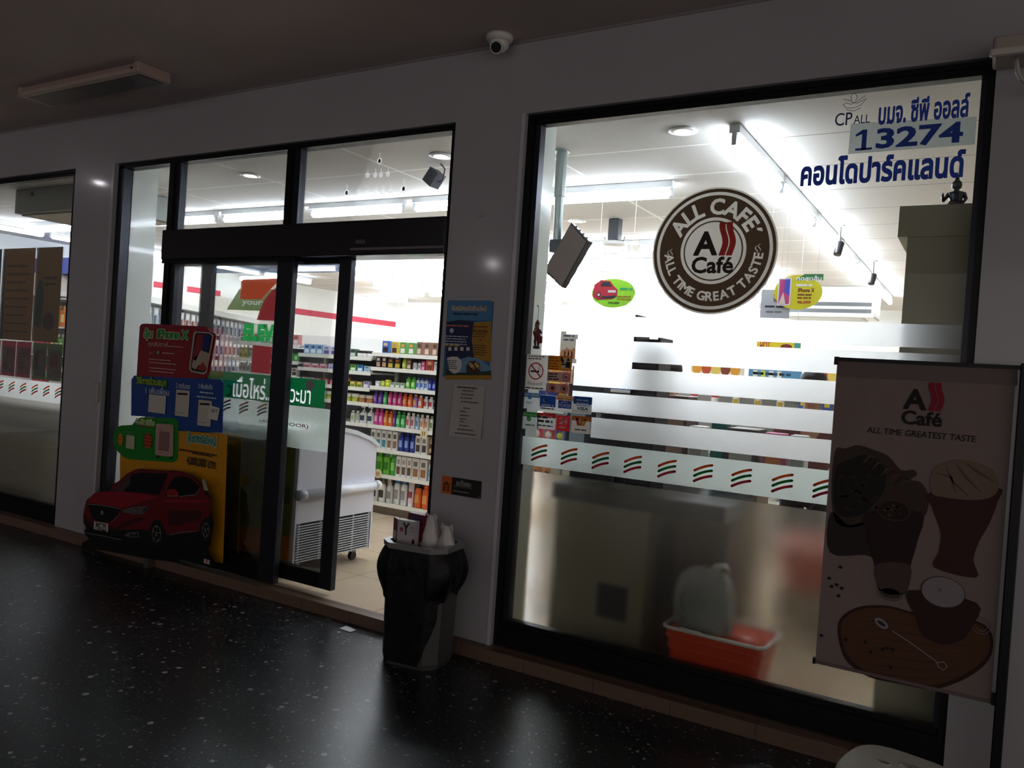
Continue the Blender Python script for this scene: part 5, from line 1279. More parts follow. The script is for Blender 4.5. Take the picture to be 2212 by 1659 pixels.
w_ = mat('c8a8a4', .5); p.tp('ทุกสัปดาห์', (950, 418), (1208, 352), w_, 2, .01); p.lines(p.P((1225, 0))[0], p.P((1410, 400))[0], p.P((1225, 395))[1], 1, .008, w_, 2)
p.disc(*p.P((1078, 483)), .012, mat('6ac08a', .5), 2); p.tp('ผ่าน', (965, 500), (1012, 465), w_, 2); p.lines(p.P((1130, 480))[0], p.P((1290, 480))[0], p.P((1130, 478))[1], 1, .009, w_, 2)
for y_ in (565, 605, 675, 715): p.lines(p.P((960, y_))[0], p.P((1330, y_))[0], p.P((960, y_-8))[1], 1, .009, w_, 2, seed=y_)
es(p, 'red_board_lettering')
p = A3(YA-.006)
p.pp([(1545, 215), (1740, 225), (1790, 265), (1700, 740), (1660, 765), (1500, 730), (1472, 690), (1530, 240)], mat('b8aaa4', .4), 1)
p.pp([(1570, 230), (1735, 240), (1768, 275), (1690, 715), (1655, 740), (1512, 715), (1492, 680), (1550, 255)], mat('140c10', .3), 2)
p.pp([(1580, 250), (1655, 255), (1640, 430), (1600, 500), (1560, 590), (1520, 560)], mat('8e1a20', .3), 3); p.pp([(1655, 255), (1745, 262), (1730, 400), (1700, 480), (1640, 460), (1640, 430)], mat('0f1f6a', .3), 3)
p.pp([(1640, 440), (1730, 500), (1690, 700), (1600, 640), (1560, 700), (1505, 670), (1530, 560), (1600, 500)], mat('b0a090', .3), 3); p.pp([(1620, 640), (1660, 600), (1700, 690), (1650, 720), (1580, 700)], mat('a03028', .3), 4)
es(p, 'phone_picture')
p = A3(YA-.0085); outl(p, 'วิธีการร่วมสนุก', (795, 905), (1190, 815), mat('9ab83a', .4), mat('1a5a30', .4), 1, .03)
for b_, a_, c3 in (('1 เพิ่มเพื่อน', (918, 1002), (1222, 945)), ('2 กดรับเกม', (1305, 935), (1490, 880)), ('3 พิมพ์รหัส', (1590, 940), (1775, 890))): p.tp(b_, a_, c3, mat('c8d4e0', .5), 2, .01)
p.lines(p.P((1610, 985))[0], p.P((1790, 985))[0], p.P((1610, 975))[1], 1, .012, mat('c8d4e0', .5), 2); p.lines(p.P((1570, 1035))[0], p.P((1830, 1035))[0], p.P((1570, 1030))[1], 1, .011, mat('c8d4e0', .5), 2)
es(p, 'blue_board_lettering')
p = A3(YA-.0085); ph = mat('c4beb0', .45)
for (xa, ya, xb, yb) in ((1310, 955, 1462, 1310), (1595, 1085, 1745, 1435)):
    p.pr((xa, ya), (xb, yb), ph, 1, r=.008); p.pp([(xa+14, ya+42), (xb-8, ya+48), (xb-8, ya+75), (xa+14, ya+68)], mat('141414', .5), 2); p.lines(p.P((xa+30, 0))[0]+.002, p.P((xb-30, ya))[0], p.P((xa, yb-70))[1], 1, .006, mat('777777', .5), 2)
p.pp([(1740, 1155), (1868, 1195), (1838, 1355), (1712, 1325)], mat('d8d2c4', .45), 3); p.tp('GIFT', (1755, 1245), (1840, 1215), mat('222222', .5), 4, .01)
p.pr((962, 1015), (1165, 1270), mat('c8c2b8', .5), 1)
es(p, 'phone_screen_picture')
p4 = A4(YA-.0105); p4.disc(*p4.P((490, 242)), .034, mat('c88a1c', .4), 1, rz=.045); p4.disc(*p4.P((780, 255)), .044, mat('b8441c', .4), 1, rz=.058)
for k in range(4): p4.lines(p4.P((450, 240))[0], p4.P((540, 240))[0], p4.P((450, 200+26*k))[1], 1, .008, mat('7a2a12', .5), 2, seed=k); p4.lines(p4.P((725, 240))[0], p4.P((840, 240))[0], p4.P((725, 175+36*k))[1], 1, .010, mat('5e1c0c', .5), 2, seed=k+5)
p4.tp('รับสิทธิ์ซื้อ', (645, 68), (855, 30), mat('cfe4a0', .4), 2, .03); p4.pr((665, 75), (832, 105), mat('c8b89c', .4), 1); p4.lines(p4.P((680, 90))[0], p4.P((830, 90))[0], p4.P((680, 82))[1], 1, .012, mat('7a3030', .5), 2)
es(p4, 'green_board_print')
p4 = A4(YA-.0105); p4.pp([(865, 85), (880, 72), (1030, 82), (1050, 100), (1045, 410), (1020, 425), (870, 405), (855, 385)], mat('b8988a', .4), 2)
for k in range(20): rr_ = random.Random(k); q = p4.P((875+rr_.random()*155, 100+rr_.random()*290)); p4.disc(q[0], q[1], .0045, mat(('7a2a2a', '3a2a2c')[k % 2], .5), 3, n=8)
p4.pr((905, 150), (1000, 370), mat('8a6a5e', .4), 4, r=.012); p4.pr((870, 410), (895, 440), INK, 1); p4.pr((1005, 420), (1030, 450), INK, 1); p4.stroke([p4.P((920, 80)), p4.P((922, 60)), p4.P((985, 64)), p4.P((985, 84))], .004, INK, 2)
p4.pr((555, 190), (635, 345), mat('b8b898', .4), 2, r=.008); p4.stroke([p4.P((575, 190)), p4.P((580, 170)), p4.P((612, 172)), p4.P((615, 190))], .004, mat('8a8a70', .5), 2)
es(p4, 'suitcase_picture')
p4 = A4(YA-.0045); outl(p4, 'ลุ้นรางวัลใหญ่', (1190, 285), (1500, 205), mat('2a7a6a', .4), mat('b0d0b8', .4), 1, .03)
p4.lines(p4.P((1110, 345))[0], p4.P((1640, 345))[0]-.0, p4.P((1110, 330))[1], 1, .017, mat('3a2408', .5), 2, seed=2); p4.lines(p4.P((1250, 345))[0], p4.P((1480, 345))[0], p4.P((1250, 378))[1], 1, .010, mat('3a2408', .5), 2, seed=3)
p4.lines(p4.P((1230, 430))[0], p4.P((1500, 430))[0], p4.P((1230, 428))[1], 1, .008, mat('6a4a18', .5), 2, seed=7); p4.tp('4,000,000 บาท', (1185, 515), (1495, 465), mat('101820', .5), 3, .02); es(p4, 'yellow_board_lettering')
# the car board stands in front, on the pavement
def K(y=YC, st=.0007): 
    p = Print(y, st).crop(4.88, 160, 900); return p
outline = [(140, 870), (250, 790), (370, 785), (400, 720), (470, 680), (560, 610), (640, 560), (700, 550), (1000, 572), (1040, 565), (1140, 580), (1240, 620), (1310, 680), (1370, 770), (1440, 860), (1445, 1000), (1465, 1120), (1445, 1240), (1430, 1350), (1400, 1400), (1500, 1580), (1390, 1575), (1100, 1540), (800, 1500), (300, 1410), (80, 1395), (80, 1330), (160, 1290), (110, 1235), (95, 1050), (125, 900)]
p = K(); es(MB().prism([p.P(q) for q in outline], YC, YC+.006, mat('050505', .4)), 'car_board')
RC, RC2, RC3 = mat('66101a', .3), mat('3c0a10', .35), mat('8a1a26', .3)
p = K(YC-.0006); p.ps([(135, 880), (180, 840), (250, 795), (480, 785), (700, 800), (920, 820), (1000, 600), (1040, 575), (1140, 585), (1230, 620), (1300, 680), (1345, 740), (1395, 830), (1435, 870), (1440, 1000), (1420, 1060), (1380, 1080), (1340, 1200), (1000, 1240), (960, 1200), (900, 1090), (830, 1120), (790, 1200), (700, 1190), (420, 1190), (240, 1140), (110, 1100), (100, 1020), (120, 920)], RC, 0)
p.pp([(400, 720), (470, 680), (560, 600), (640, 560), (1000, 575), (1020, 585), (920, 830), (700, 805), (380, 785)], RC, 1)
p.pp([(250, 795), (480, 790), (700, 815), (900, 850), (760, 880), (520, 960), (300, 925), (150, 905), (160, 870)], RC3, 1)
p.pp([(980, 980), (1180, 990), (1330, 985), (1350, 1020), (1330, 1100), (1000, 1160)], RC2, 1); p.pp([(940, 870), (1400, 880), (1430, 900), (1300, 905), (940, 905)], RC3, 1)
p.pp([(110, 1030), (160, 1090), (240, 1130), (430, 1170), (560, 1100), (700, 1060), (760, 1080), (700, 1100), (560, 1150), (430, 1200), (220, 1170), (115, 1110)], RC2, 2)
es(p, 'car_body_picture')
GLS, SIL = mat('0c0a0e', .25), mat('8a8486', .3)
p = K(YC-.0006); p.pp([(410, 780), (480, 720), (560, 650), (620, 605), (720, 590), (990, 600), (985, 620), (900, 820), (700, 800)], GLS, 3); p.pp([(410, 780), (480, 720), (560, 650), (600, 620), (600, 700), (520, 790)], mat('463538', .3), 4)
p.pp([(960, 830), (1010, 700), (1060, 640), (1140, 625), (1230, 650), (1300, 710), (1330, 740), (1290, 815), (1120, 840)], GLS, 3); p.stroke([p.P(q) for q in ((1115, 842), (1285, 822), (1340, 740))], .004, SIL, 4)
p.pp([(980, 830), (975, 790), (1010, 765), (1070, 765), (1105, 800), (1105, 835), (1040, 840)], RC3, 5); p.stroke([p.P(q) for q in ((990, 840), (1100, 835))], .003, SIL, 6)
es(p, 'car_windows_picture')
p = K(YC-.0006); p.pp([(150, 925), (300, 935), (485, 970), (490, 1000), (410, 1100), (360, 1115), (240, 1100), (190, 1060)], mat('060606', .4), 3)
p.stroke([p.P(q) for q in ((145, 920), (300, 935), (495, 970), (480, 1030), (400, 1110))], .004, SIL, 4); q = p.P((298, 1010)); p.disc(q[0], q[1], .016, mat('9a9698', .3), 5, n=8); p.text('MG', q[0]-.010, q[1]-.007, q[0]+.010, q[1]+.007, INK, 6, .01); es(p, 'grille_picture')
p = K(YC-.0006); p.pp([(505, 985), (620, 955), (790, 940), (780, 975), (730, 1030), (640, 1030), (540, 1015)], mat('5a5456', .3), 3); p.disc(*p.P((655, 990)), .016, mat('0c0a0c', .3), 4); p.disc(*p.P((655, 990)), .008, mat('9a9496', .3), 5); p.pp([(730, 975), (790, 945), (770, 975), (735, 1010)], INK, 4)
p.pp([(530, 1255), (570, 1220), (680, 1215), (692, 1270), (600, 1275)], mat('55504f', .3), 3); p.pp([(600, 1225), (640, 1250), (670, 1222), (680, 1262), (590, 1265)], INK, 4); p.stroke([p.P(q) for q in ((120, 1225), (300, 1255), (500, 1300))], .007, mat('605a5c', .3), 3); p.pp([(105, 1120), (125, 1150), (130, 1185), (112, 1190)], mat('8a8486', .3), 3); p.stroke([p.P(q) for q in ((1005, 1248), (1150, 1215), (1300, 1205))], .006, mat('605a5c', .3), 3); es(p, 'lights_picture')
p = K(YC-.0006); p.pp([(215, 1100), (365, 1130), (362, 1215), (212, 1185)], mat('b8b4b0', .5), 5); p.tp('MG ZS', (232, 1185), (345, 1135), INK, 6, .03); es(p, 'number_plate_picture')
p = K(YC-.0006)
for (cx_, cy_, rx, ry) in ((873, 1235, 62, 95), (1390, 1195, 42, 80)):
    q = p.P((cx_, cy_)); sx_ = rx/4.88/ (F_PX/ 6.2) ; sz_ = ry/4.88/(F_PX/5.2)
    p.disc(q[0], q[1], sx_*1.9, mat('040404', .5), 3, rz=sz_*1.6); p.disc(q[0], q[1], sx_*1.1, mat('6a6668', .3), 4, rz=sz_); p.disc(q[0], q[1], sx_*.95, mat('0a0a0a', .4), 5, rz=sz_*.9)
    for k in range(5): t = k*2*PI/5+1.57; p.poly([(q[0]+sx_*.12*math.cos(t+1.5), q[1]+sz_*.12*math.sin(t+1.5)), (q[0]+sx_*math.cos(t-.12), q[1]+sz_*math.sin(t-.12)), (q[0]+sx_*math.cos(t+.12), q[1]+sz_*math.sin(t+.12)), (q[0]+sx_*.12*math.cos(t-1.5), q[1]+sz_*.12*math.sin(t-1.5))], mat('8f8b8d', .3), 6)
es(p, 'wheels_picture')
p = K(YC-.0006); p.lines(p.P((1120, 1510))[0], p.P((1350, 1530))[0]+.06, p.P((1120, 1502))[1], 2, .006, mat('5a5a5a', .5), 3); p.pr((1372, 1495), (1430, 1560), mat('b0a8a4', .5), 3); p.tp('7', (1388, 1550), (1416, 1505), mat('a83a1c', .5), 4, .03); es(p, 'small_print')
es(MB().box(-5.1, -5.05, YC+.006, -.067, -.069, .3, mat('4a4238', .7)), 'cardboard_strut')
p = K(YC); q = p.P((1400, 720)); m_ = MB(); m_.add([(q[0]-.05, YC-.004, q[1]+.03), (q[0]+.01, YC-.03, q[1]+.045), (q[0]+.045, YC-.02, q[1]-.03), (q[0]-.02, YC-.004, q[1]-.04)], [(0, 1, 2, 3)], mat('b8ae98', .6)); es(m_, 'cardboard_flap')
tag(e, 'cardboard promotion standee with a red car cut-out and coloured boards beside the door', 'standee')
# white holder behind it
tag(MB().box(-5.985, -5.925, -.03, 0, 1.045, 1.20, mat('a8aaa6', .4), .004).build('switch_box'), 'small white box on the door frame behind the standee', 'switch')
e = empty('sign_stand', (-5.35, .2, 0)); BS = mat('0d0d10', .4)
MB().box(-.28, -.265, -.01, .01, .02, 1.48, BS).box(.265, .28, -.01, .01, .02, 1.48, BS).box(-.28, .28, -.01, .01, 1.465, 1.48, BS).box(-.28, .28, -.01, .01, .60, .62, BS).build('frame', e); MB().box(-.265, .265, -.003, .003, .62, 1.465, mat('e4e2de', .4)).build('poster', e); MB().box(-.26, .1, -.005, -.003, 1.15, 1.30, mat('e8b8a8', .5)).build('print', e); MB().box(-.3, .3, -.04, .04, 0, .02, BS).build('base', e)
tag(e, 'black framed poster stand inside the side glass behind the standee', 'sign stand')

# ---- left window: hanging posters and price cards
for k, (xa, xb, c1, c2, lb) in enumerate(((-8.3, -7.68, '14323a', '1c4a4a', 'dark teal poster at the edge of the picture in the left window'), (-7.655, -7.135, '6a4416', '54320f', 'dark orange poster with rows of small print in the left window'), (-7.12, -6.725, '5e4214', '4a300c', 'brown poster with green figure and maroon oval in the left window'))):
    e = empty('hanging_poster', ((xa+xb)/2, .10, 1.485)); pr = Print(.10); pr.rect(xa, 1.485, xb, 2.292, film(c1, .14), 0); sub(pr, 'sheet', e)
    pr = Print(.0995); ik = film('2a1608', .05)
    if k == 1:
        for j in range(9): pr.lines(xa+.08, xb-.04, 2.15-.072*j, 1, .022, ik, 1, seed=j)
        pr.poly([(xa, 1.485), (xa+.07, 1.485), (xa+.03, 2.292), (xa, 2.292)], film('1c3a3a', .3), 1)
    elif k == 2:
        pr.poly([(xa+.02, 1.62), (xa+.12, 1.60), (xa+.15, 1.85), (xa+.12, 2.0), (xa+.06, 2.02), (xa+.01, 1.85)], film('1f4a22', .25), 1); pr.disc(xa+.24, 1.66, .085, film('3c1410', .1), 1, rz=.075); pr.lines(xa+.14, xb-.06, 2.05, 2, .03, ik, 1)
    else: pr.lines(xa+.1, xb-.08, 2.1, 5, .04, ik, 1)
    sub(pr, 'print', e); tag(e, lb, 'poster')
cards = ['8c2034', '8c2034', '8c2034', '8c2034', '3a4a24', '3a4a24']; wds = ['leftmost price card with a red border', 'price card with red border and scattered red pictures', 'price card with red border and a long dark picture', 'price card with red border and framed picture', 'price card with green border and a bottle picture', 'price card with green border and a red bag picture']
xs = [-8.02, -7.72, -7.46, -7.215, -6.965, -6.74]; ws = [.26, .25, .235, .235, .215, .22]
for k in range(6):
    e = empty('price_card', (xs[k], .09, 1.165)); c = cards[k]; wdt = ws[k]; x_ = xs[k]
    pr = Print(.09); pr.rect(x_-wdt/2, 1.165, x_+wdt/2, 1.475, film(c, .3), 0); pr.rect(x_-wdt/2+.012, 1.19, x_+wdt/2-.012, 1.425, film('9a8488' if k < 4 else '8e8a84', .45), 1); sub(pr, 'card', e)
    pr = Print(.0885)
    if k < 3: pr.disc(x_+wdt*.25, 1.385, .026, film('a83a3a', .3), 2); pr.poly([(x_-.05, 1.22), (x_-.02, 1.22), (x_+.01, 1.38), (x_-.02, 1.39)], film('3c2026', .1), 2); pr.poly([(x_-.08, 1.24), (x_-.06, 1.23), (x_-.05, 1.33), (x_-.07, 1.33)], film('5a2430', .1), 2)
    elif k == 3: pr.disc(x_+.07, 1.39, .024, film('a83a3a', .3), 2); pr.ring(x_-.03, 1.27, .02, .045, film('7a2430', .2), 2, n=4, a0=45, a1=405); pr.lines(x_-.08, x_+.04, 1.38, 3, .015, film('5a4448', .1), 2)
    elif k == 4: pr.rect(x_-.08, 1.245, x_-.015, 1.40, film('22201c', .1), 2, r=.01); pr.disc(x_-.048, 1.30, .018, film('9a2c30', .2), 3); pr.disc(x_+.06, 1.375, .026, film('a86a30', .3), 2)
    else: pr.rect(x_-.07, 1.28, x_+.05, 1.40, film('8a2620', .25), 2, r=.01); pr.lines(x_-.02, x_+.08, 1.255, 1, .02, film('5a4a44', .1), 2)
    sub(pr, 'picture', e); tag(e, wds[k]+' in the left window', 'price card')

# ================================================================== BEHIND THE BIG WINDOW
OLV = mat('857f66', .5); DKT = mat('16181e', .3)
e = empty('service_counter', (-1.6, .55, 0)); at = lambda m_: shift(m_, (1.6, -.55, 0))
at(MB().box(-2.06, -1.50, .30, .80, 0, .81, OLV).box(-1.50, -1.12, .47, .80, 0, .81, mat('4a3c32', .6))).build('body', e)
at(MB().box(-2.08, -1.09, .27, .84, .81, .90, DKT, .008)).build('worktop', e)
at(MB().box(-1.765, -1.59, .292, .30, .20, .385, mat('15161a', .5), .01)).build('vent_flap', e)
at(MB().box(-1.498, -1.40, .462, .47, .30, .74, mat('1f2022', .5), .01)).build('cabinet_door', e)
tag(e, 'olive café counter with a black worktop, blurred behind the frosted glass', 'counter')
e = empty('magazine_rack', (-1.62, .50, .90)); at = lambda m_: shift(m_, (1.62, -.50, -.90)); RK = mat('1a1c22', .4)
at(MB().box(-1.70, -1.685, .40, .60, .901, 1.86, RK).box(-1.56, -1.545, .40, .60, .901, 1.74, RK).box(-1.70, -1.545, .59, .60, .901, 1.74, RK)).build('frame', e)
for k in range(5): at(MB().box(-1.685, -1.56, .42, .59, .93+.16*k, .94+.16*k, RK).box(-1.685, -1.56, .415, .425, .93+.16*k, 1.0+.16*k, mat('30343c', .4))).build('tray', e)
tag(e, 'tall narrow black rack standing on the café counter behind the frosted stripes', 'rack')
e = empty('coffee_machine', (-1.90, .56, .90)); at = lambda m_: shift(m_, (1.90, -.56, -.90))
at(MB().box(-2.04, -1.76, .40, .74, .901, 1.08, DKT, .01).box(-2.04, -1.76, .56, .74, 1.08, 1.36, DKT, .01)).build('body', e); at(MB().box(-2.04, -1.76, .40, .74, 1.30, 1.40, mat('3a3c44', .3), .01)).build('head', e)
at(MB().box(-2.0, -1.80, .385, .40, 1.32, 1.38, mat('8fa82c', .4))).build('display', e); at(MB().cyl((-1.9, .46, 1.23), (-1.9, .46, 1.30), .02, mat('9a9a9a', .3, metal=.8), 12)).build('spout', e)
tag(e, 'black coffee machine with a green panel on the café counter', 'machine')

# shopping baskets
def basket(loc, rz, label, group=None):
    e = empty('shopping_basket', loc, rz); OR = mat('e24a1c', .4); WHT_ = mat('e8e4de', .4)
    def rr_(hx, hy, r, n_=5):
        o = []
        for cx_, cy_, a in ((hx-r, -hy+r, -90), (hx-r, hy-r, 0), (-hx+r, hy-r, 90), (-hx+r, -hy+r, 180)):
            for k in range(n_+1): t = math.radians(a+k*90/n_); o.append((cx_+r*math.cos(t), cy_+r*math.sin(t)))
        return o
    B = MB(); L = [(rr_(.195, .125, .03), 0), (rr_(.215, .14, .035), .12), (rr_(.245, .16, .04), .285)]; stackp(L, OR, B, True, True)
    stackp([(rr_(.240, .155, .04), .285), (rr_(.19, .12, .03), .006)], OR, B, True, True)
    for z in (.07, .13, .19, .24):
        s = z/.285; hx, hy = .195+.05*s, .125+.035*s
        stackp([(rr_(hx+.003, hy+.003, .035), z), (rr_(hx+.007, hy+.007, .035), z+.006), (rr_(hx+.003, hy+.003, .035), z+.012)], OR, B, False, True)
    B.build('body', e)
    B = MB(); P = rr_(.252, .167, .045); B.tube([(x, y, .290) for x, y in P]+[(P[0][0], P[0][1], .290)], .009, WHT_, 8); B.build('rim', e)
    for sy in (-1, 1):
        B = MB(); B.tube([(-.06, sy*.172, .292), (-.055, sy*.20, .293), (.055, sy*.20, .293), (.06, sy*.172, .292)] if sy > 0 else [(-.16, sy*.165, .296), (-.05, sy*.176, .296)], .009 if sy > 0 else .0095, WHT_, 8); B.build('handle', e)
    return tag(e, label, 'basket', group)
basket((-1.065, .262, 0), math.radians(-2), 'orange shopping basket holding a plastic bag, pressed close to the frosted glass')
basket((-.86, 1.65, .25), math.radians(4), 'orange basket on a low cart, farther back than the basket at the glass')
e = empty('basket_cart', (-.86, 1.65, 0)); MB().box(-.24, .24, -.15, .15, .06, .248, mat('b8ac98', .5), .01).build('platform', e)
for sx in (-1, 1):
    for sy in (-1, 1): MB().cyl((sx*.19-.01, sy*.11, .03), (sx*.19+.01, sy*.11, .03), .03, mat('1c1c1e', .5), 12).build('castor', e)
tag(e, 'low beige cart carrying an orange basket behind the frosted glass', 'cart')
# clear bag with dark green goods in it
PB = NT('clear_plastic_bag'); PB.b.inputs['Base Color'].default_value = lin('d8dcd8'); PB.b.inputs['Roughness'].default_value = .25; PB.b.inputs['Alpha'].default_value = .35
nzp = PB.n('ShaderNodeTexNoise', i_Scale=22.0, i_Detail=4.0); cop = PB.n('ShaderNodeTexCoord').outputs['Object']; PB.l(cop, nzp.inputs['Vector']); bpp = PB.n('ShaderNodeBump', i_Strength=1.0, i_Distance=.03); PB.l(nzp.outputs[0], bpp.inputs['Height']); PB.l(bpp.outputs[0], PB.b.inputs['Normal'])
e = empty('clear_bag', (-1.15, .225, .02)); B = MB()
B.lathe([(.08, 0), (.095, .1), (.102, .28), (.108, .38), (.104, .46), (.088, .52), (.055, .565), (.015, .58)], PB.m, 28, sx=1.45, sy=.9); B.v = [(x*(1+.05*math.sin(7*math.atan2(y, x)+z*9)), y, z) for x, y, z in B.v]; B.build('bag_body', e)
B = MB(); B.tube([(.03, 0, .55), (.05, -.02, .585), (.10, -.03, .60), (.12, -.03, .57)], [.02, .018, .014, .006], PLB.m, 8); B.build('knot', e); tag(e, 'clear plastic bag bulging out of the orange basket at the glass', 'plastic bag')
e = empty('dark_green_package', (-1.15, .215, .13)); B = MB(); rr = random.Random(8)
pf = [(.05, .02), (.085, .06), (.092, .16), (.09, .30), (.06, .335), (.02, .34)]
B.lathe(pf, mat('2a5038', .3), 18, sx=1.45, sy=.85); B.v = [(x*(1+.06*math.sin(9*z*10+x*40)), y, z) for x, y, z in B.v]; B.build('package_body', e)
tag(e, 'dark green package inside the clear bag in the basket', 'package')

# pipe and tilted screen
e = empty('ceiling_pipe', (-2.47, .853, ZC)); PG = mat('9aa6a4', .35, metal=.3)
MB().cyl((0, 0, 0), (.003, 0, -.30), .036, PG, 20).build('sleeve', e); MB().cyl((.003, 0, -.30), (.008, 0, -.60), .029, PG, 20).build('pole', e); MB().cyl((0, 0, -.012), (0, 0, 0), .052, PG, 24).build('flange', e)
MB().box(-.03, .08, -.03, .03, -.66, -.58, mat('33363c', .4)).build('bracket', e)
tag(e, 'grey pipe hanging from the ceiling beside the column at the left of the big window', 'pipe')
e = empty('hanging_screen', (-2.35, .86, 2.28)); BKM = mat('604e4a', .5)
pts = [(-2.356, 2.476), (-2.223, 2.354), (-2.39, 2.06), (-2.53, 2.17)]
B = MB(); B.prism(pts, .83, .885, mat('22201f', .4)); shift(B, (2.35, -.86, -2.28)).build('casing', e)
c0 = (sum(p_[0] for p_ in pts)/4, sum(p_[1] for p_ in pts)/4); B = MB(); B.prism([(c0[0]+(x-c0[0])*.9, c0[1]+(z-c0[1])*.94) for x, z in pts], .822, .83, BKM); shift(B, (2.35, -.86, -2.28)).build('back_cover', e)
for a_, b_ in ((0, 1), (2, 3)):
    pa_, pb_ = Vector(pts[a_]), Vector(pts[b_]); B = MB()
    for k in (.2, .4, .6, .8): q = pa_.lerp(pb_, k); B.cyl((q.x, .85, q.y-.004), (q.x, .85, q.y+.004), .008, mat('3a3634', .5), 8)
    shift(B, (2.35, -.86, -2.28)).build('connector_strip', e)
tag(e, 'brown-backed screen hanging tilted below the grey pipe', 'screen')
# spot lamps on the tube line
for k, (y, ln, x, lb) in enumerate(((3.62, .30, -1.19, 'nearer'), (5.6, .22, -1.15, 'farther'))):
    e = empty('spot_lamp', (x, y, ZC)); B = MB().cyl((0, 0, 0), (0, 0, -.012), .035, mat('cccccc', .4), 16).cyl((0, 0, 0), (0, 0, -.16), .010, mat('8a8c90', .4), 8); B.build('stem', e)
    d_ = Vector((-.10, -.35, -.9)).normalized(); c = Vector((0, 0, -.19)); MB().cyl(c-d_*.045, c+d_*.07, .034, mat('1a1a1c', .35), 20).build('head', e); MB().cyl(c+d_*.066, c+d_*.072, .028, mat('050505', .2), 20).build('lens', e)
    tag(e, '%s black spot lamp hanging beside the line of tubes' % lb, 'spot lamp')
e = empty('ceiling_speaker', (-3.50, .90, ZC)); MB().obox((-.02, 0, -.10), .045, .05, .055, Vector((.8, 0, -.6)), Vector((0, 1, 0)), Vector((.6, 0, .8)), mat('4c5260', .5)).build('cabinet', e)
MB().tube([(.03, 0, 0), (.07, 0, -.04), (.06, 0, -.12), (.02, 0, -.13)], .005, mat('3a3c44', .4), 6).build('bracket', e)
tag(e, 'grey-blue speaker box hanging under the ceiling behind the right transom pane', 'speaker')
e = empty('wifi_access_point', (-3.02, 3.0, ZC)); MB().box(-.05, .05, -.05, .05, -.20, -.0, mat('26282e', .4), .01).build('mount', e); MB().lathe([(.001, -.20), (.10, -.205), (.11, -.225), (.09, -.24), (.001, -.245)], mat('e6e6e4', .3), 26).build('dome', e)
for s in (-1, 1): MB().tube([(0, 0, -.19), (s*.09, 0, -.20), (s*.10, 0, -.16)], .005, mat('26282e', .4), 6).build('antenna', e)
tag(e, 'white round device on a dark mount under the ceiling between two tube rows', 'device')
e = empty('air_conditioner', (-2.0, 8.0, ZC)); AW = mat('e4e4e0', .35)
MB().box(-.64, .64, -.25, .35, -.42, -.001, AW, .02).build('casing', e)
for k in range(2): MB().box(-.60, .60, -.262, -.25, -.36+.09*k, -.31+.09*k, mat('55585a', .4)).build('louvre', e)
MB().box(-.5, .5, -.2, .3, -.43, -.42, mat('b8bab8', .4)).build('intake_grille', e)
tag(e, 'white ceiling air conditioner far back on the right of the shop', 'air conditioner')
# danglers
def dangle(name, x0, x1, z0, z1, y, fn, label, outline=None):
    e = empty(name, ((x0+x1)/2, y, z0)); ox = e.location.x
    n_ = 36; P = outline or [((x0+x1)/2+(x1-x0)/2*math.cos(2*PI*i/n_), (z0+z1)/2+(z1-z0)/2*math.sin(2*PI*i/n_)) for i in range(n_)]
    B = MB().prism(P, y, y+.003, fn[0]); shift(B, (-ox, -y, -z0)).build('card', e)
    pr = Print(y-.0005, .001); fn[1](pr, x0, z0, x1, z1); sub(pr, 'print', e)
    B = MB()
    for xx in (x0+.04, x1-.04): B.cyl((xx, y+.001, (z0+z1)/2), (xx, y+.001, ZC), .0012, mat('cfcfcf', .5), 4)
    shift(B, (-ox, -y, -z0)).build('string', e)
    return tag(e, label, 'hanging sign')
def dg1(pr, x0, z0, x1, z1):
    w_, h = x1-x0, z1-z0
    pr.poly([(x0+w_*.08, z0+h*.1), (x0+w_*.36, z0+h*.12), (x0+w_*.36, z1-h*.08), (x0+w_*.08, z1-h*.10)], mat('f0e8ec', .4), 1)
    pr.poly([(x0+w_*.11, z0+h*.14), (x0+w_*.33, z0+h*.16), (x0+w_*.33, z1-h*.12), (x0+w_*.11, z1-h*.14)], mat('d0488a', .4), 2); pr.poly([(x0+w_*.22, z0+h*.5), (x0+w_*.33, z0+h*.4), (x0+w_*.33, z1-h*.12), (x0+w_*.22, z1-h*.13)], mat('4a58c8', .4), 3); pr.poly([(x0+w_*.11, z0+h*.14), (x0+w_*.26, z0+h*.16), (x0+w_*.2, z0+h*.5)], mat('e8d8d0', .4), 3)
    pr.poly([(x0+w_*.42, z1-h*.16), (x0+w_*1.0, z1-h*.16), (x0+w_*1.0, z1+h*.02), (x0+w_*.62, z1+h*.02)], mat('2a7a3a', .4), 1); pr.text('กดสุดลุ้น', x0+w_*.45, z1-h*.20, x0+w_*.97, z1-h*.03, mat('f2f2f2', .4), 2, .03)
    pr.text('iPhone X', x0+w_*.5, z0+h*.50, x0+w_*.84, z0+h*.62, mat('7a2a14', .4), 2, .03); pr.lines(x0+w_*.5, x0+w_*.8, z0+h*.46, 2, h*.05, mat('8a3a18', .4), 2); pr.lines(x0+w_*.46, x0+w_*.8, z0+h*.75, 1, h*.08, mat('eeeeee', .4), 2); pr.text('46,500', x0+w_*.5, z0+h*.17, x0+w_*.78, z0+h*.26, mat('c03020', .4), 2, .03)
dangle('phone_dangler', -1.335, -1.015, 2.06, 2.30, 2.0, (mat('e4d81e', .5), dg1), 'yellow oval hanging card with a phone picture right of the roundel')
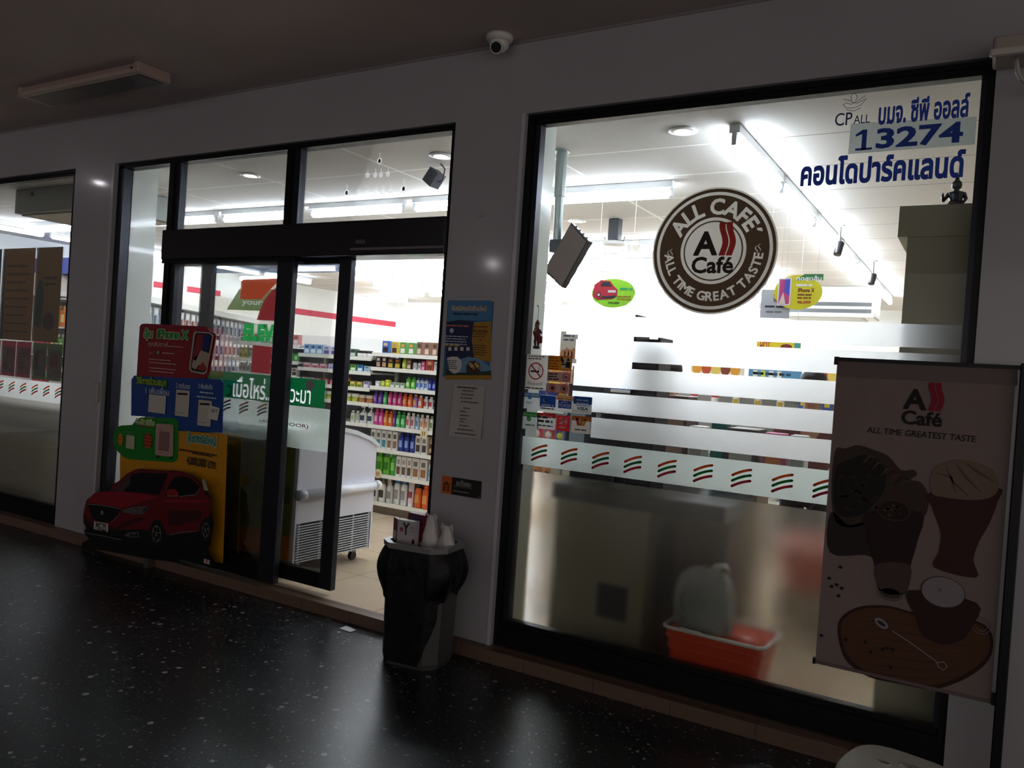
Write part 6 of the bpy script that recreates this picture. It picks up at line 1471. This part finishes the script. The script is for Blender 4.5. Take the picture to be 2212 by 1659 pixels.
def dg2(pr, x0, z0, x1, z1):
    w_, h = x1-x0, z1-z0; RDc = mat('c83a4a', .4)
    pr.poly([(x0+w_*.02, z0+h*.38), (x0+w_*.05, z0+h*.78), (x0+w_*.2, z0+h*.95), (x0+w_*.42, z0+h*.92), (x0+w_*.52, z0+h*.72), (x0+w_*.6, z0+h*.62), (x0+w_*.6, z0+h*.42), (x0+w_*.5, z0+h*.3), (x0+w_*.15, z0+h*.26)], RDc, 1)
    pr.poly([(x0+w_*.2, z0+h*.74), (x0+w_*.24, z0+h*.9), (x0+w_*.4, z0+h*.88), (x0+w_*.47, z0+h*.72)], mat('3c3a44', .4), 2); pr.disc(x0+w_*.17, z0+h*.44, w_*.05, mat('2a2a30', .4), 2); pr.disc(x0+w_*.17, z0+h*.44, w_*.03, mat('d8d8dc', .4), 3)
    pr.poly([(x0+w_*.22, z0+h*.3), (x0+w_*.55, z0+h*.34), (x0+w_*.58, z0+h*.42), (x0+w_*.25, z0+h*.38)], mat('3a3c44', .4), 2); pr.rect(x0+w_*.38, z0+h*.52, x0+w_*.56, z0+h*.6, mat('e8e8e8', .4), 2)
    pr.text('765,000', x0+w_*.4, z0+h*.12, x0+w_*.66, z0+h*.2, mat('1a4a1a', .4), 2, .03); pr.lines(x0+w_*.6, x0+w_*.95, z0+h*.42, 2, h*.05, mat('b8782a', .4), 2); pr.lines(x0+w_*.65, x0+w_*.95, z0+h*.7, 1, h*.08, mat('38b878', .4), 2)
dangle('car_dangler', -2.735, -2.37, 2.05, 2.275, 2.0, (mat('a2e83c', .5), dg2), 'lime green oval hanging card with a red car picture left of the roundel')
def dg3(pr, x0, z0, x1, z1):
    w_, h = x1-x0, z1-z0; pr.text('WIFI', x0+w_*.42, z0+h*.56, x0+w_*.72, z0+h*.70, mat('7a2a34', .4), 1, .02); pr.ring((x0+x1)/2, z0+h*.8, .010, .014, mat('7a2a34', .4), 1, n=16); pr.lines(x0+w_*.15, x1-w_*.1, z0+h*.46, 1, h*.09, mat('3a3a44', .4), 1); pr.lines(x0+w_*.2, x1-w_*.2, z0+h*.26, 1, h*.07, mat('7a7a84', .4), 1)
dangle('wifi_sign', -1.425, -1.225, 2.0, 2.20, 2.02, (mat('c6c8d0', .5), dg3), 'small grey WIFI sign hanging left of the yellow phone card', [(-1.425, 2.0), (-1.225, 2.0), (-1.225, 2.20), (-1.425, 2.20)])

# cabinet with statue
e = empty('tall_cabinet', (-.1, .35, 0)); OC = mat('b3b194', .45)
MB().box(-.255, .9, -.15, .28, 0, 2.33, OC).build('carcass', e); MB().box(-.295, .92, -.16, .29, 2.215, 2.352, OC).build('cornice', e)
tag(e, 'olive-grey tall cabinet standing against the right end of the big window', 'cabinet')
e = empty('statue', (-.185, .36, 2.352)); ST = mat('0c0c0e', .25, coat=.5); z0_ = 0
B = MB(); B.lathe([(.050, 0), (.052, .012), (.044, .018)], ST, 20, sx=1.1, sy=.8); B.build('base', e)
B = MB(); B.lathe([(.046, .016), (.050, .028), (.032, .038), (.026, .055), (.034, .078), (.032, .088), (.012, .094), (.011, .100), (.019, .106), (.022, .120), (.019, .134), (.010, .142), (.009, .150), (.003, .168), (.001, .176)], ST, 20, sx=1, sy=.8)
B.tube([(-.030, 0, .082), (-.042, -.01, .06), (-.050, -.022, .045)], [.010, .008, .006], ST, 8); B.tube([(-.050, -.022, .045), (-.052, -.026, .066), (-.052, -.026, .082)], [.006, .006, .003], ST, 8); B.tube([(.030, 0, .082), (.040, -.008, .055), (.030, -.028, .036), (0, -.034, .032)], [.010, .008, .007, .005], ST, 8)
B.build('figure', e); tag(e, 'small black seated statue with raised hand on top of the tall cabinet', 'statue')
e = empty('open_book', (-.27, .40, 2.352)); MB().add([(-.06, -.05, .001), (.05, -.05, .03), (.05, .06, .03), (-.06, .06, .001), (.05, -.05, 0), (.05, .06, 0)], [(0, 1, 2, 3), (0, 4, 1), (3, 2, 5), (1, 4, 5, 2), (0, 3, 5, 4)], mat('f4e6c8', .5)).build('cover', e)
tag(e, 'small cream wedge-shaped card lying beside the statue on the cabinet', 'card')
# hanging doll
e = empty('hanging_doll', (-2.128, .085, 1.63)); DR = mat('7a1c20', .6); DB = mat('140e0e', .5)
B = MB(); B.lathe([(.001, .062), (.016, .064), (.020, .08), (.017, .10), (.010, .118), (.006, .122)], DR, 14, sx=1, sy=.8, c=(-.006, 0, 0))
B.tube([(-.012, 0, .07), (-.016, -.002, .045), (-.013, 0, .022)], [.009, .008, .006], DR, 8); B.tube([(.002, 0, .07), (.004, -.002, .045), (.004, 0, .022)], [.009, .008, .006], DR, 8)
B.tube([(-.016, 0, .108), (-.026, -.004, .094), (-.020, -.010, .08)], [.007, .006, .005], DR, 8); B.tube([(.006, 0, .108), (.018, -.004, .096), (.026, -.008, .09)], [.007, .006, .005], DR, 8); B.build('body', e)
B = MB(); B.lathe([(.002, .116), (.011, .122), (.013, .132), (.009, .142), (.002, .146)], mat('8a6a5e', .6), 12, c=(-.010, -.001, 0)); B.build('head', e)
B = MB(); B.lathe([(.0145, .138), (.012, .146), (.006, .158), (.002, .164)], DR, 12, c=(-.008, 0, 0)); B.build('hat', e)
for x in (-.013, .006): MB().box(x-.007, x+.007, -.014, .006, .004, .022, DB, .003).build('boot', e)
MB().box(.006, .03, -.012, .004, .035, .075, DR, .006).build('sack', e); MB().box(-.018, -.004, -.018, -.012, .095, .120, mat('a08a80', .6), .003).build('beard', e)
MB().tube([(-.008, 0, .163), (-.006, -.004, .20), (-.008, 0, .235)], .0012, mat('3a3a3a', .5), 5).build('string', e); MB().cyl((-.008, -.012, .238), (-.008, .002, .238), .006, mat('d8dcd8', .3), 10).build('suction_cup', e)
tag(e, 'small red-clad doll hanging by a string at the left edge of the big window', 'doll')
# poster beside column, red strip
e = empty('food_poster', (-2.30, .80, 1.58)); MB().box(-.06, .06, 0, .004, 0, .20, mat('d8c8b8', .5)).build('sheet', e)
pr = Print(-.001, .0005)
for k in range(4): pr.disc(-.035+.025*k, .05+.012*(k % 2), .018, mat('c07a48', .5), 1, rz=.035, n=14)
pr.lines(-.04, .04, .18, 2, .014, mat('3a4a6a', .5), 1); pr.build('picture', e)
MB().cyl((0, .012, -1.57), (0, .012, .0), .008, mat('888888', .4), 8).cyl((0, .012, -1.58), (0, .012, -1.565), .09, mat('888888', .4), 20).build('stand_rod', e)
tag(e, 'small poster of golden snacks beside the column at the left of the big window', 'poster')

# back counter, shelves and boards behind the cashier
e = empty('cashier_counter', (-1.5, 1.2, 0)); at = lambda m_: shift(m_, (1.5, -1.2, 0))
at(MB().box(-2.55, -1.15, 1.15, 1.45, 0, .90, mat('c8bca8', .5))).build('body', e); at(MB().box(-2.57, -.40, 1.12, 1.50, .90, .94, mat('b8b4ae', .3), .005).box(-.45, -.42, 1.15, 1.45, 0, .90, mat('c8bca8', .5))).build('worktop', e)
tag(e, 'long cashier counter with grey top behind the café counter', 'counter')
def item(name, x0, x1, z0, z1, y, c, label, cat, c2=None, d=.12):
    e = empty(name, ((x0+x1)/2, y, z0)); h = z1-z0; w_ = x1-x0
    MB().box(-w_/2, w_/2, 0, d, 0, h, mat(c, .5), .006).build('body', e)
    MB().box(-w_*.38, w_*.38, -.004, 0, h*.2, h*.8, mat(c2 or 'dddddd', .4)).build('front_panel', e)
    return tag(e, label, cat)
item('register_screen', -2.46, -2.2, .94, 1.45, 1.16, '20242a', 'black register screen at the left end of the cashier counter', 'screen', '7a8a98')
item('display_box', -2.16, -1.80, .94, 1.27, 1.16, '3c4654', 'slate blue box with lime panel on the cashier counter', 'box', '9ab83a', .2)
item('hot_food_cabinet', -1.77, -1.62, .94, 1.42, 1.16, '6a5048', 'brown-pink upright cabinet on the cashier counter', 'cabinet', 'a88478', .2)
item('receipt_printer', -1.60, -1.50, .94, 1.24, 1.16, 'e2ded6', 'cream upright printer on the cashier counter', 'printer', 'b8b0a4')
item('teal_carton', -1.47, -1.38, .94, 1.27, 1.20, '1f7a78', 'teal carton on the cashier counter', 'carton', '2c8c86')
item('cash_register', -1.36, -1.18, .94, 1.25, 1.16, '5a5450', 'dark grey cash register on the cashier counter', 'register', 'c8c8c4', .25)
item('magenta_packet', -1.14, -1.02, .94, 1.24, 1.18, 'c85a8a', 'magenta packet stand near the right end of the cashier counter', 'packet', 'e08858')
item('white_dispenser', -.99, -.90, .94, 1.24, 1.18, 'd8dcd8', 'white dispenser near the right end of the cashier counter', 'dispenser', 'a8b0ac')
item('green_cup_stack', -.72, -.56, .94, 1.24, 1.20, 'a8c0b0', 'pale green stack at the right end of the cashier counter', 'cups', '7a9a8a')
e = empty('wall_shelves', (-1.5, 3.7, 0)); at = lambda m_: shift(m_, (1.5, -3.7, 0))
at(MB().box(-2.7, .2, 3.9, 3.94, 0, 1.60, mat('c8c8c4', .5))).build('back_panel', e)
for z in (.5, .9, 1.25, 1.58): at(MB().box(-2.7, .2, 3.55, 3.9, z-.02, z, WMET)).build('shelf', e)
tag(e, 'wide white shelves behind the cashier', 'shelving unit')
def sign(x0, x1, z0, z1, y, c, fn, label):
    e = empty('menu_board', ((x0+x1)/2, y, z0)); MB().box(-(x1-x0)/2, (x1-x0)/2, 0, .02, 0, z1-z0, mat(c, .5)).build('board', e)
    pr = Print(-.0008, .0008); fn(pr, -(x1-x0)/2, (x1-x0)/2, z1-z0); pr.build('print', e); tag(e, label, 'sign'); return e
def s1(pr, a, b, h): pr.lines(a+.04, b-.04, h-.03, 2, .03, mat('1c3c5c', .5), 1); [pr.rect(a+.04+.07*k, .02, a+.08+.07*k, .08, mat(('e8e0c8', 'c8d040', 'e8e8e8')[k % 3], .5), 1) for k in range(4)]
sign(-1.88, -1.42, 1.585, 1.74, 3.6, '5a94b8', s1, 'blue menu board on the top shelf behind the cashier')
def s2(pr, a, b, h): [pr.disc(a+.06+.09*k, h*.5, .045, mat(('e8a030', 'c84a1c', 'f0d060', '8a3a14')[k % 4], .5), 1, rz=h*.4) for k in range(5)]
sign(-1.40, -.95, 1.585, 1.72, 3.6, 'd8782a', s2, 'orange food picture board on the top shelf behind the cashier')
sign(-2.42, -1.92, 1.585, 1.73, 3.6, 'f2e4d0', s2, 'cream food picture board on the top shelf behind the cashier')
def s3(pr, a, b, h): pr.text('HOT', a+.03, .03, a+.12, h-.03, mat('b8382a', .5), 1, .03); pr.disc(b-.12, h*.5, .05, mat('7a2014', .5), 1, rz=.025); pr.poly([(b-.04, 0), (b, 0), (b, h), (b-.06, h)], mat('3a9a8a', .5), 1)
e = sign(-1.83, -1.45, 1.80, 1.97, 3.62, 'e8cc1c', s3, 'yellow board hanging above the blue menu board')
for x in (-.15, .15): MB().cyl((x, .01, .165), (x, .01, ZC-1.80), .003, mat('bbbbbb', .4), 6).build('hanger', e)
for (x, z, n_) in ((-2.6, .90, 12), (-2.6, 1.25, 12), (-2.6, .5, 10)):
    pal = [('can', 'c83028', 'e8e0d8', 'ffffff', .07, .20, .07, 'red can'), ('bottle', 'e8e0c8', '3a7a3a', 'c8a030', .07, .24, .06, 'cream bottle'), ('box', '3a5a9a', 'e8e8e8', 'd8c030', .08, .2, .06, 'blue carton'), ('bottle', '8a5a2c', 'e8d8a0', 'e8e0c0', .07, .25, .06, 'brown bottle')]
    for k in range(n_): rec = pal[(k//3) % 4]; stock(x+.2*k, 3.7, z+.001, rec, 'on the %s shelf behind the cashier' % {.9: 'middle', 1.25: 'upper', .5: 'low'}[z])
# goods seen at the left of the stripes: a small gondola end
e = empty('snack_rack', (-2.75, 1.9, 0)); MB().box(-.4, .45, .2, .23, 0, 1.55, mat('9a9a98', .5)).build('back_panel', e)
zsn = (.30, .62, .94, 1.22, 1.42)
for z in zsn: MB().box(-.4, .45, -.05, .2, z-.02, z, WMET).build('shelf', e)
tag(e, 'snack rack behind the column at the left of the big window', 'shelving unit')
pal = [('bag', 'd8b040', 'b8402a', 'ffffff', .10, .16, .05, 'golden snack bag'), ('bag', 'c88a5a', '5a2a1a', 'ffffff', .10, .16, .05, 'tan snack bag'), ('bag', 'd05a6a', 'f0e0d0', 'ffffff', .10, .16, .05, 'pink snack bag'), ('bag', '3a5ab0', 'e8e040', 'ffffff', .10, .16, .05, 'blue snack bag')]
for r, z in enumerate(zsn):
    for k in range(8):
        rec = pal[(k//2+r) % 4]; stock(-3.09+.105*k, 1.93, z+.001, rec, 'on the %s shelf of the snack rack' % ['lowest', 'second', 'third', 'fourth', 'top'][r])
# left window: box above, drinks at the far wall
e = empty('air_curtain', (-7.65, .85, ZC)); MB().box(-.65, .75, -.35, .45, -.235, -.001, mat('8f948e', .45), .01).build('casing', e); MB().box(-.60, .70, -.30, .40, -.25, -.235, mat('a09684', .5)).build('underside_grille', e); MB().cyl((-.35, -.36, -.06), (-.35, -.35, -.06), .02, mat('1c2226', .4), 12).build('knob', e)
tag(e, 'grey box unit under the ceiling behind the far left window', 'air curtain')
e = empty('drinks_cooler', (-11.2, 2.9, 0)); MB().box(-.75, .75, -.1, .6, 0, .15, WMET).box(-.75, .75, .5, .6, .15, 2.6, mat('e8e8e4', .5)).box(-.75, -.70, -.3, .5, .15, 2.6, WMET).box(.70, .75, -.3, .5, .15, 2.6, WMET).build('carcass', e)
for z in (.5, .9, 1.3, 1.7, 2.1): MB().box(-.70, .70, -.3, .5, z-.02, z, WMET).build('shelf', e)
MB().box(-.75, .75, -.32, .5, 2.43, 2.65, mat('4a58a8', .5)).build('header', e)
tag(e, 'open drinks cooler at the far left of the shop', 'cooler')
pal = [('bottle', 'e8822a', 'f0c060', 'e8e0a0', .09, .3, .08, 'orange drink bottle'), ('bottle', 'c8384a', 'e8e8e8', 'f0e0e0', .09, .3, .08, 'red drink bottle'), ('can', 'd8c8c0', 'b83040', 'ffffff', .09, .25, .08, 'white and red can'), ('bottle', '6a9a4a', 'e8e8d0', 'e8e0a0', .09, .3, .08, 'green drink bottle')]
for r, z in enumerate((.5, .9, 1.3, 1.7, 2.1)):
    for k in range(12): rec = pal[(r+k//4) % 4]; stock(-11.82+.11*k, 2.72, z+.001, rec, 'on the %s shelf of the drinks cooler' % ['lowest', 'second', 'third', 'fourth', 'top'][r])

e = empty('low_cabinet', (-8.0, .45, 0)); MB().box(-1.0, 1.3, -.15, .2, 0, .72, mat('c9c4b0', .5)).build('carcass', e); MB().box(-1.02, 1.32, -.17, .22, .72, .90, mat('a9a690', .5)).build('worktop', e); MB().box(-1.0, 1.3, -.16, -.15, .70, .73, mat('4a4a3e', .5)).box(-1.0, 1.3, -.175, -.17, .86, .90, mat('55564a', .5)).build('edge_strip', e)
tag(e, 'long pale cabinet blurred behind the lower frost of the far left window', 'cabinet')
# ---- people behind the counter
def skin_mesh(name, J, E, R, mt, parent, sub_=2, root=0):
    me = bpy.data.meshes.new(name); me.from_pydata([Vector(j) for j in J], E, []); o = bpy.data.objects.new(name, me); C.objects.link(o)
    md = o.modifiers.new('s', 'SKIN'); md.use_smooth_shade = True
    for i, r in enumerate(R): me.skin_vertices[0].data[i].radius = (r, r) if not isinstance(r, tuple) else r
    me.skin_vertices[0].data[root].use_root = True
    ss = o.modifiers.new('u', 'SUBSURF'); ss.levels = sub_; ss.render_levels = sub_
    dg = bpy.context.evaluated_depsgraph_get(); m2 = bpy.data.meshes.new_from_object(o.evaluated_get(dg)); o.modifiers.clear(); o.data = m2; m2.materials.clear(); m2.materials.append(mt)
    m2.polygons.foreach_set('use_smooth', [True]*len(m2.polygons)); o.parent = parent; return o
def person(loc, rz, shirt, pants, label, lean=.0, arms='counter', h=1.0):
    e = empty('person', loc, rz); SK = mat('b98a6c', .55)
    J = []; E = []; R = []
    def j(p, r, par=None):
        J.append((p[0]*h, p[1]*h, p[2]*h)); R.append(r); k = len(J)-1
        if par is not None: E.append((par, k))
        return k
    pel = j((0, 0, .95), (.15, .10)); wa = j((0, -.01, 1.10), (.13, .09), pel); ch = j((0, -.03-lean*.4, 1.30), (.15, .105), wa); nk0 = j((0, -.04-lean*.7, 1.43), (.07, .06), ch); nk = j((0, -.06-lean, 1.49), .048, nk0)
    jw = j((0, -.085-lean, 1.55), (.060, .070), nk); hd = j((0, -.08-lean, 1.62), (.075, .090), jw); tp_ = j((0, -.065-lean, 1.69), (.058, .068), hd)
    ns = j((0, -.165-lean, 1.595), .012, hd)
    for s in (-1, 1): j((s*.082, -.07-lean, 1.60), .012, hd)
    for s in (-1, 1):
        sh = j((s*.17, -.04-lean*.6, 1.39), .056, ch); el = j((s*.23, -.10-lean*.5, 1.13), .042, sh); wr = j((s*(.16 if s > 0 else .19), -.34-lean*.3, 1.03), .027, el); pm = j((s*.14, -.42-lean*.3, 1.025), (.034, .018), wr)
        for q in range(4): b_ = j((s*(.115+.018*q), -.465-lean*.3-.004*(q in (1, 2)), 1.022), .009, pm); c1 = j((s*(.112+.019*q), -.495-lean*.3-.008*(q in (1, 2)), 1.012), .008, b_)
        j((s*.10, -.42-lean*.3, 1.02), .009, pm)
        hp_ = j((s*.09, 0, .88), .085, pel); kn = j((s*.10, -.02, .50), .058, hp_); an = j((s*.10, .02, .09), .038, kn); j((s*.10, -.10, .04), (.04, .03), an)
    skin_mesh('body', J, E, R, SK, e)
    J = [(0, 0, .93), (0, -.01, 1.10), (0, -.03-lean*.4, 1.30), (0, -.04-lean*.65, 1.41)]; E = [(0, 1), (1, 2), (2, 3)]; R = [(.165, .115), (.15, .11), (.168, .125), (.085, .075)]
    for s in (-1, 1): b_ = len(J); J += [(s*.17, -.04-lean*.6, 1.39), (s*.215, -.08-lean*.5, 1.20)]; E += [(2, b_), (b_, b_+1)]; R += [.072, .060]
    skin_mesh('shirt', [tuple(a_*h for a_ in q) for q in J], E, R, mat(shirt, .8), e)
    J = [(0, 0, .93)]; E = []; R = [(.155, .11)]
    for s in (-1, 1): b_ = len(J); J += [(s*.09, 0, .86), (s*.10, -.02, .50), (s*.10, .015, .12)]; E += [(0, b_), (b_, b_+1), (b_+1, b_+2)]; R += [.098, .072, .055]
    skin_mesh('trousers', [tuple(a_*h for a_ in q) for q in J], E, R, mat(pants, .8), e)
    B = MB(); prof = [(.088, 0), (.094, .03), (.088, .065), (.062, .095), (.02, .11), (.001, .112)]; B.lathe(prof, mat('140f0d', .5), 22, c=(0, -.050-lean, 1.635), sx=.95, sy=1.08); B.v = [(x*h, (y+(.03 if z < 1.65 and y < -.07-lean else 0))*h, z*h) for x, y, z in B.v]; B.build('hair', e)
    for s in (-1, 1): MB().cyl((s*.03*h, (-.150-lean)*h, 1.622*h), (s*.03*h, (-.160-lean)*h, 1.622*h), .009, mat('120c0a', .3), 10).build('eye', e)
    MB().box(-.022*h, .022*h, (-.163-lean)*h, (-.145-lean)*h, 1.558*h, 1.566*h, mat('7a3c34', .5), .002).build('mouth', e)
    for s in (-1, 1): MB().box(s*.10*h-.045, s*.10*h+.045, -.17, .08, 0, .07, mat('181414', .5), .02).build('shoe', e)
    return tag(e, label, 'person')
person((-2.03, 2.05, 0), math.radians(-8), '3a4a5a', '26282e', 'person with dark hair standing left behind the cashier counter', .02, h=.96)
person((-1.02, 1.98, 0), math.radians(6), '6a3a34', '22242a', 'person with dark hair behind the right part of the cashier counter', .04, h=.95)
